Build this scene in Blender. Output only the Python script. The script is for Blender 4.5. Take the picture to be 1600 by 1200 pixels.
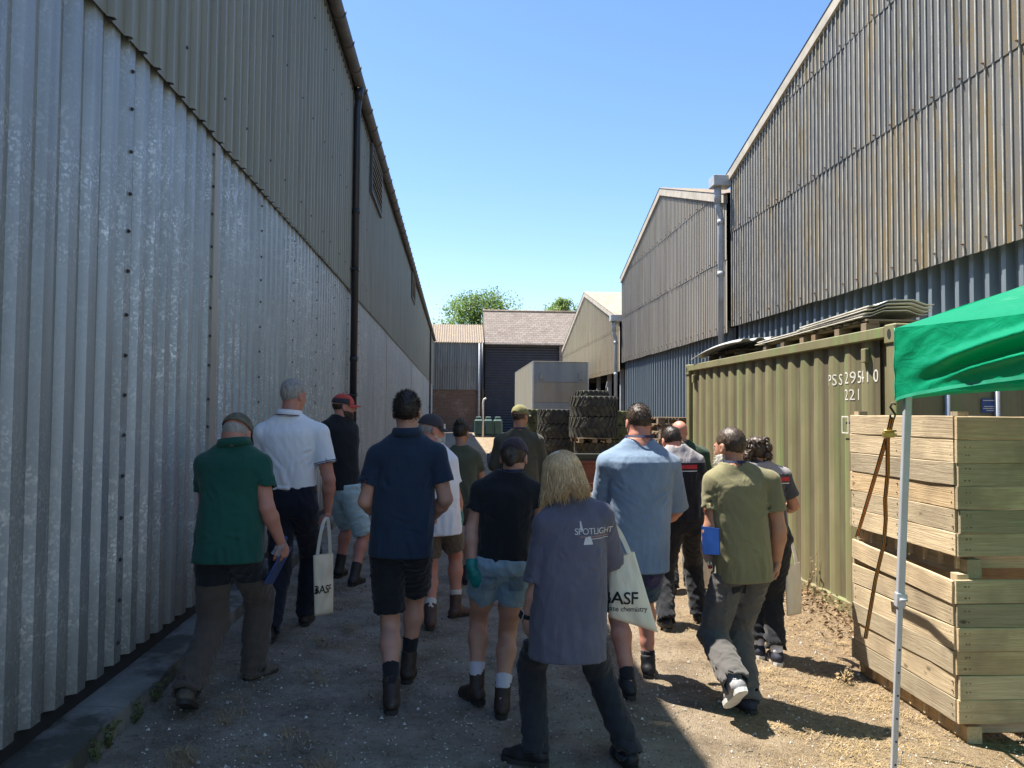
import bpy, bmesh, math, random
import numpy as np
from mathutils import Vector, Matrix, Euler, noise as mnoise
from mathutils.bvhtree import BVHTree
random.seed(7); rng = np.random.default_rng(7)
for _o in list(bpy.data.objects): bpy.data.objects.remove(_o)
scene = bpy.context.scene
COL = scene.collection
R = math.radians

# ------------------------------------------------------------------ camera
CAM_H = 1.75
YAW, PITCH, ROLL = 4.19, 2.05, -0.45
cam_data = bpy.data.cameras.new('camera'); cam_data.sensor_width = 36; cam_data.lens = 27.0
cam_data.clip_start = 0.05; cam_data.clip_end = 3000
cam = bpy.data.objects.new('camera', cam_data); COL.objects.link(cam)
cam.location = (0, 0, CAM_H); cam.rotation_euler = (R(90 + PITCH), R(ROLL), R(-YAW))
scene.camera = cam
# ------------------------------------------------------------------ sky and sun
SUN_EL = 65.5
SUN_H = Vector((0.86, -0.50)).normalized()          # horizontal way the light travels
world = bpy.data.worlds.new('World'); scene.world = world; world.use_nodes = True
wn = world.node_tree.nodes; wl = world.node_tree.links; wn.clear()
wo = wn.new('ShaderNodeOutputWorld'); wb = wn.new('ShaderNodeBackground'); sk = wn.new('ShaderNodeTexSky')
sk.sky_type = 'NISHITA'; sk.sun_disc = False; sk.sun_elevation = R(SUN_EL)
sk.sun_rotation = math.atan2(-SUN_H.x, -SUN_H.y)
sk.air_density = 1.0; sk.dust_density = 0.3; sk.ozone_density = 1.2; sk.altitude = 50
wb.inputs['Strength'].default_value = 0.093
hs_ = wn.new('ShaderNodeHueSaturation'); hs_.inputs['Saturation'].default_value = 1.16; hs_.inputs['Hue'].default_value = 0.503; wl.new(sk.outputs[0], hs_.inputs['Color']); wl.new(hs_.outputs[0], wb.inputs[0]); wl.new(wb.outputs[0], wo.inputs[0])
sd = bpy.data.lights.new('sun', 'SUN'); sd.energy = 5.0; sd.angle = R(0.53); sd.color = (1.0, 0.93, 0.82)
sun = bpy.data.objects.new('sun', sd); COL.objects.link(sun); sun.location = (-20, 15, 40)
ldir = Vector((SUN_H.x * math.cos(R(SUN_EL)), SUN_H.y * math.cos(R(SUN_EL)), -math.sin(R(SUN_EL))))
sun.rotation_euler = ldir.to_track_quat('-Z', 'Y').to_euler()
vs = scene.view_settings; vs.view_transform = 'Standard'; vs.look = 'None'; vs.gamma = 1; vs.exposure = 1.40
vs.use_curve_mapping = False
scene.cycles.max_bounces = 8; scene.cycles.diffuse_bounces = 5; scene.cycles.glossy_bounces = 3
scene.cycles.transparent_max_bounces = 8; scene.cycles.use_denoising = True

# ------------------------------------------------------------------ helpers
_cm = (Euler(cam.rotation_euler, 'XYZ').to_matrix())
F_PX = 1200.0
def ray(px, py): return _cm @ Vector(((px - 800) / F_PX, -(py - 600) / F_PX, -1))
def W(px, py, Y):                                   # a point of the plane y = Y
    d = ray(px, py); t = Y / d.y
    return Vector((0, 0, CAM_H)) + d * t
def WX(px, py, X):
    d = ray(px, py); t = X / d.x
    return Vector((0, 0, CAM_H)) + d * t
def sstep(a, b, x):
    t = min(1, max(0, (x - a) / (b - a))); return t * t * (3 - 2 * t)
def gz(x, y):                                       # the yard falls gently from left to right
    return -0.05 * min(6.5, max(-2.5, x)) * (1 - sstep(14, 36, y))
def ground_hit(px, py):
    d = ray(px, py); t = CAM_H / -d.z
    for _ in range(8):
        p = d * t; t = (CAM_H - gz(p.x, p.y)) / -d.z
    p = Vector((0, 0, CAM_H)) + d * t
    return p
def tag(o, label=None, cat=None, group=None, kind=None):
    if label: o['label'] = label
    if cat: o['category'] = cat
    if group: o['group'] = group
    if kind: o['kind'] = kind
    return o
def thing(name, label, cat, loc=(0, 0, 0), group=None, rot=(0, 0, 0)):
    o = bpy.data.objects.new(name, None); COL.objects.link(o); o.location = loc; o.rotation_euler = rot
    o.empty_display_size = 0.2
    return tag(o, label, cat, group)
def link(name, me, mat=None, parent=None, loc=None):
    o = bpy.data.objects.new(name, me); COL.objects.link(o)
    if mat is not None and len(me.materials) == 0: me.materials.append(mat)
    if parent is not None: o.parent = parent
    if loc is not None: o.location = loc
    return o
def copy_tree(o, parent=None, loc=None, rot=None):
    c = o.copy(); COL.objects.link(c); c.parent = parent
    if loc is not None: c.location = loc
    if rot is not None: c.rotation_euler = rot
    for ch in list(o.children): copy_tree(ch, c)
    return c
class MB:
    """collects polygons, then links them as ONE mesh"""
    def __init__(s): s.v = []; s.f = []; s.sm = []
    def add(s, vs_, fs, smooth=False):
        n = len(s.v); s.v += [tuple(p) for p in vs_]
        for f in fs: s.f.append(tuple(i + n for i in f)); s.sm.append(smooth)
        return s
    def box(s, lo, hi, M=None, ch=0.0):
        x0, y0, z0 = lo; x1, y1, z1 = hi
        if ch <= 0:
            p = [(x, y, z) for z in (z0, z1) for y in (y0, y1) for x in (x0, x1)]
            f = [(0, 2, 3, 1), (4, 5, 7, 6), (0, 1, 5, 4), (2, 6, 7, 3), (0, 4, 6, 2), (1, 3, 7, 5)]
        else:
            p = []; c = ch; idx = {}
            for iz in (0, 1):
                for iy in (0, 1):
                    for ix in (0, 1):
                        X = (x0, x1)[ix]; Y = (y0, y1)[iy]; Z = (z0, z1)[iz]
                        sx, sy, sz = (1, -1)[ix], (1, -1)[iy], (1, -1)[iz]
                        idx[ix, iy, iz, 'x'] = len(p); p.append((X, Y + sy * c, Z + sz * c))
                        idx[ix, iy, iz, 'y'] = len(p); p.append((X + sx * c, Y, Z + sz * c))
                        idx[ix, iy, iz, 'z'] = len(p); p.append((X + sx * c, Y + sy * c, Z))
            I = idx; f = []
            for k in (0, 1):
                q = [I[k, 0, 0, 'x'], I[k, 1, 0, 'x'], I[k, 1, 1, 'x'], I[k, 0, 1, 'x']]; f.append(q[::-1] if k == 0 else q)
                q = [I[0, k, 0, 'y'], I[1, k, 0, 'y'], I[1, k, 1, 'y'], I[0, k, 1, 'y']]; f.append(q if k == 0 else q[::-1])
                q = [I[0, 0, k, 'z'], I[1, 0, k, 'z'], I[1, 1, k, 'z'], I[0, 1, k, 'z']]; f.append(q[::-1] if k == 0 else q)
            for a in (0, 1):
                for b in (0, 1):
                    f.append((I[0, a, b, 'y'], I[1, a, b, 'y'], I[1, a, b, 'z'], I[0, a, b, 'z']))
                    f.append((I[a, 0, b, 'x'], I[a, 1, b, 'x'], I[a, 1, b, 'z'], I[a, 0, b, 'z']))
                    f.append((I[a, b, 0, 'x'], I[a, b, 1, 'x'], I[a, b, 1, 'y'], I[a, b, 0, 'y']))
                    for c3 in (0, 1): f.append((I[a, b, c3, 'x'], I[a, b, c3, 'y'], I[a, b, c3, 'z']))
        if M is not None: p = [M @ Vector(q) for q in p]
        return s.add(p, f)
    def tube(s, pts, r, n=8, cap=True, smooth=True):
        pts = [Vector(p) for p in pts]; rr = r if isinstance(r, (list, tuple)) else [r] * len(pts)
        V = []; up = Vector((0, 0, 1)); prev = None
        for i, p in enumerate(pts):
            t = (pts[min(i + 1, len(pts) - 1)] - pts[max(i - 1, 0)]).normalized()
            if prev is None:
                a = t.cross(up)
                if a.length < 0.05: a = t.cross(Vector((0, 1, 0)))
                a.normalize()
            else:
                a = prev - t * prev.dot(t)
                a = a.normalized() if a.length > 1e-4 else t.orthogonal().normalized()
            prev = a; b = t.cross(a)
            for k in range(n):
                an = 2 * math.pi * k / n; V.append(p + (a * math.cos(an) + b * math.sin(an)) * rr[i])
        F = [(i * n + k, i * n + (k + 1) % n, (i + 1) * n + (k + 1) % n, (i + 1) * n + k) for i in range(len(pts) - 1) for k in range(n)]
        m = len(s.v); s.add(V, F, smooth)
        if cap:
            s.f.append(tuple(m + k for k in reversed(range(n)))); s.sm.append(False)
            e = m + (len(pts) - 1) * n; s.f.append(tuple(e + k for k in range(n))); s.sm.append(False)
        return s
    def ribbon(s, pts, side, w, th=0.003):           # a strap: side = unit vector(s) across it
        pts = [Vector(p) for p in pts]; V = []
        for i, p in enumerate(pts):
            t = (pts[min(i + 1, len(pts) - 1)] - pts[max(i - 1, 0)]).normalized()
            sd_ = Vector(side[i] if isinstance(side, list) else side); sd_ = (sd_ - t * sd_.dot(t)).normalized(); n = t.cross(sd_)
            for a, b in ((-1, -1), (1, -1), (1, 1), (-1, 1)): V.append(p + sd_ * (a * w / 2) + n * (b * th / 2))
        F = []
        for i in range(len(pts) - 1):
            for k in range(4): F.append((i * 4 + k, i * 4 + (k + 1) % 4, (i + 1) * 4 + (k + 1) % 4, (i + 1) * 4 + k))
        F.append((3, 2, 1, 0)); e = (len(pts) - 1) * 4; F.append((e, e + 1, e + 2, e + 3))
        return s.add(V, F)
    def prism(s, poly, a, b):                        # poly: list of points; extruded by vectors a (start) and b (end)
        n = len(poly); a = Vector(a); b = Vector(b)
        V = [Vector(p) + a for p in poly] + [Vector(p) + b for p in poly]
        F = [tuple(range(n))[::-1], tuple(range(n, 2 * n))] + [(i, (i + 1) % n, n + (i + 1) % n, n + i) for i in range(n)]
        return s.add(V, F)
    def mesh(s, name, off=None):
        me = bpy.data.meshes.new(name)
        v = s.v if off is None else [(p[0] - off[0], p[1] - off[1], p[2] - off[2]) for p in s.v]
        me.from_pydata(v, [], s.f); me.polygons.foreach_set('use_smooth', s.sm); me.update()
        return me
    def build(s, name, mat, parent=None, local=False):
        off = None
        if parent is not None and not local:
            off = Vector(parent.location)
            if parent.parent is not None: off = off + parent.parent.location
        return link(name, s.mesh(name, off), mat, parent)
def fix_normals(me):
    bm = bmesh.new(); bm.from_mesh(me); bmesh.ops.recalc_face_normals(bm, faces=bm.faces); bm.to_mesh(me); bm.free(); return me

# ------------------------------------------------------------------ materials
def nd(nt, t, **kw):
    n = nt.nodes.new(t)
    for k, v in kw.items():
        if k.startswith('i_'): n.inputs[k[2:].replace('_', ' ')].default_value = v
        else: setattr(n, k, v)
    return n
def new_mat(name):
    m = bpy.data.materials.new(name); m.use_nodes = True; nt = m.node_tree; b = nt.nodes['Principled BSDF']
    return m, nt, b
def coords(nt, space='world', scale=(1, 1, 1), jitter=False):
    if space == 'world': src = nd(nt, 'ShaderNodeNewGeometry').outputs['Position']
    else: src = nd(nt, 'ShaderNodeTexCoord').outputs['Object']
    if jitter:
        oi = nd(nt, 'ShaderNodeObjectInfo'); ad = nd(nt, 'ShaderNodeVectorMath', operation='ADD')
        mu = nd(nt, 'ShaderNodeVectorMath', operation='MULTIPLY'); nt.links.new(oi.outputs['Random'], mu.inputs[0]); mu.inputs[1].default_value = (37, 53, 71)
        nt.links.new(src, ad.inputs[0]); nt.links.new(mu.outputs[0], ad.inputs[1]); src = ad.outputs[0]
    mp = nd(nt, 'ShaderNodeMapping'); mp.inputs['Scale'].default_value = scale; nt.links.new(src, mp.inputs['Vector'])
    return mp.outputs[0]
def noise(nt, vec, scale, detail=4, rough=0.55, dist=0.0):
    n = nd(nt, 'ShaderNodeTexNoise', i_Scale=scale, i_Detail=detail, i_Roughness=rough, i_Distortion=dist); nt.links.new(vec, n.inputs['Vector']); return n.outputs['Fac']
def ramp(nt, fac, stops):
    r = nd(nt, 'ShaderNodeValToRGB'); e = r.color_ramp.elements
    while len(e) < len(stops): e.new(0.5)
    for i, (p, c) in enumerate(stops):
        e[i].position = p; e[i].color = (*c, 1) if len(c) == 3 else c
    nt.links.new(fac, r.inputs[0]); return r.outputs[0]
def mix(nt, fac, a, b, mode='MIX'):
    m = nd(nt, 'ShaderNodeMix', data_type='RGBA', blend_type=mode)
    for sock, val in ((m.inputs['Factor'], fac), (m.inputs['A'], a), (m.inputs['B'], b)):
        if isinstance(val, (int, float)): sock.default_value = val
        elif isinstance(val, tuple): sock.default_value = (*val, 1) if len(val) == 3 else val
        else: nt.links.new(val, sock)
    return m.outputs['Result']
def bump(nt, b, h, strength=0.3, dist=0.01):
    n = nd(nt, 'ShaderNodeBump', i_Strength=strength, i_Distance=dist); nt.links.new(h, n.inputs['Height']); nt.links.new(n.outputs[0], b.inputs['Normal']); return n
def pmat(name, col, rough=0.6, metal=0.0, var=0.25, scale=6.0, space='world', bscale=None, bstr=0.2, bdist=0.004, stretch=(1, 1, 1), jitter=False, stain=None, spec=0.5):
    m, nt, b = new_mat(name); v = coords(nt, space, stretch, jitter)
    c = tuple(col); lo = tuple(x * (1 - var) for x in c); hi = tuple(min(1, x * (1 + var)) for x in c)
    o = ramp(nt, noise(nt, v, scale), [(0.3, lo), (0.7, hi)])
    if stain:
        sc, (p0, p1), colr = stain
        o = mix(nt, ramp(nt, noise(nt, v, sc, 6, 0.65), [(p0, (0, 0, 0)), (p1, (1, 1, 1))]), o, colr)
    nt.links.new(o, b.inputs['Base Color']); b.inputs['Roughness'].default_value = rough; b.inputs['Metallic'].default_value = metal
    b.inputs['Specular IOR Level'].default_value = spec
    if bscale: bump(nt, b, noise(nt, v, bscale, 3), bstr, bdist)
    return m
M = {}
def nd_map(nt, fac, lo, hi):
    n = nd(nt, 'ShaderNodeMapRange'); n.inputs['From Min'].default_value = lo; n.inputs['From Max'].default_value = hi
    nt.links.new(fac, n.inputs['Value']); return n.outputs[0]
def galvanised(name, tint, spangle, rough=0.42):
    m, nt, b = new_mat(name); v = coords(nt, 'world')
    v2 = coords(nt, 'world', (1, 1, 0.8))
    base = ramp(nt, noise(nt, v, 1.3, 5, 0.6), [(0.3, tuple(x * 0.82 for x in tint)), (0.7, tint)])
    vo = nd(nt, 'ShaderNodeTexVoronoi', i_Scale=88.0); nt.links.new(v2, vo.inputs['Vector'])
    sp = nd(nt, 'ShaderNodeSeparateColor'); nt.links.new(vo.outputs['Color'], sp.inputs[0])
    msk = ramp(nt, sp.outputs[0], [(0.55, (0, 0, 0)), (0.92, (.9, .9, .9))])
    patch = ramp(nt, noise(nt, v, 9, 4, 0.6), [(0.36, (0, 0, 0)), (0.70, (1, 1, 1))])
    big = ramp(nt, noise(nt, v, 0.8, 3, 0.5), [(0.38, (.15, .15, .15)), (0.62, (1, 1, 1))]); patch = mix(nt, 1.0, patch, big, 'MULTIPLY')
    mm = mix(nt, 1.0, msk, patch, 'MULTIPLY')
    col = mix(nt, mm, base, spangle)
    st = ramp(nt, noise(nt, coords(nt, 'world', (14, 14, 0.35)), 1.0, 5, 0.6), [(0.35, (0.78, 0.78, 0.76)), (0.65, (1, 1, 1))])
    col = mix(nt, 0.8, col, st, 'MULTIPLY')
    sz = nd(nt, 'ShaderNodeSeparateXYZ'); nt.links.new(v, sz.inputs[0]); dn = nd(nt, 'ShaderNodeMath', operation='MULTIPLY_ADD'); nt.links.new(noise(nt, coords(nt, 'world', (3, 3, 1)), 2.2, 6, 0.7), dn.inputs[0]); dn.inputs[1].default_value = -1.1; nt.links.new(sz.outputs[2], dn.inputs[2])
    col = mix(nt, ramp(nt, nd_map(nt, dn.outputs[0], 0.35, -0.35), [(0, (0, 0, 0)), (1, (.75, .75, .75))]), col, (0.15, 0.14, 0.12))   # splashed dirt at the foot
    nt.links.new(col, b.inputs['Base Color']); b.inputs['Metallic'].default_value = 0.55
    r_ = ramp(nt, mm, [(0, (rough,) * 3), (1, (rough * 0.7,) * 3)]); nt.links.new(r_, b.inputs['Roughness'])
    bump(nt, b, noise(nt, v, 5, 2), 0.15, 0.004)
    return m
M['galv'] = galvanised('galvanised_steel', (0.40, 0.45, 0.49), (0.88, 0.91, 0.95), 0.50)
def asbestos(name, base, dark, lichen, lp, lich2=None, crest=0.0, crestcol=(0.5, 0.47, 0.38)):
    m, nt, b = new_mat(name); v = coords(nt, 'world')
    streak = noise(nt, coords(nt, 'world', (5, 5, 0.25)), 1.0, 6, 0.65)
    col = ramp(nt, streak, [(0.34, dark), (0.66, base)])
    lz = noise(nt, coords(nt, 'world', (2.6, 2.6, 0.5)), 1.1, 7, 0.7)
    fine = noise(nt, v, 42, 3, 0.7)
    sm = nd(nt, 'ShaderNodeMath', operation='MULTIPLY_ADD'); nt.links.new(fine, sm.inputs[0]); sm.inputs[1].default_value = 0.45; nt.links.new(lz, sm.inputs[2])
    col = mix(nt, ramp(nt, sm.outputs[0], [(lp, (0, 0, 0)), (lp + 0.12, (0.85, 0.85, 0.85))]), col, lichen)
    sp = ramp(nt, noise(nt, v, 75, 2, 0.5), [(0.66, (0, 0, 0)), (0.72, (1, 1, 1))])
    col = mix(nt, sp, col, lich2 or tuple(min(1, x * 1.7) for x in base))
    oi = nd(nt, 'ShaderNodeObjectInfo'); col = mix(nt, 0.9, col, ramp(nt, oi.outputs['Random'], [(0, (0.66, 0.70, 0.76)), (0.45, (0.95, 0.95, 0.95)), (0.8, (1.0, 0.97, 0.90)), (1, (1.0, 0.90, 0.72))]), 'MULTIPLY') if crest > .5 else col
    if crest:                                        # the ribs are scoured paler than the troughs
        tc = nd(nt, 'ShaderNodeTexCoord'); sxx = nd(nt, 'ShaderNodeSeparateXYZ'); nt.links.new(tc.outputs['Object'], sxx.inputs[0])
        cm = ramp(nt, nd_map(nt, sxx.outputs[0], -0.013, -0.020), [(0, (0, 0, 0)), (1, (crest,) * 3)])
        cm = mix(nt, 1.0, cm, ramp(nt, noise(nt, coords(nt, 'world', (9, 9, 1.5)), 2.0, 5, 0.7), [(0.3, (0.25,) * 3), (0.6, (1, 1, 1))]), 'MULTIPLY')
        col = mix(nt, cm, col, crestcol)
    nt.links.new(col, b.inputs['Base Color']); b.inputs['Roughness'].default_value = 0.82
    bump(nt, b, fine, 0.35, 0.004)
    return m
M['asb_lichen'] = asbestos('lichened_cement_sheet', (0.145, 0.143, 0.138), (0.085, 0.086, 0.09), (0.165, 0.115, 0.04), 0.72, (0.27, 0.235, 0.13), 1.0, (0.60, 0.58, 0.51))
M['asb_grey'] = asbestos('grey_cement_sheet', (0.325, 0.302, 0.26), (0.22, 0.205, 0.18), (0.24, 0.19, 0.11), 0.80, None, 0.3, (0.36, 0.34, 0.30))
M['asb_cream'] = asbestos('cream_cement_sheet', (0.52, 0.46, 0.335), (0.41, 0.36, 0.26), (0.36, 0.26, 0.13), 0.78)
M['asb_roof'] = asbestos('brown_roof_sheet', (0.25, 0.20, 0.155), (0.15, 0.12, 0.095), (0.36, 0.25, 0.08), 0.78)
M['asb_dull'] = asbestos('dull_wall_sheet', (0.20, 0.21, 0.20), (0.12, 0.125, 0.12), (0.30, 0.30, 0.26), 0.80)
M['olive_steel'] = pmat('olive_coated_steel', (0.25, 0.26, 0.225), 0.5, 0.15, 0.14, 1.5, stretch=(3, 3, 0.3), bscale=9, bstr=0.08, stain=(0.9, (0.6, 0.85), (0.13, 0.15, 0.10)))
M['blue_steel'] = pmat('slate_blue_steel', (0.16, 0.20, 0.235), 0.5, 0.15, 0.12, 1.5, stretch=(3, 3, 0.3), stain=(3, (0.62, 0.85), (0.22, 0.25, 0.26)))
M['flash'] = pmat('beige_flashing', (0.33, 0.32, 0.29), 0.5, 0.2, 0.12, 2)
M['black_pvc'] = pmat('black_plastic_pipe', (0.018, 0.022, 0.03), 0.4, 0, 0.2, 3)
M['grey_pvc'] = pmat('grey_pipe', (0.36, 0.39, 0.42), 0.5, 0, 0.15, 3, stain=(4, (0.6, 0.8), (0.22, 0.22, 0.2)))
M['gutter'] = pmat('weathered_gutter', (0.075, 0.078, 0.082), 0.65, 0, 0.3, 3, stain=(5, (0.55, 0.8), (0.13, 0.125, 0.115)))
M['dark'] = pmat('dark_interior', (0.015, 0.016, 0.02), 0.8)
M['bolt'] = pmat('rusty_bolt', (0.07, 0.065, 0.06), 0.6, 0.4)
M['bolt_rust'] = pmat('rust_bolt', (0.16, 0.10, 0.06), 0.8, 0.1)
M['barge'] = pmat('weathered_bargeboard', (0.40, 0.36, 0.30), 0.8, 0, 0.2, 3)
M['concrete'] = pmat('plinth_concrete', (0.19, 0.18, 0.155), 0.95, 0, 0.35, 3.2, bscale=26, bstr=0.8, bdist=.012, stain=(2.3, (0.44, 0.56), (0.065, 0.062, 0.048)))
def ground_mat():
    m, nt, b = new_mat('yard_gravel'); v = coords(nt, 'world')
    sx = nd(nt, 'ShaderNodeSeparateXYZ'); nt.links.new(v, sx.inputs[0])
    n1 = noise(nt, v, 0.9, 6, 0.62); n2 = noise(nt, v, 3.2, 6, 0.65); n3 = noise(nt, v, 34, 4, 0.7); n4 = noise(nt, v, 130, 2, 0.6)
    gravel = ramp(nt, n2, [(0.28, (0.18, 0.145, 0.108)), (0.50, (0.335, 0.285, 0.225)), (0.74, (0.46, 0.40, 0.325))])
    dust = ramp(nt, n2, [(0.28, (0.155, 0.115, 0.075)), (0.5, (0.30, 0.232, 0.155)), (0.72, (0.40, 0.32, 0.222))])
    grass = ramp(nt, n3, [(0.35, (0.19, 0.13, 0.075)), (0.65, (0.36, 0.265, 0.16))])
    # wheel-worn gravel runs along the left building, dusty earth along the right one
    a = nd(nt, 'ShaderNodeMath', operation='MULTIPLY_ADD'); nt.links.new(n1, a.inputs[0]); a.inputs[1].default_value = 1.5; nt.links.new(sx.outputs[0], a.inputs[2])
    t = ramp(nt, nd_map(nt, a.outputs[0], 1.1, 2.5), [(0.0, (0, 0, 0)), (1.0, (1, 1, 1))])
    col = mix(nt, t, gravel, dust)
    # dead grass on the right verge and along the kerb
    g = nd(nt, 'ShaderNodeMath', operation='MULTIPLY_ADD'); nt.links.new(n1, g.inputs[0]); g.inputs[1].default_value = 2.0; nt.links.new(sx.outputs[0], g.inputs[2])
    gm = ramp(nt, nd_map(nt, g.outputs[0], 2.7, 3.9), [(0, (0, 0, 0)), (1, (0.85, 0.85, 0.85))])
    col = mix(nt, gm, col, grass)
    spk = ramp(nt, n3, [(0.62, (0, 0, 0)), (0.72, (1, 1, 1))]); col = mix(nt, mix(nt, 0.55, (0, 0, 0), spk), col, (0.42, 0.40, 0.37))
    dk = ramp(nt, n3, [(0.30, (0.35, 0.32, 0.29)), (0.46, (1, 1, 1))]); col = mix(nt, 0.8, col, dk, 'MULTIPLY')
    sp = ramp(nt, n4, [(0.69, (0, 0, 0)), (0.73, (1, 1, 1))]); col = mix(nt, mix(nt, 0.7, (0, 0, 0), sp), col, (0.6, 0.58, 0.55))
    nt.links.new(col, b.inputs['Base Color']); b.inputs['Roughness'].default_value = 0.95; b.inputs['Specular IOR Level'].default_value = 0.2
    hs = nd(nt, 'ShaderNodeMath', operation='ADD'); nt.links.new(n3, hs.inputs[0]); nt.links.new(n4, hs.inputs[1])
    bump(nt, b, hs.outputs[0], 0.9, 0.03)
    return m
M['ground'] = ground_mat()
def wood(name, a, bcol, dark):
    m, nt, b = new_mat(name); v = coords(nt, 'obj', (1, 1, 1), True)
    g = noise(nt, coords(nt, 'obj', (0.9, 16, 26), True), 2.0, 6, 0.65, 2.2)
    big = noise(nt, v, 2.5, 3)
    col = mix(nt, ramp(nt, g, [(0.3, (0, 0, 0)), (0.7, (1, 1, 1))]), a, bcol)
    col = mix(nt, ramp(nt, big, [(0.46, (0, 0, 0)), (0.68, (0.85, 0.85, 0.85))]), col, dark)
    vo = nd(nt, 'ShaderNodeTexVoronoi', i_Scale=3.2); nt.links.new(coords(nt, 'obj', (1, 2, 2), True), vo.inputs['Vector'])
    kn = ramp(nt, vo.outputs['Distance'], [(0.05, (1, 1, 1)), (0.10, (0, 0, 0))]); col = mix(nt, mix(nt, 0.75, (0, 0, 0), kn), col, tuple(x * 0.35 for x in dark))
    oi = nd(nt, 'ShaderNodeObjectInfo'); tint = ramp(nt, oi.outputs['Random'], [(0, (0.52, 0.54, 0.56)), (0.35, (0.86, 0.83, 0.78)), (0.65, (1, 0.98, 0.93)), (1, (0.92, 0.78, 0.62))])
    col = mix(nt, 0.9, col, tint, 'MULTIPLY')
    nt.links.new(col, b.inputs['Base Color']); b.inputs['Roughness'].default_value = 0.85; b.inputs['Specular IOR Level'].default_value = 0.25
    bump(nt, b, g, 0.8, 0.006)
    return m
M['crate_wood'] = wood('weathered_crate_wood', (0.42, 0.33, 0.215), (0.68, 0.57, 0.405), (0.33, 0.27, 0.195))
M['pallet_wood'] = wood('old_pallet_wood', (0.20, 0.155, 0.11), (0.30, 0.24, 0.175), (0.12, 0.10, 0.08))
def container_mat(name='olive_container_paint', grime_shade=True):
    m, nt, b = new_mat(name); v = coords(nt, 'world')
    base = ramp(nt, noise(nt, v, 2.0, 5), [(0.3, (0.165, 0.155, 0.078)), (0.7, (0.225, 0.208, 0.112))])
    st = noise(nt, coords(nt, 'world', (4, 4, 0.3)), 1.2, 6, 0.65)
    col = mix(nt, ramp(nt, st, [(0.50, (0, 0, 0)), (0.64, (0.85, 0.85, 0.85))]), base, (0.17, 0.235, 0.085))
    st2 = noise(nt, coords(nt, 'world', (6, 6, 0.22)), 1.7, 6, 0.7)
    col = mix(nt, ramp(nt, st2, [(0.54, (0, 0, 0)), (0.68, (0.85, 0.85, 0.85))]), col, (0.165, 0.125, 0.075))
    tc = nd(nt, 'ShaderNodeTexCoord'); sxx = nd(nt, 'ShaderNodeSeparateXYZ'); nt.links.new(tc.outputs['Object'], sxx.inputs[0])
    rc = ramp(nt, nd_map(nt, sxx.outputs[0], -0.016, -0.001), [(0, (0, 0, 0)), (1, (1, 1, 1))]); rc = mix(nt, 1.0, rc, ramp(nt, noise(nt, coords(nt, 'world', (3, 3, 0.5)), 1.5, 5), [(0.3, (.35, .35, .35)), (0.6, (1, 1, 1))]), 'MULTIPLY'); col = mix(nt, rc, col, (0.105, 0.088, 0.055)) if grime_shade else col   # grime in the troughs, darkened further to paint in the rib shade
    ch = ramp(nt, noise(nt, v, 22, 5, 0.7), [(0.70, (0, 0, 0)), (0.76, (0.6, 0.6, 0.6))]); col = mix(nt, ch, col, (0.36, 0.34, 0.22))
    nt.links.new(col, b.inputs['Base Color']); b.inputs['Roughness'].default_value = 0.6
    bump(nt, b, noise(nt, v, 4, 3), 0.15, 0.01)
    return m
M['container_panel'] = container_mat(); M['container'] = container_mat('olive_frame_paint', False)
M['cont_dark'] = pmat('dark_steel', (0.05, 0.055, 0.04), 0.6, 0.2)
M['steel_bar'] = pmat('galvanised_bar', (0.45, 0.48, 0.52), 0.4, 0.6, 0.15, 5)
M['white_paint'] = pmat('faded_white_paint', (0.62, 0.61, 0.55), 0.7, 0, 0.12, 20)
M['sign_blue'] = pmat('blue_sign', (0.035, 0.075, 0.24), 0.4, 0, 0.1, 4)
M['rubber'] = pmat('tyre_rubber', (0.040, 0.039, 0.036), 0.85, 0, 0.3, 5, bscale=40, bstr=0.3, stain=(3.5, (0.50, 0.72), (0.095, 0.10, 0.055)))
M['rubber_moss'] = pmat('mossy_rubber', (0.06, 0.065, 0.04), 0.9, 0, 0.35, 6, stain=(4, (0.42, 0.62), (0.14, 0.15, 0.05)))
M['trailer'] = pmat('dull_grey_panel', (0.24, 0.24, 0.215), 0.6, 0.1, 0.18, 1.2, stretch=(2, 2, 0.4), stain=(1.4, (0.5, 0.72), (0.30, 0.24, 0.13)))
M['trailer_dark'] = pmat('grey_blue_panel', (0.20, 0.24, 0.27), 0.6, 0.1, 0.15, 1.2, stretch=(2, 2, 0.4), stain=(1.2, (0.58, 0.8), (0.26, 0.24, 0.18)))
M['rust_red'] = pmat('rust_red_steel', (0.17, 0.055, 0.035), 0.75, 0, 0.3, 4, stain=(5, (0.55, 0.8), (0.09, 0.05, 0.035)))
M['tank'] = pmat('green_plastic_tank', (0.035, 0.085, 0.075), 0.5, 0, 0.15, 2)
M['white_plastic'] = pmat('white_plastic', (0.62, 0.62, 0.60), 0.5, 0, 0.1, 5)
M['navy_sheet'] = pmat('navy_door_sheet', (0.020, 0.028, 0.042), 0.5, 0.1, 0.2, 2)
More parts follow.
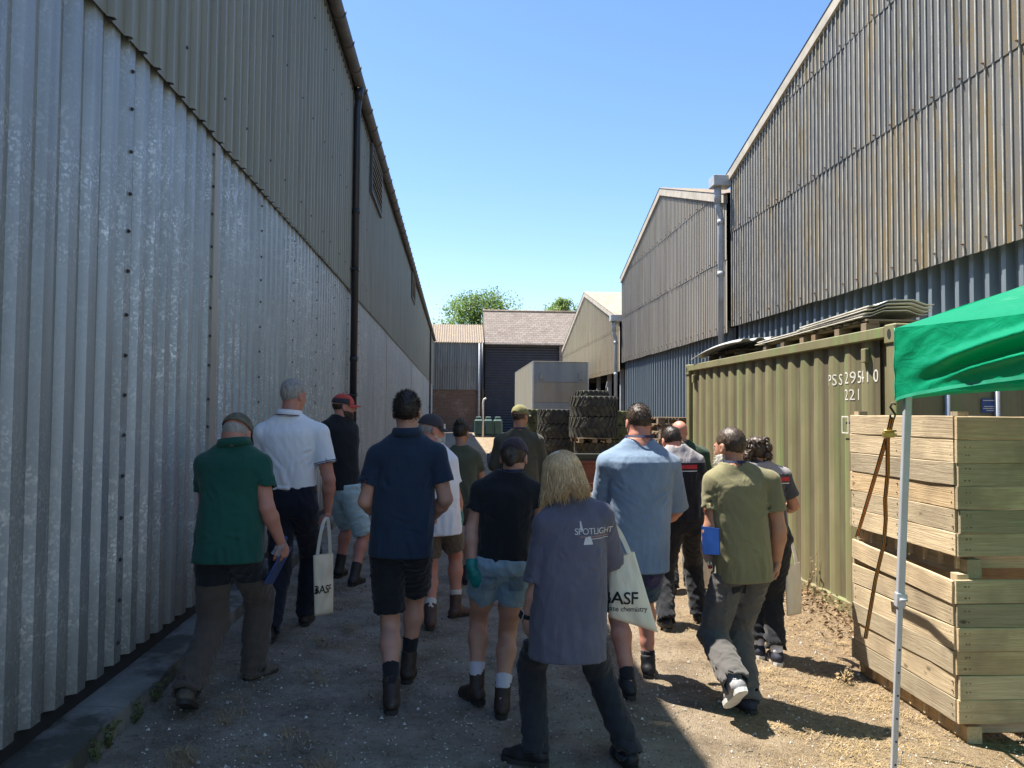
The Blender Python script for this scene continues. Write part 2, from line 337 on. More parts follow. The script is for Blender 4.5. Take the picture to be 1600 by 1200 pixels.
def brick_mat(name, c1, c2, mortar, bw, bh, peel=None, ax='xz'):
    m, nt, b = new_mat(name); v = coords(nt, 'world')
    s = nd(nt, 'ShaderNodeSeparateXYZ'); nt.links.new(v, s.inputs[0]); c = nd(nt, 'ShaderNodeCombineXYZ')
    nt.links.new(s.outputs[0], c.inputs[0]); nt.links.new(s.outputs[2], c.inputs[1])
    br = nd(nt, 'ShaderNodeTexBrick', i_Scale=1.0); br.inputs['Brick Width'].default_value = bw; br.inputs['Row Height'].default_value = bh
    br.inputs['Mortar Size'].default_value = 0.012; br.inputs['Color1'].default_value = (*c1, 1); br.inputs['Color2'].default_value = (*c2, 1); br.inputs['Mortar'].default_value = (*mortar, 1)
    nt.links.new(c.outputs[0], br.inputs['Vector']); col = br.outputs['Color']
    if peel: col = mix(nt, ramp(nt, noise(nt, v, 0.9, 6, 0.7), [(0.56, (0, 0, 0)), (0.66, (0.8, 0.8, 0.8))]), col, peel)
    col = mix(nt, 0.6, col, ramp(nt, noise(nt, v, 2.2, 5), [(0.3, (0.7, 0.7, 0.7)), (0.7, (1, 1, 1))]), 'MULTIPLY')
    nt.links.new(col, b.inputs['Base Color']); b.inputs['Roughness'].default_value = 0.9
    bump(nt, b, br.outputs['Fac'], 0.6, -0.02)
    return m
M['white_brick'] = brick_mat('bleached_tiles', (0.25, 0.212, 0.185), (0.19, 0.158, 0.135), (0.08, 0.065, 0.055), 0.42, 0.2, (0.13, 0.10, 0.085))
M['red_brick'] = brick_mat('red_brick', (0.17, 0.10, 0.07), (0.13, 0.085, 0.062), (0.20, 0.16, 0.13), 0.4, 0.12, (0.24, 0.20, 0.15))
def fabric(name, col, var=0.12, weave=900, rough=0.9, sheen=0.15, wear=None, pat=None):
    m, nt, b = new_mat(name); v = coords(nt, 'obj')
    c = tuple(col); o = ramp(nt, noise(nt, v, 5, 4), [(0.3, tuple(x * (1 - var) for x in c)), (0.7, tuple(min(1, x * (1 + var)) for x in c))])
    if wear: o = mix(nt, ramp(nt, noise(nt, v, 9, 5, 0.7), [(0.5, (0, 0, 0)), (0.75, (0.8, 0.8, 0.8))]), o, wear)
    nt.links.new(o, b.inputs['Base Color']); b.inputs['Roughness'].default_value = rough; b.inputs['Specular IOR Level'].default_value = 0.2
    b.inputs['Sheen Weight'].default_value = sheen
    w1 = noise(nt, coords(nt, 'obj', (1, 1, 0.30)), 9, 4, 0.55, 0.8); bump(nt, b, w1, 0.38, 0.03)
    return m
def skin(name, col):
    m, nt, b = new_mat(name); v = coords(nt, 'obj'); c = tuple(col)
    o = ramp(nt, noise(nt, v, 14, 4), [(0.3, (c[0] * 0.92, c[1] * 0.84, c[2] * 0.82)), (0.7, (min(1, c[0] * 1.06), c[1] * 1.07, c[2] * 1.08))])
    nt.links.new(o, b.inputs['Base Color']); b.inputs['Roughness'].default_value = 0.55; b.inputs['Subsurface Weight'].default_value = 0.12
    b.inputs['Subsurface Radius'].default_value = (0.012, 0.005, 0.003); b.inputs['Subsurface Scale'].default_value = 0.5
    bump(nt, b, noise(nt, v, 120, 2), 0.12, 0.002)
    return m
def hairmat(name, a, bcol, rough=0.5):
    m, nt, b = new_mat(name)
    g = noise(nt, coords(nt, 'obj', (60, 60, 9)), 1.5, 4, 0.6)
    nt.links.new(ramp(nt, g, [(0.3, a), (0.7, bcol)]), b.inputs['Base Color']); b.inputs['Roughness'].default_value = rough
    bump(nt, b, g, 0.4, 0.006); return m
def leaf_mat(name, a, bcol):
    m, nt, b = new_mat(name); v = coords(nt, 'world')
    nt.links.new(ramp(nt, noise(nt, v, 1.6, 4), [(0.3, a), (0.7, bcol)]), b.inputs['Base Color']); b.inputs['Roughness'].default_value = 0.6
    tr = nd(nt, 'ShaderNodeBsdfTranslucent'); tr.inputs[0].default_value = (bcol[0] * 1.3, bcol[1] * 1.4, bcol[2], 1)
    ms = nd(nt, 'ShaderNodeMixShader'); ms.inputs[0].default_value = 0.42
    nt.links.new(b.outputs[0], ms.inputs[1]); nt.links.new(tr.outputs[0], ms.inputs[2]); nt.links.new(ms.outputs[0], nt.nodes['Material Output'].inputs[0]); return m
M['leaf'] = leaf_mat('tree_leaves', (0.07, 0.125, 0.025), (0.13, 0.21, 0.05))
M['leaf2'] = leaf_mat('pale_tree_leaves', (0.12, 0.18, 0.05), (0.19, 0.27, 0.09))
M['bark'] = pmat('bark', (0.10, 0.08, 0.06), 0.9, 0, 0.3, 8)
M['straw'] = pmat('dry_grass', (0.32, 0.235, 0.125), 0.9, 0, 0.35, 9)
M['deadleaf'] = pmat('dead_leaves', (0.22, 0.15, 0.08), 0.9, 0, 0.5, 12)
M['weed'] = pmat('dusty_weed', (0.085, 0.095, 0.035), 0.85, 0, 0.35, 12)
M['chips'] = pmat('pale_stone', (0.52, 0.50, 0.47), 0.9, 0, 0.3, 15)
def canopy_mat():
    m, nt, b = new_mat('green_canopy'); v = coords(nt, 'obj')
    nt.links.new(ramp(nt, noise(nt, v, 2, 4), [(0.3, (0.0, 0.25, 0.125)), (0.7, (0.006, 0.34, 0.175))]), b.inputs['Base Color']); b.inputs['Roughness'].default_value = 0.36
    tr = nd(nt, 'ShaderNodeBsdfTranslucent'); tr.inputs[0].default_value = (0.0, 0.42, 0.20, 1)
    bp = bump(nt, b, noise(nt, coords(nt, 'obj', (1, 1, 2)), 6, 5, 0.6, 1.0), 0.35, 0.03)
    ms = nd(nt, 'ShaderNodeMixShader'); ms.inputs[0].default_value = 0.35
    nt.links.new(b.outputs[0], ms.inputs[1]); nt.links.new(tr.outputs[0], ms.inputs[2]); nt.links.new(ms.outputs[0], nt.nodes['Material Output'].inputs[0]); return m
M['canopy'] = canopy_mat()
M['leg_steel'] = pmat('painted_grey_leg', (0.46, 0.48, 0.52), 0.45, 0.3, 0.08, 4)

M['tiles'] = pmat('mottled_clay_tiles', (0.29, 0.21, 0.15), 0.9, 0, 0.3, 5, stretch=(1, 2.4, 1), stain=(3.2, (0.45, 0.6), (0.40, 0.35, 0.28)))
# ------------------------------------------------------------------ ground
def make_ground():
    xs = [-900, -300, -120, -60, -30, -15, -8, -5] + [(-3.2 + 0.16 * i) for i in range(66)] + [7.6, 8.5, 10, 15, 30, 60, 120, 300, 900]
    ys = [-600, -200, -60, -25, -12, -6, -3, -1] + [(0.16 * i) for i in range(88)] + [14.2 + 0.5 * i for i in range(60)] + [45, 50, 56, 62, 70, 80, 100, 150, 300, 900, 1600]
    V = []
    for y in ys:
        for x in xs:
            z = gz(x, y)
            if -3 < x < 9 and 0 < y < 40:
                z += 0.022 * mnoise.noise(Vector((x * 1.1, y * 1.1, 3))) + 0.010 * mnoise.noise(Vector((x * 4, y * 4, 9)))
            V.append((x, y, z))
    n = len(xs); F = [(j * n + i, j * n + i + 1, (j + 1) * n + i + 1, (j + 1) * n + i) for j in range(len(ys) - 1) for i in range(n - 1)]
    mb = MB(); mb.add(V, F, True); o = mb.build('ground', M['ground']); tag(o, kind='structure'); return o
make_ground()

def prof_points(prof, pitch, n):                     # prof: [(u, depth)] within one pitch
    return [(k * pitch + u, d) for k in range(n) for u, d in prof] + [(n * pitch + prof[0][0], prof[0][1])]
def sheet_mesh(name, pts, z0, top, out, th=0.003, wave=0.0):
    """corrugated sheet standing on edge: u runs along +y from 0, x = out*depth; top: number or function(u)"""
    V = []; n = len(pts)
    tp = top if callable(top) else (lambda u: top)
    for (u, d) in pts: V.append((out * d, u, z0))
    for (u, d) in pts: V.append((out * d, u, max(z0 + 0.02, tp(u))))
    for (u, d) in pts: V.append((out * (d - th), u, z0))
    for (u, d) in pts: V.append((out * (d - th), u, max(z0 + 0.02, tp(u))))
    F = []
    for i in range(n - 1):
        a = (i, i + 1, n + i + 1, n + i); b = (2 * n + i + 1, 2 * n + i, 3 * n + i, 3 * n + i + 1); c = (2 * n + i, 2 * n + i + 1, i + 1, i); e = (n + i, n + i + 1, 3 * n + i + 1, 3 * n + i)
        if out < 0: a, b, c, e = a[::-1], b[::-1], c[::-1], e[::-1]
        F += [a, b, c, e]
    F += [(0, n, 3 * n, 2 * n), (n - 1, 3 * n - 1, 4 * n - 1, 2 * n - 1)]
    me = bpy.data.meshes.new(name); me.from_pydata(V, [], F); me.update(); return me
BOX = [(0, 0), (0.085, 0), (0.108, 0.042), (0.192, 0.042)]      # galvanised cladding, pitch .215
RIB = [(0, 0), (0.145, 0), (0.158, 0.034), (0.186, 0.034), (0.199, 0), (0.2149, 0)]

# ------------------------------------------------------------------ left warehouse
XW = -1.95; PLINTH = 0.20; SH0 = 0.31; LAP = 3.86; EAVE = 7.47; Y0, Y1 = -4.6, 64.6
lw = thing('warehouse', 'long warehouse on the left, galvanised sheeting below and olive sheeting above', 'warehouse', (XW, 0, 0))
PW = 0.215; SW7 = 7 * PW
low = sheet_mesh('wall_sheet', prof_points(BOX, PW, 7), SH0, LAP + 0.12, 1, 0.002); low.materials.append(M['galv'])
upm = sheet_mesh('upper_sheet', prof_points(RIB, PW, 7), LAP, EAVE, 1, 0.003); upm.materials.append(M['olive_steel'])
nsh = int((Y1 - Y0) / SW7)
for i in range(nsh):
    link('wall_sheet', low, None, lw, (random.uniform(-.003, .003), Y0 + i * SW7, random.uniform(-.012, .012)))
    link('upper_sheet', upm, None, lw, (0.062 + random.uniform(-.003, .003), Y0 + i * SW7 + 0.05, random.uniform(-.014, .014)))
Y1 = Y0 + nsh * SW7
mb = MB(); mb.box((-14.0, Y0, 0), (XW - 0.06, Y1, EAVE - 0.05)); mb.build('inner_wall', M['dark'], lw)
mb = MB(); mb.box((XW - 0.055, Y0, PLINTH - .02), (XW - 0.004, Y1, SH0 + 0.05)); mb.build('base_rail', M['dark'], lw)
# screws on the stitched laps
mb = MB()
for i in range(14):
    y = Y0 + i * SW7 + 0.15
    for k in range(15):
        z = SH0 + 0.12 + k * 0.235; y_ = y + random.uniform(-.006, .006); z += random.uniform(-.02, .02); mb.tube([(XW + 0.042, y_, z), (XW + 0.048, y_, z)], [0.012, 0.012], 8, True, False); mb.tube([(XW + 0.048, y_, z), (XW + 0.055, y_, z)], 0.007, 6, True, False)
    for q in (0.172, 0.172 + 3 * PW):
        for z in (LAP + 0.35, LAP + 1.6, LAP + 2.9):
            yy = Y0 + i * SW7 + 0.05 + q; mb.tube([(XW + 0.096, yy, z), (XW + 0.106, yy, z)], 0.011, 6, True, False)
tag(mb.build('fixings', M['bolt'], lw), kind='stuff')
for y in (6.1, 21.2, 33.0, 45.0):
    mb = MB(); mb.box((XW + 0.03, y, SH0), (XW + 0.056, y + 0.13, LAP - 0.01), ch=0.004); mb.build('flashing_strip', M['flash'], lw)
# roof edge, gutter, brackets
mb = MB(); rp = []
N = int((Y1 - Y0) / 0.073)
V = []
for i in range(N + 1):
    y = Y0 + i * 0.073; d = 0.028 * (i % 2)
    V += [(XW + 0.11, y, EAVE + 0.10 + d), (XW - 6, y, EAVE + 1.75 + d), (XW + 0.11, y, EAVE + 0.092 + d - 0.008)]
F = []
for i in range(N):
    F += [(i * 3, i * 3 + 1, i * 3 + 4, i * 3 + 3), (i * 3 + 2, i * 3, i * 3 + 3, i * 3 + 5)]
mb.add(V, F, True); mb.build('roof', M['asb_roof'], lw)
mb = MB(); V = []; prof = [(0.14 + 0.10 * math.cos(a), 0.0 + 0.10 * math.sin(a)) for a in [R(180 + 20 * k) for k in range(10)]]
prof2 = [(0.14 + 0.094 * math.cos(a), 0.0 + 0.094 * math.sin(a)) for a in [R(360 - 20 * k) for k in range(10)]]
pp = prof + prof2; n = len(pp); L = 1.8; y = Y0; segs = []
while y < Y1:
    y2 = min(Y1, y + L - 0.006); b0 = len(mb.v)
    a = [(XW + 0.05 + u, y, EAVE + 0.05 + w) for u, w in pp]; b = [(XW + 0.05 + u, y2, EAVE + 0.05 + w) for u, w in pp]
    mb.add(a + b, [(i, n + i, n + (i + 1) % n, (i + 1) % n) for i in range(n)], True); y += L
mb.build('gutter', M['gutter'], lw)
y = Y0 + 0.4
bk = MB(); bk.tube([(XW + 0.05 + 0.14 + 0.108 * math.cos(a), 0, EAVE + 0.05 + 0.108 * math.sin(a)) for a in [R(170 + 20 * k) for k in range(11)]], 0.012, 6)
bkm = bk.mesh('gutter_bracket', Vector((XW, 0, 0))); bkm.materials.append(M['gutter'])
while y < Y1:
    link('gutter_bracket', bkm, None, lw, (0, y, 0)); y += 0.9
mb = MB(); mb.box((XW + 0.07, Y0, EAVE - 0.10), (XW + 0.10, Y1, EAVE + 0.05)); mb.build('fascia', M['gutter'], lw)
def down_pipe(parent, y, name='down_pipe'):
    mb = MB(); x = XW + 0.165
    mb.tube([(x + 0.03, y, EAVE + 0.02), (x + 0.02, y, EAVE - 0.25), (x, y, EAVE - 0.42), (x, y, 0.25)], 0.062, 14)
    mb.tube([(x + 0.02, y, EAVE + 0.0), (x + 0.02, y, EAVE - 0.26)], [0.085, 0.068], 14)
    for z in (5.2, 2.6, 0.9): mb.tube([(x, y, z), (x, y, z + 0.09)], 0.071, 14)
    o = mb.build(name, M['black_pvc'], parent)
    for z in (4.2, 2.0):
        m2 = MB(); m2.box((XW + 0.04, y - 0.10, z), (XW + 0.24, y + 0.10, z + 0.03), ch=0.004); b = m2.build('pipe_clip', M['black_pvc'], o); b.location = -Vector(o.location)
for y in (13.55, 53.5): down_pipe(lw, y)
def louvre(parent, y0, y1, z0, z1):
    x = XW + 0.10; mb = MB()
    mb.box((x, y0, z0), (x + 0.05, y0 + 0.09, z1)); mb.box((x, y1 - 0.09, z0), (x + 0.05, y1, z1))
    mb.box((x, y0 + .09, z0), (x + 0.05, y1 - .09, z0 + 0.08)); mb.box((x, y0 + .09, z1 - 0.08), (x + 0.05, y1 - .09, z1))
    f = mb.build('louvre_vent', M['gutter'], parent)
    mb = MB(); mb.box((x - 0.03, y0 + .05, z0 + .05), (x + 0.004, y1 - .05, z1 - .05)); mb.build('vent_backing', M['dark'], f).location = (0, 0, 0)
    n = 7
    for k in range(n):
        z = z0 + 0.13 + k * (z1 - z0 - 0.2) / n; mb = MB()
        mb.prism([(x + 0.008, 0, z + 0.075), (x + 0.016, 0, z + 0.085), (x + 0.056, 0, z + 0.008), (x + 0.05, 0, z)], (0, y0 + .09, 0), (0, y1 - .09, 0))
        mb.build('slat', M['flash'], f)
louvre(lw, 16.2, 18.4, 6.35, 7.42); louvre(lw, 31.2, 33.6, 6.35, 7.42)
# concrete plinth, cast in lengths with rough edges
y = -3.0
while y < Y1 + 1:
    L = 2.4; bm = bmesh.new(); bmesh.ops.create_grid(bm, x_segments=4, y_segments=28, size=0.5)
    for v in bm.verts:
        x = v.co.x + 0.5; t = v.co.y + 0.5
        v.co = Vector((XW - 0.07 + x * 0.32, y + t * (L - 0.008), PLINTH + 0.010 * mnoise.noise(Vector((x * 5, (y + t * 2.4) * 3, 1)))))
        if x > 0.9: v.co.x += 0.03 * mnoise.noise(Vector(((y + t * 2.4) * 4, 2, 5))); v.co.z -= 0.010 + .012 * abs(mnoise.noise(Vector(((y + t * 2.4) * 7, 4, 5))))
    ed = [e for e in bm.edges if e.is_boundary]; ex = bmesh.ops.extrude_edge_only(bm, edges=ed)
    for v in [q for q in ex['geom'] if isinstance(q, bmesh.types.BMVert)]: v.co.z = -0.15
    me = bpy.data.meshes.new('plinth'); bmesh.ops.recalc_face_normals(bm, faces=bm.faces); bm.to_mesh(me); bm.free()
    o = link('plinth', me, M['concrete']); tag(o, kind='structure'); y += L

# ------------------------------------------------------------------ right-hand barns (gables on the yard)
XR = 6.5
TRAF = [(0, 0), (0.104, 0), (0.114, 0.017), (0.121, 0.025), (0.130, 0.025), (0.137, 0.017), (0.1459, 0)]
PT = 0.146; ST = 7 * PT
BLUE = [(0, 0), (0.17, 0), (0.19, 0.11), (0.27, 0.11)]; PB = 0.29
def gable_barn(name, label, ya, yb, eave, ridge, z_low, tiers, mat, lower, roofmat, depth=16, boltmat='bolt_rust'):
    t = thing(name, label, 'barn', (XR, ya, 0)); ym = (ya + yb) / 2; W_ = (yb - ya) / 2
    roof = lambda y: eave + (ridge - eave) * (1 - abs(y - ym) / W_)
    n = int(math.ceil((yb - ya) / ST))
    for k, z0 in enumerate(tiers):
        z1 = tiers[k + 1] + 0.1 if k + 1 < len(tiers) else 99
        for i in range(n):
            y0 = ya + i * ST; pts = [(u, d) for u, d in prof_points(TRAF, PT, 7) if y0 + u <= yb + 1e-6 and roof(y0 + u) > z0 + 0.06]
            if len(pts) < 3: continue
            if max(roof(y0), roof(min(yb, y0 + ST)), roof(min(max(ym, y0), y0 + ST))) < z0 + 0.1: continue
            me = sheet_mesh('cladding_sheet', pts, z0, (lambda u, y0=y0, z1=z1: min(z1, roof(y0 + u) - 0.02)), -1, 0.007); me.materials.append(mat)
            # drop the part of a sheet that lies above the roof line
            o = link('cladding_sheet', me, None, t, (-0.012 * k + random.uniform(-.003, .003), i * ST, random.uniform(-.012, .012)))
    mb = MB()
    for k, z0 in enumerate(tiers):
        for i in range(n):
            for u in (0.122, 0.122 + 4 * PT):
                y = ya + i * ST + u
                for z in ((z0 + 0.06,) if k else (z0 + 0.15,)):
                    if y < yb and z < roof(y) - .1: mb.tube([(XR - 0.024 - .012 * k, y, z), (XR - 0.06 - .012 * k, y, z)], [0.014, 0.008], 6, True, False)
    if mb.v: tag(mb.build('fixings', M[boltmat], t), kind='stuff')
    # bargeboards
    for s, (p, q) in enumerate((((ya, eave), (ym, ridge)), ((ym, ridge), (yb, eave)))):
        mb = MB(); mb.prism([(0, p[0], p[1] - 0.16), (0, q[0], q[1] - 0.16), (0, q[0], q[1] + 0.06), (0, p[0], p[1] + 0.06)], (XR - 0.085 - s * .002, 0, 0), (XR + 0.02, 0, 0)); mb.build('bargeboard', M['barge'], t)
    # roof slopes, corrugated
    for s in (0, 1):
        mb = MB(); V = []; xs = [XR - 0.10 + 0.16 * i for i in range(int(depth / 0.16))]
        e = ya - 0.12 if s == 0 else yb + 0.12; ez = eave + (0.07 - 0.12 * (ridge - eave) / W_)
        for i, x in enumerate(xs):
            d = 0.03 * (i % 2); V += [(x, e, ez + d), (x, ym, ridge + 0.07 + d)]
        mb.add(V, [(2 * i, 2 * i + 2, 2 * i + 3, 2 * i + 1) for i in range(len(xs) - 1)], True); mb.build('roof_slope', roofmat, t)
    # body behind
    mb = MB(); mb.prism([(0, ya + .02, z_low), (0, yb - .02, z_low), (0, yb - .02, eave - .1), (0, ym, ridge - .1), (0, ya + .02, eave - .1)], (XR + 0.13, 0, 0), (XR + depth, 0, 0)); mb.build('inner_wall', M['dark'], t)
    if lower:
        nb = int((yb - ya) / PB / 4) + 1
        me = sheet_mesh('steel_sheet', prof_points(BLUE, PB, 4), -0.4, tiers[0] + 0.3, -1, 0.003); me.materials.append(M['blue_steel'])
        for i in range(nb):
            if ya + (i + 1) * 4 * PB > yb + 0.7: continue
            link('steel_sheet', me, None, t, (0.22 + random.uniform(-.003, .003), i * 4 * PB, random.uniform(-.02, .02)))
        mb = MB(); mb.box((XR + 0.235, ya + .02, -0.4), (XR + depth, yb - .02, z_low + .0)); mb.build('lower_wall', M['dark'], t)
    return t
barnA = gable_barn('gable_barn', 'nearest gabled barn on the right, lichen-stained corrugated sheets above slate-blue steel', -1.0, 17.75, 7.42, 9.98, 3.92, [3.79, 6.04, 7.95], M['asb_lichen'], True, M['asb_roof'])
barnB = gable_barn('gable_barn', 'middle gabled barn on the right, plain grey corrugated sheets above blue steel', 18.02, 29.7, 7.0, 8.84, 3.82, [3.70, 5.48, 7.2], M['asb_grey'], True, M['asb_roof'])
barnC = gable_barn('gable_barn', 'farthest gabled barn on the right, cream sheets over a dark open bay', 30.2, 46.4, 5.5, 7.75, 3.5, [3.38, 5.08], M['asb_cream'], False, M['tiles'])
for y in (31.0, 33.6, 36.2, 41.0, 46.0):
    mb = MB(); mb.box((XR + 0.2, y - 0.08, -0.3), (XR + 0.36, y + 0.08, 3.5)); mb.build('post', M['grey_pvc'], barnC)
mb = MB(); mb.tube([(XR + 0.28, 33.6, 3.4), (XR + 0.28, 36.1, 1.2)], 0.05, 6); mb.build('brace', M['grey_pvc'], barnC)
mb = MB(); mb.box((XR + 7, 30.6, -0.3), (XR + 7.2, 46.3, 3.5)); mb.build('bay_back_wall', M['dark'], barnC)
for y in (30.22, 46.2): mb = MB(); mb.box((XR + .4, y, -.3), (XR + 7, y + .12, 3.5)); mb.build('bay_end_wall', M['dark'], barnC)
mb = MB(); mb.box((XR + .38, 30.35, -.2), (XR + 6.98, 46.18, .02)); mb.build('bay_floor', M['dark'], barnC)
def hopper_pipe(parent, y, z, x=XR - 0.28):
    mb = MB(); mb.box((x - 0.16, y - 0.2, z - 0.05), (x + 0.3, y + 0.2, z + 0.2), ch=0.01); h = mb.build('rainwater_hopper', M['grey_pvc'], parent)
    mb = MB(); x2 = x + 0.08
    mb.tube([(x, y, z - 0.04), (x, y, z - 0.45)], 0.085, 12); mb.tube([(x, y, z - 0.4), (x, y, z - 0.52), (x + .02, y, z - 0.60), (x2 - .02, y + .01, z - 0.68), (x2, y + .02, z - 0.82), (x2, y + .02, 0.0)], 0.07, 12)
    for zz in (z - 0.95, z - 2.2, z - 4.0): mb.tube([(x2, y + .02, zz), (x2, y + .02, zz + 0.12)], 0.082, 12)
    mb.build('down_pipe', M['grey_pvc'], parent)
hopper_pipe(barnB, 17.86, 7.22); hopper_pipe(barnC, 29.95, 5.4)

# ------------------------------------------------------------------ buildings closing the yard
YD = 65.0
def dx(px): return W(px, 643, YD).x
def dz(py): return W(720, py, YD).z
bl = thing('low_barn', 'low barn at the far end, dull corrugated wall over a brick base', 'barn', (dx(720), YD, 0))
xa, xb = dx(600), dx(756)
mb = MB(); mb.box((xa, YD, -0.3), (xb, YD + 8, dz(608))); mb.build('brick_base', M['red_brick'], bl)
mb = MB(); V = []; n = int((xb - xa) / 0.1)
for i in range(n + 1):
    d = 0.04 * (i % 2); V += [(xa + i * 0.1, YD - 0.06 - d, dz(609)), (xa + i * 0.1, YD - 0.06 - d, dz(572)), (xa + i * .1, YD - 0.10 - d, dz(574)), (xa + i * 0.1, YD - 0.10 - d, dz(534))]
mb.add(V, [(4 * i, 4 * i + 4, 4 * i + 5, 4 * i + 1) for i in range(n)] + [(4 * i + 2, 4 * i + 6, 4 * i + 7, 4 * i + 3) for i in range(n)]); mb.build('wall_sheeting', M['asb_dull'], bl)
mb = MB(); mb.box((xa, YD + .0, dz(608)), (xb, YD + 8, dz(535))); mb.build('inner_wall', M['dark'], bl)
mb = MB(); V = []
for i in range(n + 1):
    d = 0.06 * (i % 2); V += [(xa + i * 0.1, YD - 0.3, dz(536) + d), (xa + i * 0.1, YD + 4.5, dz(512) + 0.75 + d)]
mb.add(V, [(2 * i, 2 * i + 2, 2 * i + 3, 2 * i + 1) for i in range(n)]); mb.build('roof_slope', M['asb_roof'], bl)
for px in (748, 753):
    mb = MB(); mb.tube([(dx(px), YD - 0.22, dz(536)), (dx(px), YD - 0.22, 0)], 0.10, 8); mb.build('down_pipe', M['grey_pvc'] if px == 748 else M['black_pvc'], bl)
bt = thing('tall_store', 'tall store at the far end with a bleached tiled roof over a dark sheeted door', 'building', (dx(820), YD + .3, 0))
xa, xb = dx(757), dx(960); xd = dx(874)
zr = W(820, 487, YD + 5.3).z; mb = MB(); mb.prism([(0, YD + .1, dz(536) - .1), (0, YD + 5.3, zr - .1), (0, YD + 10.5, dz(536) - .1), (0, YD + 10.5, dz(536)), (0, YD + 5.3, zr), (0, YD + .1, dz(536))], (xa, 0, 0), (xb, 0, 0)); fix_normals(mb.build('roof', M['white_brick'], bt).data)
mb = MB(); mb.box((xd, YD + .3, -.3), (xb, YD + 9, dz(536))); mb.build('side_wall', M['white_brick'], bt)
mb = MB(); mb.tube([(xa - .05, YD + 5.3, zr), (xb, YD + 5.3, zr)], .14, 8); mb.build('ridge_tiles', M['asb_roof'], bt)
mb = MB(); mb.prism([(0, YD + .32, dz(538)), (0, YD + 10.4, dz(538)), (0, YD + 5.3, zr - .12)], (xa + .02, 0, 0), (xa + .2, 0, 0)); mb.build('gable_wall', M['red_brick'], bt)
mb = MB(); mb.box((xa, YD + .2, dz(537.5)), (xd, YD + .42, dz(534))); mb.build('lintel', M['barge'], bt)
mb = MB(); z = -0.2; V = []; k = 0; zt = dz(537.6)
while z < zt:
    d = 0.05 * (k % 2); V += [(xa + .05, YD + 0.55 - d, z), (xd - .02, YD + 0.55 - d, z)]; z += 0.11; k += 1
mb.add(V, [(2 * i, 2 * i + 1, 2 * i + 3, 2 * i + 2) for i in range(k - 1)]); mb.build('door_sheeting', M['navy_sheet'], bt)
mb = MB(); mb.box((xa, YD + 0.62, -.3), (xd, YD + 9, dz(536))); mb.build('inner_wall', M['dark'], bt)

# ------------------------------------------------------------------ trees beyond
def tree(label, px, base_y, Yt, top_py, half_px, mat, seed, nclump, lean=0):
    rnd = random.Random(seed); cx = W(px, 600, Yt).x; zt = W(px, top_py, Yt).z; hw = half_px * Yt / F_PX; zc = base_y
    t = thing('broadleaf_tree', label, 'tree', (cx, Yt, 0), 'trees beyond the yard')
    mb = MB(); zm = zc + (zt - zc) * 0.45
    mb.tube([(cx, Yt, -0.3), (cx + .1, Yt, zc * .5), (cx + lean * .3, Yt, zc), (cx + lean, Yt, zm)], [0.42, 0.34, 0.28, 0.12], 10)
    cl = []
    for k in range(nclump):
        a = rnd.uniform(0, 6.283); u = rnd.uniform(0, 1); zz = zc + (zt - zc) * (0.08 + 0.86 * u)
        rad = hw * math.sin(math.pi * (0.16 + 0.78 * u)) ** 0.7 * rnd.uniform(0.25, 1.0)
        c = Vector((cx + lean * u + rad * math.cos(a), Yt + rad * math.sin(a) * 0.8, zz)); cl.append((c, rnd.uniform(0.14, 0.30) * hw))
        if k % 3 == 0: mb.tube([(cx + lean * .5, Yt, zc + (zz - zc) * .3), (Vector((cx, Yt, zz)) + c) / 2 - Vector((0, 0, .3)), c], [0.10, 0.06, 0.02], 5)
    mb.build('trunk', M['bark'], t)
    V = []; F = []
    for c, r in cl:
        for _ in range(85):
            d = Vector((rnd.gauss(0, 1), rnd.gauss(0, 1), rnd.gauss(0, .8))); d = d.normalized() * r * rnd.uniform(0.35, 1.12); p = c + d
            s = rnd.uniform(0.09, 0.19); a = Vector((rnd.gauss(0, 1), rnd.gauss(0, 1), rnd.gauss(0, 1))).normalized(); b = a.orthogonal().normalized()
            n = len(V); V += [p - a * s, p + b * s * .55, p + a * s, p - b * s * .55]; F.append((n, n + 1, n + 2, n + 3))
    m2 = MB(); m2.add(V, F); m2.build('crown', mat, t)
tree('broad leafy tree behind the low barn roof', 750, 5.0, 82, 458, 92, M['leaf'], 3, 230)
tree('small pale tree top above the bleached tiled roof', 876, 7.5, 84, 464, 40, M['leaf2'], 5, 60)
# ------------------------------------------------------------------ text helper
def text_polys(body, size, spacing=1.0, bold=0.0):
    cu = bpy.data.curves.new('t', 'FONT'); cu.body = body; cu.size = size; cu.align_x = 'CENTER'; cu.space_character = spacing; cu.offset = bold; cu.resolution_u = 3
    ob = bpy.data.objects.new('t', cu); COL.objects.link(ob); dg = bpy.context.evaluated_depsgraph_get()
    me = bpy.data.meshes.new_from_object(ob.evaluated_get(dg)); bpy.data.objects.remove(ob)
    bm = bmesh.new(); bm.from_mesh(me); bmesh.ops.triangulate(bm, faces=bm.faces)
    for _ in range(2):
        lim = max(size * 0.16, 0.012); ed = [e for e in bm.edges if e.calc_length() > lim]
        if not ed: break
        bmesh.ops.subdivide_edges(bm, edges=ed, cuts=1); bmesh.ops.triangulate(bm, faces=bm.faces)
    V = [v.co.copy() for v in bm.verts]; bm.verts.index_update(); F = [tuple(v.index for v in f.verts) for f in bm.faces]; bm.free()
    return V, F
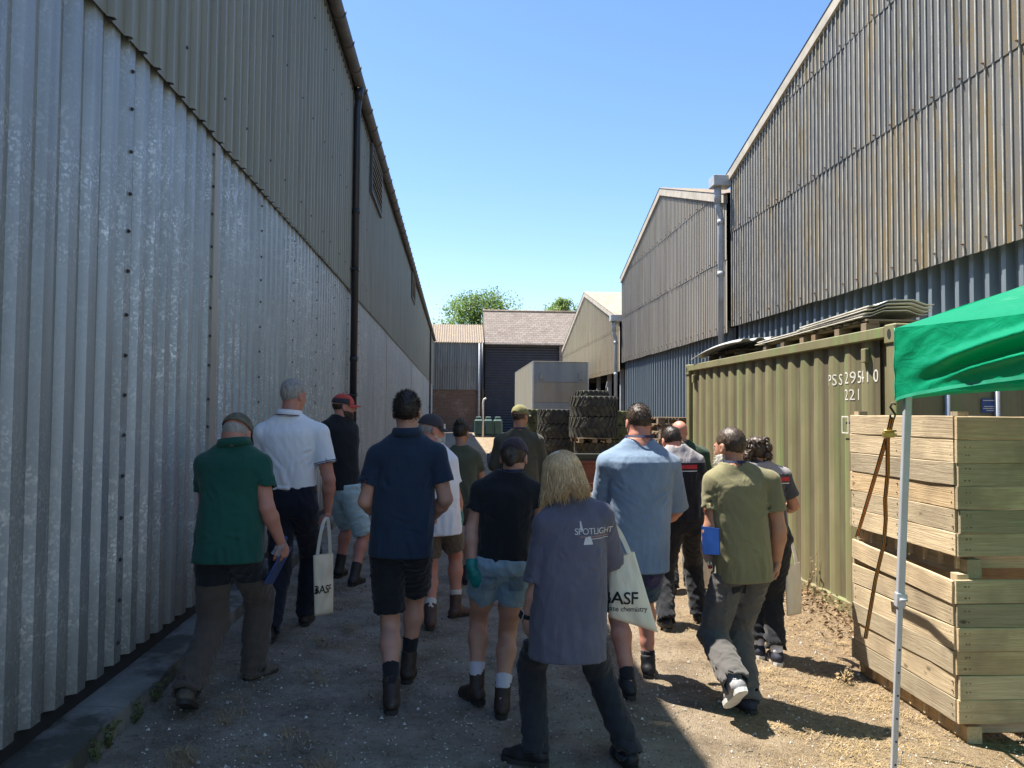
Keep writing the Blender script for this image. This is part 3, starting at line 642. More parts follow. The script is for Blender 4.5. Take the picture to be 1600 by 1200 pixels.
def project_text(body, size, origin, right, up, into, target, mat, name, parent, off=0.003, spacing=1.0, bold=0.0, polys=None):
    """lay flat lettering on a surface: cast each vertex along 'into' onto the target mesh (world or parent space)"""
    V, F = polys if polys else text_polys(body, size, spacing, bold); origin, right, up, into = map(Vector, (origin, right, up, into)); out = []
    last = None
    for v in V:
        p = origin + right * v.x + up * v.y; h = target.ray_cast(p - into * 0.5, into, 1.2)
        if h[0] is not None: q = h[0] - into * off; last = (q - p).dot(into)
        else: q = p + into * (last or 0)
        out.append(q)
    me = bpy.data.meshes.new(name); me.from_pydata(out, [], F); me.update()
    return link(name, me, mat, parent)

# ------------------------------------------------------------------ shipping container
CX, CY0, CY1 = 3.85, 6.47, 12.63; CW = 2.44; CZ = gz(4.6, 9) - 0.02; CH = 2.80
ct = thing('shipping_container', 'olive green steel shipping container standing along the right-hand barn', 'container', (CX, CY0, CZ))
z0, z1 = CZ, CZ + CH
mb = MB(); mb.box((CX, CY0 + .16, z0), (CX + 0.06, CY1 - .16, z0 + 0.16), ch=0.006); mb.build('bottom_rail', M['container'], ct)
mb = MB(); mb.box((CX - .012, CY0 + .16, z1 - 0.11), (CX + 0.06, CY1 - .16, z1 - 0.01), ch=0.008); mb.build('top_rail', M['container'], ct)
CP = [(0, 0), (0.08, 0), (0.165, 0.029), (0.245, 0.029)]; cp = 0.33
nrib = int((CY1 - CY0 - 0.34) / cp); pl = nrib * cp; ym0 = (CY0 + CY1 - pl) / 2 + .075
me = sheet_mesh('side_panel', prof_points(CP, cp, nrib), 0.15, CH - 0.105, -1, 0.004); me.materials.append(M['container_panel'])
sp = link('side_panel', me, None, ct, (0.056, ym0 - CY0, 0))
bvh_c = BVHTree.FromPolygons([Vector(v.co) + Vector((CX + .056, ym0, CZ)) for v in me.vertices], [tuple(p.vertices) for p in me.polygons])
for y in (CY0, CY1 - 0.16):
    mb = MB(); mb.box((CX + .002, y + .004, z0 + .16), (CX + 0.16, y + 0.156, z1 - .17), ch=0.008); mb.build('corner_post', M['container'], ct)
    mb = MB(); mb.box((CX + CW - .16, y + .004, z0 + .16), (CX + CW - .002, y + 0.156, z1 - .17), ch=0.008); mb.build('corner_post', M['container'], ct)
    for x in (CX - .012, CX + CW - .16):
        for zz in (z0, z1 - 0.17):
            mb = MB(); mb.box((x, y - .01, zz), (x + 0.175, y + 0.17, zz + 0.175), ch=0.012); c = mb.build('corner_casting', M['container'], ct)
            if x < CX + 1:
                mb = MB(); mb.tube([(x - .003, y + 0.08, zz + .06), (x - .003, y + 0.08, zz + 0.115)], 0.001, 4)
                hole = MB(); pts = [(x - 0.003, y + 0.08 + 0.028 * math.cos(a), zz + 0.088 + 0.045 * math.sin(a)) for a in [k * math.pi / 6 for k in range(12)]]
                hole.prism(pts, (0, 0, 0), (0.01, 0, 0)); hole.build('casting_hole', M['dark'], c)
mb = MB(); mb.box((CX + .06, CY0 + .12, z1 - 0.06), (CX + CW - .06, CY1 - .1, z1 - 0.03)); mb.build('roof_panel', M['container'], ct)
mb = MB(); mb.box((CX + .09, CY0 + .1, z0 + .1), (CX + CW - .02, CY1 - .02, z1 - .07)); mb.build('body_shell', M['container'], ct)
# door end facing the camera
for k in (0, 1):
    xa = CX + .17 + k * 1.06; mb = MB(); mb.box((xa, CY0 + .03, z0 + .17), (xa + 1.04, CY0 + .09, z1 - .18), ch=0.006); d = mb.build('door', M['container'], ct)
    for q in (0.30, 0.76):
        mb = MB(); mb.tube([(xa + q, CY0 + 0.0, z0 + .12), (xa + q, CY0 + 0.0, z1 - .12)], 0.024, 10); mb.build('locking_bar', M['steel_bar'], d)
    mb = MB(); mb.box((xa + .32, CY0 - .03, z0 + 1.1), (xa + .74, CY0 - .005, z0 + 1.14)); mb.build('door_handle', M['steel_bar'], d)
mb = MB(); sx0 = W(1535, 625, CY0).x; mb.box((sx0, CY0 + .010, W(1535, 645, CY0).z), (sx0 + .15, CY0 + .016, W(1535, 623, CY0).z)); sg = mb.build('sign_plate', M['sign_blue'], ct)
mb = MB()
for zz, a, b in ((0.9, .01, .14), (0.45, .02, .13), (0.3, .012, .14), (0.15, .04, .11)):
    zb = W(1535, 645, CY0).z + zz * .118; mb.box((sx0 + a, CY0 + .006, zb), (sx0 + b, CY0 + .0085, zb + .007))
mb.build('sign_lines', M['white_paint'], sg)
for y, zt in ((WX(1350, 550, CX).y - .04, 0.20), (CY1 - 0.42, 0.2)):
    mb = MB(); mb.box((CX - .012, y, z1 - zt - .11), (CX + .03, y + .08, z1 - zt + .02), ch=0.006); mb.build('air_vent', M['container'], ct)
def cont_text(body, px, py, hpx):
    p = WX(px, py, CX); q = WX(px, py + hpx, CX); sz = abs(p.z - q.z) * 1.38
    o = project_text(body, sz, p, (0, -1, 0), (0, 0, 1), (1, 0, 0), bvh_c, M['white_paint'], 'stencil_lettering', ct, 0.004, 1.15)
    for v in o.data.vertices: v.co = v.co - Vector((CX, CY0, CZ))
cont_text('PSS', 1299, 602, 18); cont_text('295410', 1339, 598, 20); cont_text('221', 1326, 625, 18)
mb = MB(); p = WX(1322, 652, CX); ya_ = p.y - .04; zz = p.z - .16
for a, b in (((0, 0), (.13, .012)), ((0, .16), (.13, .172)), ((0, .012), (.012, .16)), ((.118, .012), (.13, .16))): mb.box((CX + .001, ya_ + a[0], zz + a[1]), (CX + .004, ya_ + b[0], zz + b[1]))
mb.build('stencil_box', M['white_paint'], ct)

# ------------------------------------------------------------------ pallets
_bl = MB(); _bl.box((-.5, -.05, 0), (.5, .05, .02), ch=.002); _deck = _bl.mesh('deck_board'); _deck.materials.append(M['pallet_wood'])
_b2 = MB(); _b2.box((-.6, -.05, 0), (.6, .05, .02), ch=.002); _brd = _b2.mesh('bottom_board'); _brd.materials.append(M['pallet_wood'])
_b3 = MB(); _b3.box((-.07, -.05, 0), (.07, .05, .09), ch=.003); _blk = _b3.mesh('block'); _blk.materials.append(M['pallet_wood'])
def pallet(label, loc, rz, group=None, tilt=0):
    t = thing('pallet', label, 'pallet', loc, group, (tilt, 0, rz))
    for k in range(7):
        link('deck_board', _deck, None, t, (0, -.55 + k * 1.1 / 6, .125))
    for x in (-.43, 0, .43):
        o = link('bottom_board', _brd, None, t, (x, 0, 0)); o.rotation_euler = (0, 0, math.pi / 2)
        o = link('stringer_board', _brd, None, t, (x, 0, .104)); o.rotation_euler = (0, 0, math.pi / 2); o.scale = (1, 1, 0.95)
        for y in (-.53, 0, .53): link('block', _blk, None, t, (x, y, .018))
    return t
ctop = CZ + CH - 0.02
pallet('pallet on the container roof under the single bent dark sheet', (CX + .66, 11.35, ctop), 0.02)
pallet('pallet on the container roof under the stack of pale sheets', (CX + .62, 9.1, ctop), 0.0)
pallet('nearest pallet on the container roof, under the pale sheets', (CX + .62, 7.75, ctop), 0.0)
def roof_sheet(label, y0, y1, x0, x1, z, mat, sag=0.0, tilt=0.0, lift=0.0, pitch=.68, dep=.05, skew=0.0):
    t = MB(); V = []; n = 40; m = 8
    for j in range(n + 1):
        u = j / n; x = x0 + (x1 - x0) * u; q = (x - x0) % pitch / pitch; d = dep * max(0, min(1, 5 * min(q, 1 - q) - 0.6))
        for i in range(m + 1):
            w = i / m; y = y0 + (y1 - y0) * w + skew * u; V.append((x, y, z + d + tilt * u + lift * (w - .5) + sag * (2 * w - 1) ** 2))
    F = [(j * (m + 1) + i, (j + 1) * (m + 1) + i, (j + 1) * (m + 1) + i + 1, j * (m + 1) + i + 1) for j in range(n) for i in range(m)]
    N = len(V); V2 = V + [(a, b, c - .008) for a, b, c in V]; F2 = F + [tuple(N + k for k in f[::-1]) for f in F]
    rim = [j * (m + 1) for j in range(n + 1)] + [n * (m + 1) + i for i in range(1, m + 1)] + [j * (m + 1) + m for j in range(n - 1, -1, -1)] + [i for i in range(m - 1, 0, -1)]
    for a, b in zip(rim, rim[1:] + rim[:1]): F2.append((a, N + a, N + b, b)[::-1])
    t.add(V2, F2); o = t.build('roofing_sheet', mat); tag(o, label, 'roofing sheet', 'roofing sheets on the container'); fix_normals(o.data); return o
M['pale_sheet'] = pmat('pale_cement_sheet', (0.68, 0.66, 0.60), 0.8, 0, 0.2, 4, stain=(5, (0.6, 0.8), (0.33, 0.31, 0.27)))
M['dull_sheet'] = pmat('dull_cement_sheet', (0.34, 0.35, 0.34), 0.75, 0, 0.25, 3)
for k, (ya, yb, xo, sk_, lab) in enumerate(((7.2, 9.9, 0.0, .02, 'bottom'), (7.18, 9.86, .01, -.01, 'second'), (7.12, 8.65, .0, .02, 'third'), (7.1, 8.6, .01, .03, 'topmost'))):
    roof_sheet(f'{lab} pale corrugated sheet of the stack on the container roof', ya, yb, CX + .10 + xo, CX + .78 + xo, ctop + .155 + k * .03, M['pale_sheet'], 0.0, 0.03, -0.05, skew=sk_)
roof_sheet('single bent dull corrugated sheet lying on the far container pallet', 10.1, 12.2, CX - .05, CX + 1.1, ctop + .19, M['dull_sheet'], -0.05, 0.10, -0.10, .2, .035)

# ------------------------------------------------------------------ wooden crates
def plank_mesh(name, L, w, th, seed, mat):
    rnd = random.Random(seed); mb = MB(); n = 5; V = []
    off = [(rnd.uniform(-.004, .004), rnd.uniform(-.004, .004)) for _ in range(n + 1)]
    c = 0.004
    ring = [(-w / 2 + c, -th / 2), (w / 2 - c, -th / 2), (w / 2, -th / 2 + c), (w / 2, th / 2 - c), (w / 2 - c, th / 2), (-w / 2 + c, th / 2), (-w / 2, th / 2 - c), (-w / 2, -th / 2 + c)]
    for i in range(n + 1):
        x = -L / 2 + L * i / n + (rnd.uniform(-.006, .006) if i in (0, n) else 0)
        for a, b in ring: V.append((x, b + off[i][0] * .5, a + off[i][1] * .6))
    F = [(i * 8 + k, i * 8 + (k + 1) % 8, (i + 1) * 8 + (k + 1) % 8, (i + 1) * 8 + k) for i in range(n) for k in range(8)] + [tuple(range(8))[::-1], tuple(range(n * 8, n * 8 + 8))]
    mb.add(V, F); me = mb.mesh(name); fix_normals(me); me.materials.append(mat); return me
CL, CWD, CHH = 1.62, 1.22, 0.83     # x length, y depth, board height
_pl = [plank_mesh('plank', CL - .01, .1365, .022, k, M['crate_wood']) for k in range(5)]
_ps = [plank_mesh('plank', CWD - .055, .1365, .022, 20 + k, M['crate_wood']) for k in range(5)]
_sk = plank_mesh('skid', CWD, .11, .09, 41, M['crate_wood']); _po = plank_mesh('corner_post', CHH + .02, .07, .07, 42, M['crate_wood']); _fl = plank_mesh('floor_board', CL - .06, .14, .02, 43, M['crate_wood'])
def crate(label, loc, rz, warp):
    t = thing('potato_crate', label, 'crate', loc, 'stacked wooden crates', (0, 0, rz)); zb = .125
    for s, y in ((-1, 0.012), (1, CWD - .012)):
        for k in range(6):
            o = link('plank', _pl[(k + (s > 0) * 2) % 5], None, t, (CL / 2 + random.uniform(-.006, .006), y + random.uniform(-.005, .005), zb + .069 + random.uniform(-.0015, .0015) + k * .138)); o.rotation_euler = (0, 0, math.pi * (k % 2))
    for s, x in ((-1, 0.012), (1, CL - .012)):
        for k in range(6):
            dz_, ry = (0, random.uniform(-.004, .004))
            o = link('plank', _ps[(k + (s > 0)) % 5], None, t, (x - (0.004 if s < 0 else 0) + random.uniform(-.006, .004), CWD / 2, zb + .069 + random.uniform(-.0015, .0015) + k * .138)); o.rotation_euler = (0, ry, math.pi / 2)
            if s < 0 and k == 5 and warp: o.rotation_euler = (0, -.045, math.pi / 2); o.location.z += .018; o.location.x -= .012
    nl = MB()
    for k in range(6):
        for dz_ in (-.03, .032):
            z = zb + .069 + k * .138 + dz_ + random.uniform(-.008, .008)
            for e in (.05, .075, CL / 2, CL - .06): nl.tube([(e + random.uniform(-.008, .008), .0005, z), (e, -.0022, z)], .0042, 6)
            for e in (.05, CWD / 2, CWD - .06): nl.tube([(-.003, e + random.uniform(-.01, .01), z), (-.0062, e, z)], .0042, 6)
    tag(nl.build('nail_heads', M['bolt_rust'], t, True), kind='stuff')
    for x in (.06, CL - .06):
        for y in (.06, CWD - .06):
            o = link('corner_post', _po, None, t, (x, y, zb + CHH / 2 + .01)); o.rotation_euler = (0, math.pi / 2, 0)
    for x in (.10, CL / 2, CL - .10):
        o = link('skid', _sk, None, t, (x, CWD / 2, .055)); o.rotation_euler = (0, 0, math.pi / 2)
    for k in range(8): link('floor_board', _fl, None, t, (CL / 2, .08 + k * .152, zb - .012))
    return t
kx, ky = 2.95, 4.34; kz = gz(2.9, 4.9) - .02
crate('lower wooden crate of the stack, its top side board sprung loose', (kx - .03, ky - .03, kz), -0.012, True)
crate('upper wooden crate standing on the other crate beside the gazebo leg', (kx + .005, ky, kz + .955), 0.012, False)

# ------------------------------------------------------------------ gazebo: far left corner in view
GX, GY, GS = 2.31, 3.80, 3.0
gb = thing('gazebo', 'pop-up gazebo with a green canopy on grey steel legs', 'gazebo', (GX, GY, gz(GX, GY)))
g0 = gz(GX, GY)
def gleg(x, y, lx=0, ly=0):
    zt = 2.2; mb = MB(); b = Vector((x + lx, y + ly, gz(x, y))); tp = Vector((x, y, 2.12)); mid = b.lerp(tp, 0.42)
    d = (tp - b).normalized(); Mx = lambda a: Matrix.Translation(a) @ d.to_track_quat('Z', 'X').to_matrix().to_4x4()
    L = (tp - mid).length; mb.box((-.017, -.017, 0), (.017, .017, L), Mx(mid), ch=.003); o = mb.build('leg', M['leg_steel'], gb)
    mb = MB(); mb.box((-.013, -.013, 0), (.013, .013, (mid - b).length + .1), Mx(b), ch=.002); mb.build('inner_leg', M['leg_steel'], o)
    mb = MB(); mb.box((-.022, -.022, -.05), (.022, .022, .02), Mx(mid), ch=.003); mb.box((-.034, -.006, -.02), (-.018, .006, .012), Mx(mid)); mb.tube([mid + Vector((-.02, -.03, -.01)), mid + Vector((.02, -.03, -.01))], .007, 6); mb.build('leg_clamp', M['leg_steel'], o)
    mb = MB()
    for k in range(6):
        c = b + d * (.10 + k * .115); mb.tube([c + Vector((0, -.0131, 0)), c + Vector((0, -.0142, 0))], .0055, 8)
    mb.build('pin_holes', M['dark'], o)
    mb = MB(); mb.box((x - .05 + lx, y - .05 + ly, gz(x, y) - .004), (x + .05 + lx, y + .05 + ly, gz(x, y) + .005)); mb.build('foot_plate', M['leg_steel'], o)
gleg(GX + .015, GY - .02, -.10, 0.02); gleg(GX + GS, GY - .03); gleg(GX + .02, GY - GS); gleg(GX + GS, GY - GS)
M['hem'] = pmat('pale_green_tape', (0.03, 0.34, 0.20), .5)
# canopy: roof pyramid, valances with soft folds
def canopy():
    n = 40; ez = 2.20; pk = 2.82; V = []; F = []; e = .03
    c = Vector((GX + GS / 2, GY - GS / 2, pk)); corners = [Vector((GX - e, GY + e, ez)), Vector((GX - e, GY - GS - e, ez)), Vector((GX + GS + e, GY - GS - e, ez)), Vector((GX + GS + e, GY + e, ez))]
    roof = MB(); val = []
    for s in range(4):
        a, b = corners[s], corners[(s + 1) % 4]; V = []; m = 14; out = ((a + b) / 2 - Vector((c.x, c.y, ez))).normalized()
        for j in range(m + 1):
            w = j / m
            for i in range(n + 1):
                u = i / n; p = a.lerp(b, u).lerp(c, w)
                sag = -0.20 * math.sin(math.pi * u) ** 0.9 * (1 - w) * math.sin(math.pi * min(1, w * 1.0 + .12)) - 0.05 * math.sin(math.pi * u) * (1 - w)
                fold = 0.018 * (1 - w) * math.sin(9 * w + 7 * u + s) * math.sin(math.pi * u) + .012 * mnoise.noise(Vector((u * 6, w * 5, s * 3.1)))
                V.append(p + Vector((0, 0, sag + fold)))
        roof.add(V, [(j * (n + 1) + i, j * (n + 1) + i + 1, (j + 1) * (n + 1) + i + 1, (j + 1) * (n + 1) + i) for j in range(m) for i in range(n)], True)
        mb = MB(); V = []; mv = 34; n = 130
        for j in range(mv + 1):
            w = j / mv
            for i in range(n + 1):
                u = i / n; p = a.lerp(b, u); t_ = u if s in (0,) else u
                near = min(u, 1 - u) * GS
                top = p.z - 0.05 * math.sin(math.pi * u)
                # the hem is pulled up between the corners; long slack folds run from the corner
                hem = p.z - 0.375 + 0.09 * math.sin(math.pi * u) ** .7
                ph = w * 0.9 - near * .62
                f1 = 0.05 * math.exp(-((w - .78 + near * .50) / .10) ** 2) * sstep(.06, .7, near)
                f2 = 0.03 * math.exp(-((w - .97 + near * .34) / .06) ** 2) * sstep(.15, .7, near)
                f3 = -0.035 * math.exp(-((w - .95 + near * .52) / .08) ** 2) * sstep(.06, .6, near)
                f4 = .010 * mnoise.noise(Vector((u * 14, w * 3 + u * 8, s * 2.3))) + .004 * mnoise.noise(Vector((u * 26, w * 7 + u * 22, s)))
                V.append(Vector((p.x, p.y, top + (hem - top) * w)) + out * (f1 + f2 + f3 + f4 + .005 + .02 * w * math.sin(math.pi * u)))
        mb.add(V, [(j * (n + 1) + i, j * (n + 1) + i + 1, (j + 1) * (n + 1) + i + 1, (j + 1) * (n + 1) + i) for j in range(mv) for i in range(n)], True); val.append(mb); n = 40
    r = roof.build('canopy_roof', M['canopy'], gb)
    for mb in val:
        v_ = mb.build('valance', M['canopy'], gb); N_ = 131; last = mb.v[-N_:]; hem = MB(); hem.ribbon([Vector(p) for p in last[::2]], (0, 0, 1), .016, .004); hb = hem.build('hem_tape', M['hem'], None); hb.data.transform(Matrix.Translation(-Vector(gb.location))); hb.parent = v_
        hem = MB(); hem.tube([Vector(mb.v[j * N_]) for j in range(0, 35, 2)], .004, 5); hb = hem.build('corner_seam', M['hem'], None); hb.data.transform(Matrix.Translation(-Vector(gb.location))); hb.parent = v_
    mb = MB(); o = Vector(GX and (GX, GY, 0))
    for s in range(4):
        a, b = corners[s], corners[(s + 1) % 4]; ia, ib = a.lerp(c, .045), b.lerp(c, .045); mb.tube([Vector((*ia.lerp(ib, k / 12).xy, ez - .16)) for k in range(13)], .012, 6); mb.tube([ia + Vector((0, 0, -.16)), c + Vector((0, 0, -.22))], .012, 6)
    mb.build('roof_frame', M['leg_steel'], gb)
canopy()
# ratchet strap hanging between the gazebo corner and the crates
M['strap'] = None
m_, nt_, b_ = new_mat('striped_strap'); v_ = coords(nt_, 'obj')
st_ = thing('ratchet_strap', 'orange and black ratchet strap with a brass buckle hanging from the gazebo corner', 'strap', W(1393, 640, 3.95))
M['strap_black'] = pmat('black_webbing', (0.03, 0.022, 0.018), 0.8); M['strap_orange'] = pmat('orange_webbing', (0.60, 0.22, 0.04), 0.8); M['brass'] = pmat('zinc_yellow_buckle', (0.45, 0.33, 0.10), 0.4, 0.6)
def strap(pts, parent, w=.026):
    P = [Vector(p) for p in pts]; Q = []
    for i in range(len(P) - 1):
        for k in range(6): Q.append(P[i].lerp(P[i + 1], k / 6))
    Q.append(P[-1]); mb = MB(); mb.ribbon(Q, (1, 0.2, 0), w, .003); a = mb.build('webbing', M['strap_black'], parent)
    for q in (-.2, .2):
        mb = MB(); sd_ = Vector((1, .2, 0)).normalized(); mb.ribbon([p + sd_ * (q * w) + Vector((0, -.0025, 0)) for p in Q], (1, .2, 0), w * .17, .002); s_ = mb.build('stripe', M['strap_orange'], a)
strap([W(1394, 652, 3.97), W(1391, 665, 3.98), W(1387, 684, 3.99)], st_, .034)
strap([W(1385, 684, 3.99), W(1373, 725, 4.3), W(1355, 785, 4.75), W(1339, 838, 5.1)], st_)
strap([W(1387, 684, 4.0), W(1387, 740, 4.10), W(1383, 780, 4.16), W(1384, 812, 4.2), W(1381, 850, 4.22), W(1368, 905, 4.24), W(1352, 998, 4.24)], st_)
mb = MB(); c = W(1388, 679, 3.975); mb.box(tuple(c - Vector((.03, .012, .016))), tuple(c + Vector((.03, .012, .016))), ch=.003); mb.box(tuple(c - Vector((.038, .016, .006))), tuple(c + Vector((.038, -.01, .006)))); mb.tube([c + Vector((-.035, -.015, .02)), c + Vector((.035, -.015, .02))], .006, 6); mb.build('ratchet_buckle', M['brass'], st_)
mb = MB(); mb.tube([W(1400, 632, 3.93), W(1394, 630, 3.94), W(1391, 636, 3.95), W(1395, 642, 3.95), W(1399, 648, 3.95), W(1397, 654, 3.96), W(1391, 652, 3.96), W(1391, 646, 3.96)], .006, 6); mb.build('hook', M['cont_dark'], st_)
mb = MB(); pg = [ground_hit(1404, 1196)]; b = pg[0]; mb.tube([b + Vector((0, 0, -.05)), b + Vector((0, 0, .03)), b + Vector((-.008, 0, .07)), b + Vector((.004, 0, .09)), b + Vector((.02, 0, .075)), b + Vector((.012, 0, .02)), b + Vector((.012, 0, -.05))], .003, 6)
tag(mb.build('tent_peg', M['steel_bar']), 'thin wire tent peg in the ground beside the gazebo leg', 'tent peg')

# ------------------------------------------------------------------ tyres
def tyre_mesh(name, R_, w, mat, lugs=26):
    mb = MB(); n = 52; prof = [(R_ * .55, -w * .38), (R_ * .60, -w * .47), (R_ * .80, -w * .5), (R_ * .93, -w * .47), (R_ * .955, -w * .42), (R_ * .955, w * .42), (R_ * .93, w * .47), (R_ * .80, w * .5), (R_ * .60, w * .47), (R_ * .55, w * .38), (R_ * .62, w * .30), (R_ * .85, w * .30), (R_ * .85, -w * .30), (R_ * .62, -w * .30)]
    m = len(prof); V = []
    for i in range(n):
        a = 2 * math.pi * i / n
        for r, z in prof: V.append((r * math.cos(a), r * math.sin(a), z + w / 2))
    mb.add(V, [(i * m + k, ((i + 1) % n) * m + k, ((i + 1) % n) * m + (k + 1) % m, i * m + (k + 1) % m) for i in range(n) for k in range(m)], True)
    for side in (-1, 1):
        for i in range(lugs):
            a0 = 2 * math.pi * (i + (.5 if side > 0 else 0)) / lugs; sw = 2 * math.pi / lugs * .55; V = []
            for (t, rr) in ((0.02, .95), (1.0, .95)):
                a = a0 + t * .17; z = w / 2 + side * w * (.0 + .485 * t)
                for da in (0, sw * (.8 if t < .5 else 1.0)):
                    for r in (R_ * rr, R_ * (1.0 if t < .5 else .985)): V.append((r * math.cos(a + da), r * math.sin(a + da), z))
            V += [(R_ * .86 * math.cos(a0 + .17), R_ * .86 * math.sin(a0 + .17), w / 2 + side * w * .505), (R_ * .86 * math.cos(a0 + .17 + sw), R_ * .86 * math.sin(a0 + .17 + sw), w / 2 + side * w * .505)]
            F = [(1, 5, 7, 3), (0, 1, 3, 2), (0, 4, 5, 1), (2, 3, 7, 6), (5, 8, 9, 7), (4, 8, 5), (6, 7, 9)]
            mb.add(V, F)
    me = mb.mesh(name); fix_normals(me); me.materials.append(mat); return me
ty_big = tyre_mesh('tyre', .76, .63, M['rubber']); ty_mid = tyre_mesh('tyre', .62, .475, M['rubber'], 22); ty_moss = tyre_mesh('tyre', .62, .475, M['rubber_moss'], 22)
def tyre(me, x, y, z, label, rz=0, rx=0, grp='old tractor tyres stacked in the yard'):
    o = link('tractor_tyre', me, None, None, (x, y, z)); o.rotation_euler = (rx, 0, rz); tag(o, label, 'tyre', grp); return o
tx, tyy = W(927, 650, 23.6).x, 23.6; g = gz(tx, tyy)
tyre(ty_mid, tx - .1, tyy + .05, g, 'tyre at the foot of the tallest stack, beneath the pallet', .3); tyre(ty_mid, tx + .05, tyy, g + .475, 'second tyre of the tallest stack, squeezed directly under its pallet', .9)
pallet('pallet set between the lower and upper tyres of the tallest stack', (tx - .12, tyy - .25, g + .955), 0.06)
tyre(ty_big, tx, tyy, g + 1.10, 'wide tractor tyre lying directly on the pallet in the tallest stack', .2); tyre(ty_big, tx + .02, tyy + .03, g + 1.735, 'topmost wide tractor tyre of the tallest stack', 1.1)
lx = W(868, 650, 25.3).x; g = gz(lx, 25.3)
for k, nm in enumerate(('bottom', 'second', 'third', 'top')): tyre(ty_mid, lx + random.uniform(-.03, .03), 25.3, g + k * .48, f'{nm} tyre of the four-high stack left of the tallest one', k * .5)
lx = W(838, 650, 27.6).x
for k, nm in enumerate(('bottom', 'second', 'third', 'top')): tyre(ty_moss, lx, 27.6, gz(lx, 27.6) + k * .47, f'{nm} mossy tyre of the stack farthest left, half behind the capped man', k * .7)
rx_ = W(962, 650, 26.0).x
for k, nm in enumerate(('bottom', 'second', 'third', 'top')): tyre(ty_moss, rx_, 26.0, gz(rx_, 26) + k * .48, f'{nm} mossy tyre of the stack behind the tallest, to its right', k * .4)
tyre(ty_mid, W(924, 650, 26.6).x, 26.6, 2.02, 'single tyre showing above the tallest stack from behind', .4); 
for k in range(4): tyre(ty_mid, W(924, 650, 26.6).x, 26.6, k * .478 + gz(4.6, 26.6), ('bottom', 'second', 'third', 'fourth')[k] + ' tyre of the stack hidden behind the tallest one', .2 * k)
o = tyre(ty_moss, W(1029, 680, 17.5).x, 17.5, gz(4.7, 17.5) + .60, 'pale dusty tyre standing upright beside the stacked pallets', 0.4, math.pi / 2)
px_ = W(1046, 655, 15.2).x - .28
for k in range(13): pallet(f'pallet of the tall stack past the container, {("bottom one", "second up", "third up", "fourth up", "fifth up", "sixth up", "seventh up", "eighth up", "ninth up", "fourth from top", "third from top", "second from top", "topmost")[k]}', (px_ + .35, 15.2, gz(4.8, 15.2) + k * .146), random.uniform(-.04, .04) + .1, 'pallets stacked past the container')

# ------------------------------------------------------------------ box trailer
YT = 34.0; xl, xr = W(832, 600, YT).x, W(920, 600, YT).x; zt = W(870, 565.5, YT).z; zb = 1.15; LT = 10.2
bt_ = thing('box_trailer', 'old grey box trailer body parked end-on beyond the tyres', 'trailer', ((xl + xr) / 2, YT, 0))
H_ = zt - zb
mb = MB(); mb.box((xl + .02, YT + .03, zb), (xr - .02, YT + LT, zt - .03)); mb.build('body', M['trailer'], bt_)
for a, b, mt in ((0.0, .36, 'trailer_dark'), (.36, .68, 'trailer'), (.68, 1.0, 'trailer_dark')):
    mb = MB(); mb.box((xl + .06, YT, zb + H_ * a + .006), (xr - .06, YT + .03, zb + H_ * b - .006), ch=.004); mb.build('end_panel', M[mt], bt_)
for x in (xl, xr - .06): mb = MB(); mb.box((x, YT - .015, zb - .05), (x + .06, YT + .06, zt), ch=.006); mb.build('corner_trim', M['steel_bar'], bt_)
mb = MB(); mb.box((xl, YT - .01, zt - .03), (xr, YT + LT, zt + .03), ch=.008); mb.build('roof', M['trailer'], bt_)
for q in (.12, .82):
    x = xl + (xr - xl) * q; mb = MB(); mb.box((x, YT - .05, zb + H_ * .72), (x + .2, YT - .002, zb + H_ * .83), ch=.01); mb.build('marker_lamp', M['trailer_dark'], bt_)
for k in range(12):
    y = YT + .1 + k * .84; mb = MB(); mb.box((xl - .002, y, zb + .02), (xl + .018, y + .82, zt - .04), ch=.004); mb.build('side_panel', M['trailer'], bt_)
mb = MB(); mb.box((xl + .5, YT + .3, .75), (xr - .5, YT + LT - .2, zb - .02)); mb.build('chassis', M['cont_dark'], bt_)
for y in (YT + 1.4, YT + 2.7, YT + 8.6):
    for x in (xl + .28, xr - .28):
        mb = MB(); mb.tube([(x - .14, y, .48), (x + .14, y, .48)], .48, 24); w_ = mb.build('wheel', M['rubber'], bt_)
        mb = MB(); mb.tube([(x - .15, y, .48), (x + .15, y, .48)], .26, 16); mb.build('rim', M['trailer_dark'], w_)

# ------------------------------------------------------------------ rust-red flat trailer in the middle distance
YF = 12.2; xa, xb = W(884, 720, YF).x, W(884, 720, YF).x + 1.75; zt = W(900, 709, YF).z
ft = thing('flat_trailer', 'rusty red steel flat trailer half hidden behind the walkers', 'trailer', ((xa + xb) / 2, YF, gz(2.5, YF)))
mb = MB(); mb.box((xa, YF, zt - .10), (xb, YF + .10, zt), ch=.006); mb.build('headboard_rail', M['cont_dark'], ft)
mb = MB(); mb.box((xa, YF - .02, zt - .15), (xb, YF + .06, zt - .104), ch=.004); mb.build('front_lip', M['rust_red'], ft)
mb = MB(); mb.box((xa + .02, YF + .02, zt - .47), (xb - .02, YF + .05, zt - .155)); mb.build('front_panel', M['rust_red'], ft)
mb = MB(); mb.box((xa, YF + .02, zt - .62), (xb, YF + 3.4, zt - .475), ch=.01); mb.build('deck', M['rust_red'], ft)
for x in (xa + .12, xb - .12):
    for y in (YF + 1.3, YF + 2.2):
        mb = MB(); mb.tube([(x - .1, y, gz(2.5, y) + .3), (x + .1, y, gz(2.5, y) + .3)], .3, 20); w_ = mb.build('wheel', M['rubber'], ft)
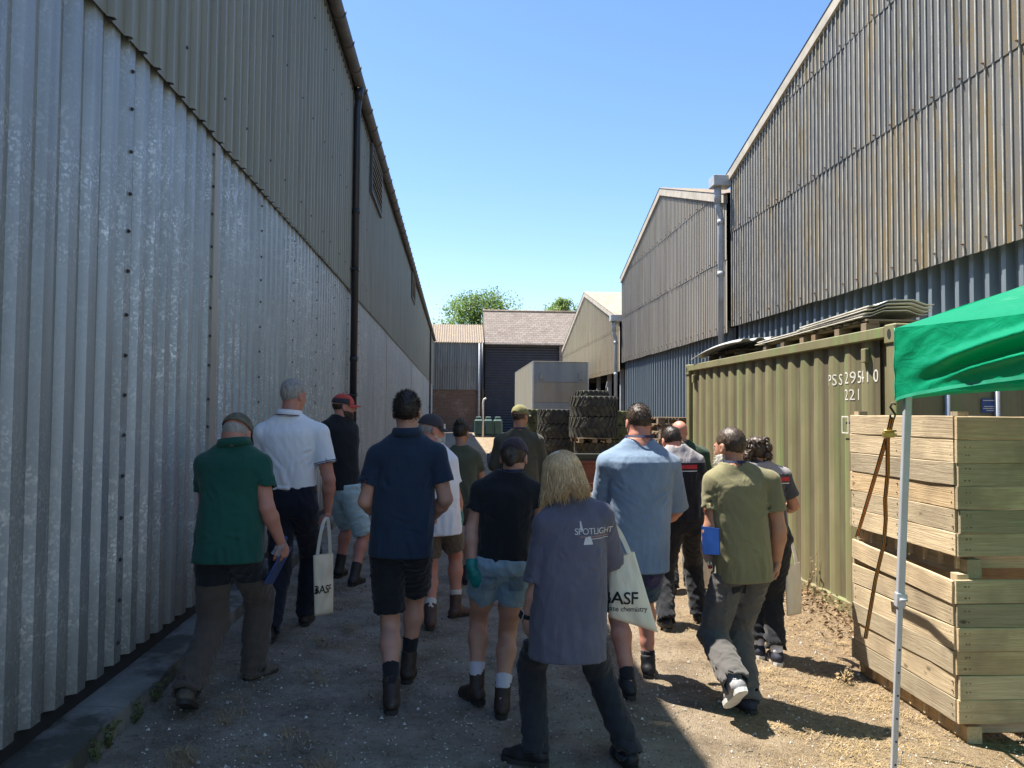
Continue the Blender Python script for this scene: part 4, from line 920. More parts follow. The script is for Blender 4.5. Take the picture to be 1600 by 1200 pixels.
mb = MB(); mb.tube([((xa + xb) / 2, YF + .2, zt - .55), ((xa + xb) / 2, YF - .9, zt - .6)], .05, 8); mb.tube([((xa + xb) / 2, YF - .88, zt - .6), ((xa + xb) / 2, YF - .88, gz(2.5, YF))], .04, 8); mb.build('drawbar', M['rust_red'], ft)

# ------------------------------------------------------------------ oil tank, pipe, bucket
YO = 52.0; xa, xb = W(741, 660, YO).x, W(778, 660, YO).x + .35; zt = W(760, 651, YO).z
tk = thing('oil_tank', 'dark green ribbed plastic oil tank before the far store', 'tank', ((xa + xb) / 2, YO, 0))
for k in range(3):
    w_ = (xb - xa) / 3; x = xa + k * w_; mb = MB(); mb.box((x + .03, YO, .12), (x + w_ - .03, YO + 1.2, zt - .18), ch=.10); mb.build('tank_section', M['tank'], tk)
    mb = MB(); mb.box((x + .14, YO + .2, zt - .2), (x + w_ - .14, YO + 1.0, zt), ch=.05); mb.build('top_dome', M['tank'], tk)
mb = MB(); mb.box((xa + .05, YO + .08, .10), (xb - .05, YO + 1.12, zt - .30)); mb.build('tank_core', M['tank'], tk)
mb = MB(); mb.box((xa - .05, YO - .1, -.05), (xb + .05, YO + 1.3, .10)); mb.build('base_slab', M['concrete'], tk)
vp = W(755, 660, 51.0); mb = MB(); mb.tube([(vp.x, 51.5, 0), (vp.x, 51.5, W(755, 628, 51.5).z), (vp.x + .05, 51.5, W(755, 624, 51.5).z), (vp.x + .2, 51.5, W(755, 622, 51.5).z)], .06, 8)
tag(mb.build('vent_pipe', M['white_plastic']), 'pale upright pipe with a bent top beside the oil tank', 'pipe')
bp = W(690, 680, 40.0); mb = MB(); zt = W(690, 664, 40.0).z; mb.tube([(bp.x, 40, 0), (bp.x, 40, .06), (bp.x, 40, zt - .1), (bp.x, 40, zt)], [.17, .19, .20, .19], 18)
bk_ = thing('drum', 'white plastic drum standing against the end of the left warehouse', 'drum', (bp.x, 40, 0)); mb.build('drum_body', M['white_plastic'], bk_)
mb = MB(); mb.tube([(bp.x, 40, zt), (bp.x, 40, zt + .05)], .205, 18); mb.build('lid', M['white_plastic'], bk_)
mb = MB(); mb.box((bp.x - .09, 39.785, zt * .45), (bp.x + .09, 39.80, zt * .6)); mb.build('printed_label', M['sign_blue'], bk_)
# ------------------------------------------------------------------ implicit-surface modelling for figures
def smin(a, b, k):
    h = np.clip(0.5 + 0.5 * (b - a) / k, 0, 1); return b + (a - b) * h - k * h * (1 - h)
class Field:
    def __init__(s, lo, hi, h):
        s.h = h; s.lo = np.array(lo, float) - 3 * h; hi = np.array(hi, float) + 3 * h
        s.n = np.ceil((hi - s.lo) / h).astype(int) + 1; s.F = np.full(s.n, 1.0, np.float32)
        s.ax = [s.lo[i] + h * np.arange(s.n[i]) for i in range(3)]
    def sub(s, lo, hi):
        a = np.clip(np.floor((np.array(lo) - s.lo) / s.h).astype(int), 0, s.n - 1); b = np.clip(np.ceil((np.array(hi) - s.lo) / s.h).astype(int) + 1, 1, s.n)
        sl = tuple(slice(a[i], b[i]) for i in range(3))
        X, Y, Z = np.meshgrid(*[s.ax[i][sl[i]] for i in range(3)], indexing='ij', sparse=True); return sl, X, Y, Z
    def add(s, prim, k=0.02):
        fn, lo, hi = prim; pad = k + 2 * s.h; sl, X, Y, Z = s.sub(np.array(lo) - pad, np.array(hi) + pad)
        if s.F[sl].size == 0: return s
        s.F[sl] = smin(s.F[sl], fn(X, Y, Z), k) if k > 0 else np.minimum(s.F[sl], fn(X, Y, Z)); return s
    def cut(s, fn, lo=None, hi=None):                # keep where fn < 0
        sl, X, Y, Z = s.sub(s.lo if lo is None else lo, s.lo + s.n * s.h if hi is None else hi)
        s.F[sl] = np.maximum(s.F[sl], fn(X, Y, Z)); return s
    def sub_prim(s, prim, k=0.008):
        fn, lo, hi = prim; pad = k + 2 * s.h; sl, X, Y, Z = s.sub(np.array(lo) - pad, np.array(hi) + pad)
        s.F[sl] = -smin(-s.F[sl], fn(X, Y, Z), k); return s
    def disp(s, fn):
        sl, X, Y, Z = s.sub(s.lo, s.lo + s.n * s.h); m = np.abs(s.F) < 0.06; s.F = np.where(m, s.F + fn(X, Y, Z), s.F); return s
    def mesh(s):
        F = s.F; h = s.h; ins = F < 0; c = [slice(None, -1), slice(1, None)]
        cnt = sum(ins[c[i], c[j], c[k]].astype(np.int8) for i in (0, 1) for j in (0, 1) for k in (0, 1)); act = (cnt > 0) & (cnt < 8)
        idx = np.full(act.shape, -1, np.int64); I = np.argwhere(act); idx[act] = np.arange(len(I)); S = np.zeros((len(I), 3)); N = np.zeros(len(I)); x, y, z = I.T
        def val(o): return F[x + o[0], y + o[1], z + o[2]]
        cor = [(i, j, k) for i in (0, 1) for j in (0, 1) for k in (0, 1)]
        for a in cor:
            for ax in range(3):
                if a[ax]: continue
                b = list(a); b[ax] = 1; va, vb = val(a), val(b); m = (va < 0) != (vb < 0); t = np.where(m, va / np.where(m, va - vb, 1), 0)
                p = np.array(a, float)[None, :].repeat(len(I), 0); p[:, ax] += t; S[m] += p[m]; N[m] += 1
        V = s.lo + h * (I + S / N[:, None]); Q = []
        for ax in range(3):
            u, w = (ax + 1) % 3, (ax + 2) % 3; a = [slice(None)] * 3; b = [slice(None)] * 3; a[ax] = slice(None, -1); b[ax] = slice(1, None)
            A = ins[tuple(a)]; B = ins[tuple(b)]; E = np.argwhere(A != B); ok = (E[:, u] > 0) & (E[:, w] > 0) & (E[:, u] < s.n[u] - 1) & (E[:, w] < s.n[w] - 1); E = E[ok]
            if not len(E): continue
            def cell(du, dw):
                e = E.copy(); e[:, u] -= du; e[:, w] -= dw; return idx[e[:, 0], e[:, 1], e[:, 2]]
            q = np.stack([cell(1, 1), cell(0, 1), cell(0, 0), cell(1, 0)], 1); fl = ~A[E[:, 0], E[:, 1], E[:, 2]]; q[fl] = q[fl][:, ::-1]; Q.append(q)
        return V, np.concatenate(Q)
def np_mesh(name, parts, off):
    V = []; Q = []; n = 0
    for v, q in parts: V.append(v); Q.append(q + n); n += len(v)
    V = np.concatenate(V) - np.array(off); Q = np.concatenate(Q); Q = Q[(Q >= 0).all(1)]
    me = bpy.data.meshes.new(name); me.vertices.add(len(V)); me.vertices.foreach_set('co', V.astype(np.float32).ravel())
    me.loops.add(Q.size); me.loops.foreach_set('vertex_index', Q.astype(np.int32).ravel()); me.polygons.add(len(Q))
    me.polygons.foreach_set('loop_start', np.arange(0, Q.size, 4, dtype=np.int32)); me.polygons.foreach_set('use_smooth', np.ones(len(Q), bool)); me.update(calc_edges=True); me.validate()
    return me
def A3(v): return np.array([v[0], v[1], v[2]], float)
def cone(a, b, r1, r2):
    a, b = A3(a), A3(b); ab = b - a; L2 = max(ab @ ab, 1e-9); r = max(r1, r2)
    def fn(X, Y, Z):
        t = np.clip(((X - a[0]) * ab[0] + (Y - a[1]) * ab[1] + (Z - a[2]) * ab[2]) / L2, 0, 1)
        return np.sqrt((X - a[0] - t * ab[0]) ** 2 + (Y - a[1] - t * ab[1]) ** 2 + (Z - a[2] - t * ab[2]) ** 2) - (r1 + (r2 - r1) * t)
    return fn, np.minimum(a, b) - r, np.maximum(a, b) + r
def ell(c, Rm, rad):
    c = A3(c); Rm = np.array(Rm, float); r = np.array(rad, float); mx = r.max()
    def fn(X, Y, Z):
        q = [((X - c[0]) * Rm[0, i] + (Y - c[1]) * Rm[1, i] + (Z - c[2]) * Rm[2, i]) for i in range(3)]
        k0 = np.sqrt(sum((q[i] / r[i]) ** 2 for i in range(3))); k1 = np.sqrt(sum((q[i] / r[i] ** 2) ** 2 for i in range(3)))
        return k0 * (k0 - 1) / np.maximum(k1, 1e-6)
    return fn, c - mx, c + mx
def loft(a, b, s, ts, rs, rw, cw=None, p=2.3, ext=0.0):
    """trunk: axis a->b, lateral unit s; half-widths rs (side) and rw (front-back) at stations ts; cw = forward shift"""
    a, b, s = A3(a), A3(b), A3(s); ab = b - a; L = np.linalg.norm(ab); u = ab / L; s = s - u * (s @ u); s /= np.linalg.norm(s); w = np.cross(u, s)
    cw = cw or [0] * len(ts); mx = max(max(rs), max(rw)) + 0.05
    def fn(X, Y, Z):
        dx_, dy_, dz_ = X - a[0], Y - a[1], Z - a[2]; t = (dx_ * u[0] + dy_ * u[1] + dz_ * u[2]) / L; tc = np.clip(t, ts[0], ts[-1])
        qs = dx_ * s[0] + dy_ * s[1] + dz_ * s[2]; qw = dx_ * w[0] + dy_ * w[1] + dz_ * w[2] - np.interp(tc, ts, cw)
        RS = np.interp(tc, ts, rs); RW = np.interp(tc, ts, rw); mn = np.minimum(RS, RW)
        d = ((np.abs(qs / RS) ** p + np.abs(qw / RW) ** p) ** (1 / p) - 1) * mn
        return np.maximum(d, np.maximum(ts[0] - t, t - ts[-1]) * L)
    e0, e1 = a + ab * ts[0], a + ab * ts[-1]
    return fn, np.minimum(e0, e1) - mx, np.maximum(e0, e1) + mx
def tube_end(pr, e, d, inner=None):
    """cut a limb primitive square at e (direction d), hollowed by an inner cone so the hem stands off the limb"""
    fn, lo, hi = pr; h_ = half(e, d)
    def f2(X, Y, Z):
        o = np.maximum(fn(X, Y, Z), h_(X, Y, Z))
        return np.maximum(o, -inner[0](X, Y, Z)) if inner is not None else o
    return f2, lo, hi
def half(p, n):                                      # negative behind the plane (p, n)
    p, n = A3(p), A3(n); n = n / np.linalg.norm(n)
    return lambda X, Y, Z: (X - p[0]) * n[0] + (Y - p[1]) * n[1] + (Z - p[2]) * n[2]
def smooth_curve(ts, vals, n=24):
    t = np.linspace(ts[0], ts[-1], n); out = np.zeros(n)
    m = np.gradient(np.array(vals, float), np.array(ts, float)); 
    for i, x in enumerate(t):
        k = min(max(np.searchsorted(ts, x) - 1, 0), len(ts) - 2); h = ts[k + 1] - ts[k]; q = (x - ts[k]) / h
        out[i] = (2 * q ** 3 - 3 * q * q + 1) * vals[k] + (q ** 3 - 2 * q * q + q) * h * m[k] + (-2 * q ** 3 + 3 * q * q) * vals[k + 1] + (q ** 3 - q * q) * h * m[k + 1]
    return list(t), list(out)
def folds(seed, amp, lam=0.09, zstretch=0.5, tilt=0.5):
    r = np.random.default_rng(seed); W_ = []
    for _ in range(7):
        d = r.normal(size=3); d[2] *= zstretch * .55; d /= np.linalg.norm(d); W_.append((d * 2 * np.pi / (lam * r.uniform(.7, 2.2)), r.uniform(0, 6.28), r.uniform(.5, 1)))
    def fn(X, Y, Z):
        wob = np.sin(9 * X + 7 * Z + seed) + np.sin(11 * Y - 8 * Z + 2 * seed); o = 0
        for k, ph, a in W_:
            sgl = np.sin(k[0] * X + k[1] * Y + k[2] * Z + ph + 1.1 * wob); o = o + a * (1 - np.abs(sgl)) ** 2
        return amp * (0.6 - o * 0.55)
    return fn
SKIN = {'fair': skin('fair_skin', (0.52, 0.29, 0.21)), 'tan': skin('tanned_skin', (0.45, 0.23, 0.15)), 'pink': skin('ruddy_skin', (0.52, 0.24, 0.175))}
M['eye'] = pmat('eye_white', (0.6, 0.57, 0.54), 0.3); M['iris'] = pmat('iris', (0.05, 0.05, 0.06), 0.2); M['lip'] = pmat('lips', (0.36, 0.14, 0.12), 0.5)
M['sole'] = pmat('rubber_sole', (0.03, 0.028, 0.026), 0.8); M['sole_white'] = pmat('white_sole', (0.55, 0.55, 0.53), 0.6)
UPV = Vector((0, 0, 1))
def hand_field(wr, fd, pn, side, curl, sc=1.0, inflate=0.0):
    """wr wrist, fd finger direction, pn palm normal, side +1 right / -1 left; the thumb leaves the side of the palm near its base"""
    fd = Vector(fd).normalized(); pn = Vector(pn); pn = (pn - fd * pn.dot(fd)).normalized(); th = pn.cross(fd) * 1.0 * side   # thumb side
    P = []; wr = Vector(wr); pc = wr + fd * 0.052 * sc
    Rm = np.array([[fd.x, th.x, pn.x], [fd.y, th.y, pn.y], [fd.z, th.z, pn.z]])
    P.append((ell(pc, Rm, (0.056 * sc + inflate, 0.042 * sc + inflate, 0.017 * sc + inflate)), .012)); P.append((cone(wr - fd * 0.03, wr + fd * 0.03, .026 * sc + inflate, .027 * sc + inflate), .014))
    for i, (o, L) in enumerate(((0.030, .074), (0.010, .082), (-0.010, .077), (-0.029, .061))):
        b = wr + fd * (0.090 * sc) + th * (o * sc); d = fd + th * o * 3; d.normalize(); cc = curl * (1 + .09 * i); r = .0092 * sc + inflate
        ln = [L * sc * .46, L * sc * .31, L * sc * .27]; ang = [cc * .75, cc * 1.0, cc * .7]; dirv = d.copy(); p = b - d * .012
        ax = d.cross(pn).normalized()
        for s_, a_ in zip(ln, ang):
            dirv = Matrix.Rotation(a_, 3, ax) @ dirv
            q = p + dirv * s_; P.append((cone(p, q, r, r * .93), .006)); p = q; r *= .92
    b = wr + fd * .022 * sc + th * .026 * sc; d1 = (fd * .75 + th * .6 + pn * (.25 + .3 * curl)).normalized(); d2 = (fd * .95 + th * .12 + pn * (.2 + .5 * curl)).normalized(); d3 = (fd + pn * (.25 + .6 * curl) - th * .12).normalized()
    q1 = b + d1 * .040 * sc; q2 = q1 + d2 * .032 * sc; q3 = q2 + d3 * .024 * sc
    P += [(cone(b, q1, .0135 * sc + inflate, .0115 * sc + inflate), .012), (cone(q1, q2, .0112 * sc + inflate, .0102 * sc + inflate), .006), (cone(q2, q3, .0102 * sc + inflate, .0085 * sc + inflate), .006)]
    return P
def build_field(prims, h):
    lo = np.min([p[0][1] for p in prims], 0); hi = np.max([p[0][2] for p in prims], 0); f = Field(lo, hi, h)
    for p, k in prims: f.add(p, k)
    return f
def head_basis(yaw, pitch, roll=0):
    f = Vector((math.sin(yaw) * math.cos(pitch), math.cos(yaw) * math.cos(pitch), -math.sin(pitch))); r = Vector((math.cos(yaw), -math.sin(yaw), 0)); u = r.cross(f)
    if roll: r, u = r * math.cos(roll) + u * math.sin(roll), u * math.cos(roll) - r * math.sin(roll)
    return r, f, u
def blades(V, Nrm, n, rnd, L, flow, spread, w=0.0022):
    vs_ = []; fs = []
    ids = rnd.integers(0, len(V), n)
    for i in ids:
        p = Vector(V[i]); nn = Vector(Nrm[i]); d = (nn * spread + Vector(flow) + Vector(rnd.normal(0, .28, 3))).normalized(); sd_ = d.cross(nn)
        sd_ = sd_.normalized() if sd_.length > 1e-3 else d.orthogonal().normalized(); l = L * rnd.uniform(.5, 1.2); k = len(vs_)
        vs_ += [p - sd_ * w - nn * .003, p + sd_ * w - nn * .003, p + d * l]; fs.append((k, k + 1, k + 2))
    return vs_, fs
def add_blades(me, n, seed, L, flow, spread, w=.0022):
    rnd = np.random.default_rng(seed); N = len(me.vertices); V = np.empty(N * 3, np.float32); me.vertices.foreach_get('co', V); V = V.reshape(-1, 3); Nn = np.empty(N * 3, np.float32); me.vertices.foreach_get('normal', Nn); Nn = Nn.reshape(-1, 3)
    vs_, fs = blades(V, Nn, n, rnd, L, flow, spread, w)
    m2 = bpy.data.meshes.new('b'); m2.from_pydata(vs_, [], fs); bm = bmesh.new(); bm.from_mesh(me); bm.from_mesh(m2); bm.to_mesh(me); bm.free(); bpy.data.meshes.remove(m2)
    for p in me.polygons: p.use_smooth = True
def ridges(f, J, seed, sh, hem_t, P, cd_, wd_):
    """folds pulled by the body: from the armpits to the small of the back, across the waist, down to the hem"""
    r = random.Random(seed); pel, neck, slat, fw = J['pel'], J['neck'], J['slat'], J['fwd']; hemP = P(hem_t); segs = []
    mid = pel.lerp(neck, .38)
    for s, sg in (('L', -1), ('R', 1)):
        arm = J['sho'][s] - UPV * .12 - slat * sg * .025
        for k in range(4):
            a = arm - UPV * r.uniform(-.03, .06) - fw * r.uniform(.05, cd_ * .8); b = mid - slat * (-sg) * r.uniform(-.02, .12) - fw * (wd_ * r.uniform(.7, 1.0)) + UPV * r.uniform(-.02, .16); segs.append((a, a.lerp(b, r.uniform(.45, .9)), r.uniform(.004, .009), r.uniform(.008, .014)))
        e = J['elb'][s]; so = J['sho'][s]
        for k in range(3):
            q = so.lerp(e, r.uniform(.15, .5)); n = (e - so).normalized(); o = n.orthogonal().normalized(); o = Matrix.Rotation(r.uniform(0, 6.28), 3, n) @ o; segs.append((q + o * .075, q + (Matrix.Rotation(1.3, 3, n) @ o) * .08 + n * .05, .006, .011))
    for k in range(6):
        x = r.uniform(-.15, .15); z0 = r.uniform(.10, .42); a = pel.lerp(neck, z0) + slat * x - fw * wd_ * .95; b = a + slat * r.uniform(-.12, .12) + UPV * r.uniform(-.035, .035); segs.append((a, b, r.uniform(.003, .007), r.uniform(.008, .014)))
    for k in range(6):
        x = r.uniform(-.17, .17); a = hemP + slat * x - fw * wd_ * .9; b = a + UPV * r.uniform(.10, .25) + slat * r.uniform(-.05, .05); segs.append((a, b, r.uniform(.003, .008), r.uniform(.012, .02)))
    for a, b, amp, w in segs:
        a_, b_ = A3(a), A3(b); ab = b_ - a_; L2 = max(ab @ ab, 1e-6); sl, X, Y, Z = f.sub(np.minimum(a_, b_) - .06, np.maximum(a_, b_) + .06)
        if f.F[sl].size == 0: continue
        t = np.clip(((X - a_[0]) * ab[0] + (Y - a_[1]) * ab[1] + (Z - a_[2]) * ab[2]) / L2, 0, 1); px, py, pz = X - a_[0] - t * ab[0], Y - a_[1] - t * ab[1], Z - a_[2] - t * ab[2]
        # measure across the surface only: ignore the part of the offset that runs along the view into the body
        fx, fy = fw.x, fw.y; dn = px * fx + py * fy; d2 = np.maximum(px ** 2 + py ** 2 + pz ** 2 - .85 * dn ** 2, 0); env = np.sin(np.pi * (.08 + .84 * t)); off = np.sqrt(d2)
        f.F[sl] -= (amp * env * (np.exp(-(off / w) ** 2) - .55 * np.exp(-((off - 1.7 * w) / w) ** 2))).astype(np.float32)
_mats = {}
def FM(kind, name, *a, **k):
    if name not in _mats: _mats[name] = kind(name, *a, **k)
    return _mats[name]
PEOPLE = {}
def person(key, S):
    g = S.get; male = g('male', True); H = g('h', 1.78); sk_m = SKIN[g('skin', 'fair')]; vox = g('vox', .010)
    fy = g('yaw', 0.0); fwd = Vector((math.sin(fy), math.cos(fy), 0)); rgt = Vector((math.cos(fy), -math.sin(fy), 0))
    # ---- feet on the ground
    ank = {}; toe = {}; fup = {}; hits = []
    for sd_ in 'LR':
        px, py, mode, ty, pit = S['foot' + sd_]; hit = ground_hit(px, py) if mode != 'a' else None
        d = Vector((math.sin(ty), math.cos(ty), 0)); fl = .262 * H / 1.78
        if mode == 'a':                              # ankle given directly, foot in the air
            ank[sd_] = W(px, py, S['Y'] + S.get('dfoot' + sd_, 0))
            ax = (d * math.cos(pit) - UPV * math.sin(pit)); toe[sd_] = ax; fup[sd_] = (UPV * math.cos(pit) + d * math.sin(pit)); continue
        B = hit + d * (.185 if mode == 'h' else -.05); B.z = gz(B.x, B.y); ax = d * math.cos(pit) - UPV * math.sin(pit); up_ = UPV * math.cos(pit) + d * math.sin(pit)
        ank[sd_] = B - ax * .13 + up_ * .088; toe[sd_] = ax; fup[sd_] = up_; hits.append(ank[sd_])
    Yb = g('Y', sum(a.y for a in hits) / max(1, len(hits)) if hits else 5)
    P = lambda t: W(t[0], t[1], Yb + (t[2] if len(t) > 2 else 0))
    pel = P(S['pelvis']); neck = P(S['neck']); hd = P(S['head']); base = Vector((pel.x, Yb, gz(pel.x, Yb)))
    sho = {s: P(S['sho' + s]) for s in 'LR'}; elb = {s: P(S['elb' + s]) for s in 'LR'}; wri = {s: P(S['wri' + s]) for s in 'LR'}
    hipw = .088 if male else .085; hip = {'L': pel - rgt * hipw - UPV * .03, 'R': pel + rgt * hipw - UPV * .03}; knee = {}
    for s in 'LR':
        l1, l2 = .248 * H, .243 * H; v = ank[s] - hip[s]; D = v.length
        if D > (l1 + l2) * .995: q = D * 1.006 / (l1 + l2); l1 *= q; l2 *= q
        a = (l1 * l1 - l2 * l2 + D * D) / (2 * D); hh = math.sqrt(max(0, l1 * l1 - a * a)); n = v / D; pole = fwd * 1.0 + rgt * S.get('kneeout', .06) * (1 if s == 'R' else -1); pole = (pole - n * pole.dot(n)).normalized(); knee[s] = hip[s] + n * a + pole * hh
    t = thing('person', S['label'], 'person', base, 'people walking down the yard')
    slat = (sho['R'] - sho['L']).normalized(); sw = (sho['R'] - sho['L']).length / 2; spine = neck - pel
    bk = g('bulk', 1.0); ar = (1.06 if male else .88) * g('arm', 1.0); lg = (1.0 if male else .95) * g('leg', 1.0)
    ch, wa, hp = g('chest', .165), g('waist', .155), g('hip', .165); cd, wd, hpd = g('chest_d', .118 if male else .112), g('waist_d', .112), g('hip_d', .118)
    # ---- body
    pr = []
    ts, r1 = smooth_curve([-.07, .0, .14, .42, .70, .86, 1.0], [q * .86 for q in (.07, hp * .80, hp, wa * .93, ch * .95, ch * .88, .08)]); _, r2 = smooth_curve([-.07, .0, .14, .42, .70, .86, 1.0], [q * .82 for q in (.05, hpd * .8, hpd, wd * .93, cd * .95, cd * .88, .07)])
    pr.append((loft(pel, neck, slat, ts, r1, r2, None, 2.3), .02)); tk = .80 if g('legs') else 1.0; tk2 = .80 if g('legs') and S['legs'].get('end', 2) > 1.5 else 1.0
    for s in 'LR':
        so = sho[s]; m1 = elb[s].lerp(wri[s], .28); pr += [(cone(neck.lerp(so, .35) - UPV * .02, so, .06 * ar, .056 * ar), .04), (cone(so, elb[s], .054 * ar, .041 * ar), .03), (cone(elb[s], m1, .041 * ar, .044 * ar), .02), (cone(m1, wri[s], .043 * ar, .028 * ar), .02)]
        k_, a_ = knee[s], ank[s]; shin = (a_ - k_).normalized(); back = -(fwd - shin * fwd.dot(shin)).normalized(); cf = k_.lerp(a_, .30) + back * .014
        pr += [(cone(hip[s], hip[s].lerp(k_, .55), .088 * lg * tk, .075 * lg * max(tk2, .95 * tk / .8) * (tk2 if tk2 < 1 else 1)), .04), (cone(hip[s].lerp(k_, .55), k_, .073 * lg * tk2, .056 * lg * tk2), .03), (cone(k_, cf, .055 * lg * tk2, .060 * lg * tk2), .03), (cone(cf, k_.lerp(a_, .68), .060 * lg * tk2, .043 * lg * tk2), .03), (cone(k_.lerp(a_, .68), a_, .043 * lg * tk2, .034 * lg * (.9 if tk2 < 1 else 1)), .02), (cone(a_, a_ + toe[s] * .06 - fup[s] * .055, .030, .020), .008)]
    hr, hf, hu = head_basis(g('hyaw', fy), g('hpitch', 0), g('hroll', 0)); hs = g('hs', 1.0) * (1.0 if male else .95); HP = lambda x, y, z: hd + (hr * x + hf * y + hu * z) * hs; HR = np.array([[hr.x, hf.x, hu.x], [hr.y, hf.y, hu.y], [hr.z, hf.z, hu.z]])
    nk = .060 if male else .050; nk *= g('neckw', 1.0)
    pr.append((cone(neck - UPV * .03, HP(0, -.022, -.055), nk * 1.12, nk * .96), .03))
    fb = build_field(pr, vox); parts = [fb.mesh()]
    E = lambda c, r: ell(HP(*c), HR, [q * hs for q in r])
    hp_ = [(E((0, -.014, .030), (.077, .098, .092)), .02), (E((0, .022, -.030), (.062, .072, .082)), .025), (E((0, .055, -.092), (.030, .030, .024)), .025), (E((0, .055, -.02), (.056, .045, .062)), .02), (E((0, .082, .022), (.052, .018, .012)), .015),
           (cone(HP(0, .094, .012), HP(0, .116, -.028), .010 * hs, .014 * hs), .010), (E((.016, .100, -.032), (.009, .010, .008)), .006), (E((-.016, .100, -.032), (.009, .010, .008)), .006), (E((0, .093, -.060), (.024, .010, .007)), .006), (E((0, .090, -.072), (.021, .011, .008)), .006), (cone(HP(0, -.022, -.05), neck.lerp(HP(0, -.022, -.05), .45), nk * .97, nk * 1.0), .03)]
    fh = build_field(hp_, .006)
    for q in (-1, 1): fh.sub_prim(E((q * .031, .098, .006), (.018, .014, .010)), .008); fh.add(E((q * .031, .083, .005), (.014, .012, .012)), .003)
    for q in (-1, 1): fh.add(ell(HP(q * .080, -.008, -.005), HR, [.011 * hs, .022 * hs, .034 * hs]), .008); fh.sub_prim(ell(HP(q * .090, -.002, -.002), HR, [.006 * hs, .010 * hs, .018 * hs]), .004)
    parts.append(fh.mesh())
    for s, sg in (('L', -1), ('R', 1)):
        if g('hand' + s) == 'none': continue
        hdn = g('hand' + s) or {}; fd = Vector(hdn.get('dir', wri[s] - elb[s])); pn = Vector(hdn.get('palm', (-sg * .9, .15, 0.2))); hfp = hand_field(wri[s] + (wri[s] - elb[s]).normalized() * .005, fd, pn, sg, hdn.get('curl', .38), 1.0 if male else .92)
        parts.append(build_field(hfp, .0042).mesh())
    body = link('body', np_mesh('body', parts, base), sk_m, t)
    for q in (-1, 1):
        mb = MB(); bm = bmesh.new(); bmesh.ops.create_uvsphere(bm, u_segments=10, v_segments=8, radius=.0125 * hs); me = bpy.data.meshes.new('eye'); bm.to_mesh(me); bm.free(); e = link('eye', me, M['eye'], t, HP(q * .031, .0865, .005) - base)
        bm = bmesh.new(); bmesh.ops.create_uvsphere(bm, u_segments=8, v_segments=6, radius=.006 * hs); me = bpy.data.meshes.new('iris'); bm.to_mesh(me); bm.free(); link('iris', me, M['iris'], e, hf * .0085)
    J = dict(pel=pel, neck=neck, hd=hd, sho=sho, elb=elb, wri=wri, hip=hip, knee=knee, ank=ank, base=base, rgt=rgt, fwd=fwd, slat=slat, t=t, HP=HP, hr=hr, hf=hf, hu=hu, hs=hs, S=S, toe=toe, fup=fup)
    # ---- hair
    hk = g('hair'); 
    if hk: hair(J, *hk)
    if g('cap'): cap(J, **S['cap'])
    if g('beard'): beard(J, *S['beard'])
    # ---- shirt
    sh = g('shirt'); seed = abs(hash(key)) % 97 if False else sum(ord(c) for c in key)
    if sh:
        of = sh.get('ease', .022); hem_t = sh['hem']; hemP = P(hem_t); L = spine.length; th = (hemP - pel).dot(spine) / L ** 2; pr = []
        hw, hd_ = sh.get('hw', hp + .03), sh.get('hd', hpd + .035); ww, wwd = sh.get('ww', wa + .02), sh.get('wd', wd + .03); cw_, cwd = ch + of * .8, cd + of
        st = [th - .06, th + .02, max(th + .12, .28), .46, .68, .84, .95, 1.03]
        bel = sh.get('belly', .0); ts, r1 = smooth_curve(st, [hw, hw, (hw + ww) / 2, ww, cw_, cw_ * .93, .12, .078]); _, r2 = smooth_curve(st, [hd_, hd_, (hd_ + wwd) / 2, wwd, cwd, cwd * .90, .085, .072]); _, cw2 = smooth_curve(st, [bel * .7, bel * .8, bel, bel, bel * .3, 0, 0, 0])
        pr.append((loft(pel, neck, slat, ts, r1, r2, cw2, 2.35), .02)); sl = sh.get('sleeve', .62); sr = sh.get('sr', .076) * (1.0 if male else .9)
        ends = {}
        for s in 'LR':
            so = sho[s]; U = elb[s] - so; full = sl > 1
            e = so + U * min(sl, 1.0) if not full else elb[s].lerp(wri[s], sl - 1); ends[s] = (e, (U if not full else wri[s] - elb[s]).normalized())
            pr.append((cone(neck.lerp(so, .30) - UPV * .012, so - UPV * .004, .066, sr * .93), .05))
            if not full: dn = U.normalized(); pr.append((tube_end(cone(so, e + dn * .06, sr * .90, sr * .97), e, dn, cone(e - dn * .03, e + dn * .1, sr * .97 - .013, sr * .97 - .010)), .014))
            else: pr += [(cone(so, elb[s], sr * .93, sr * .82), .035), (cone(elb[s], e + ends[s][1] * .04, sr * .8, sr * .68), .03)]
        f = build_field(pr, sh.get('vox', .009)); f.disp(folds(seed, sh.get('fold', .008) * .55, .16, .55)); ridges(f, J, seed, sh, hem_t, P, cwd, wwd)
        n = -(spine.normalized()); n = (n + Vector((0, 0, -1)) * 1.2).normalized(); f.cut(half(hemP, n))
        ro = cone(neck + UPV * .0 + spine.normalized() * .02, HP(0, -.02, -.04), nk + .012, nk + .014); f.sub_prim(ro, .004)
        me = np_mesh('shirt', [f.mesh()], base); so_ = link('shirt', me, sh['mat'], t); J['shirt'] = so_
        J['bvh'] = BVHTree.FromPolygons([v.co.copy() for v in me.vertices], [tuple(p.vertices) for p in me.polygons])
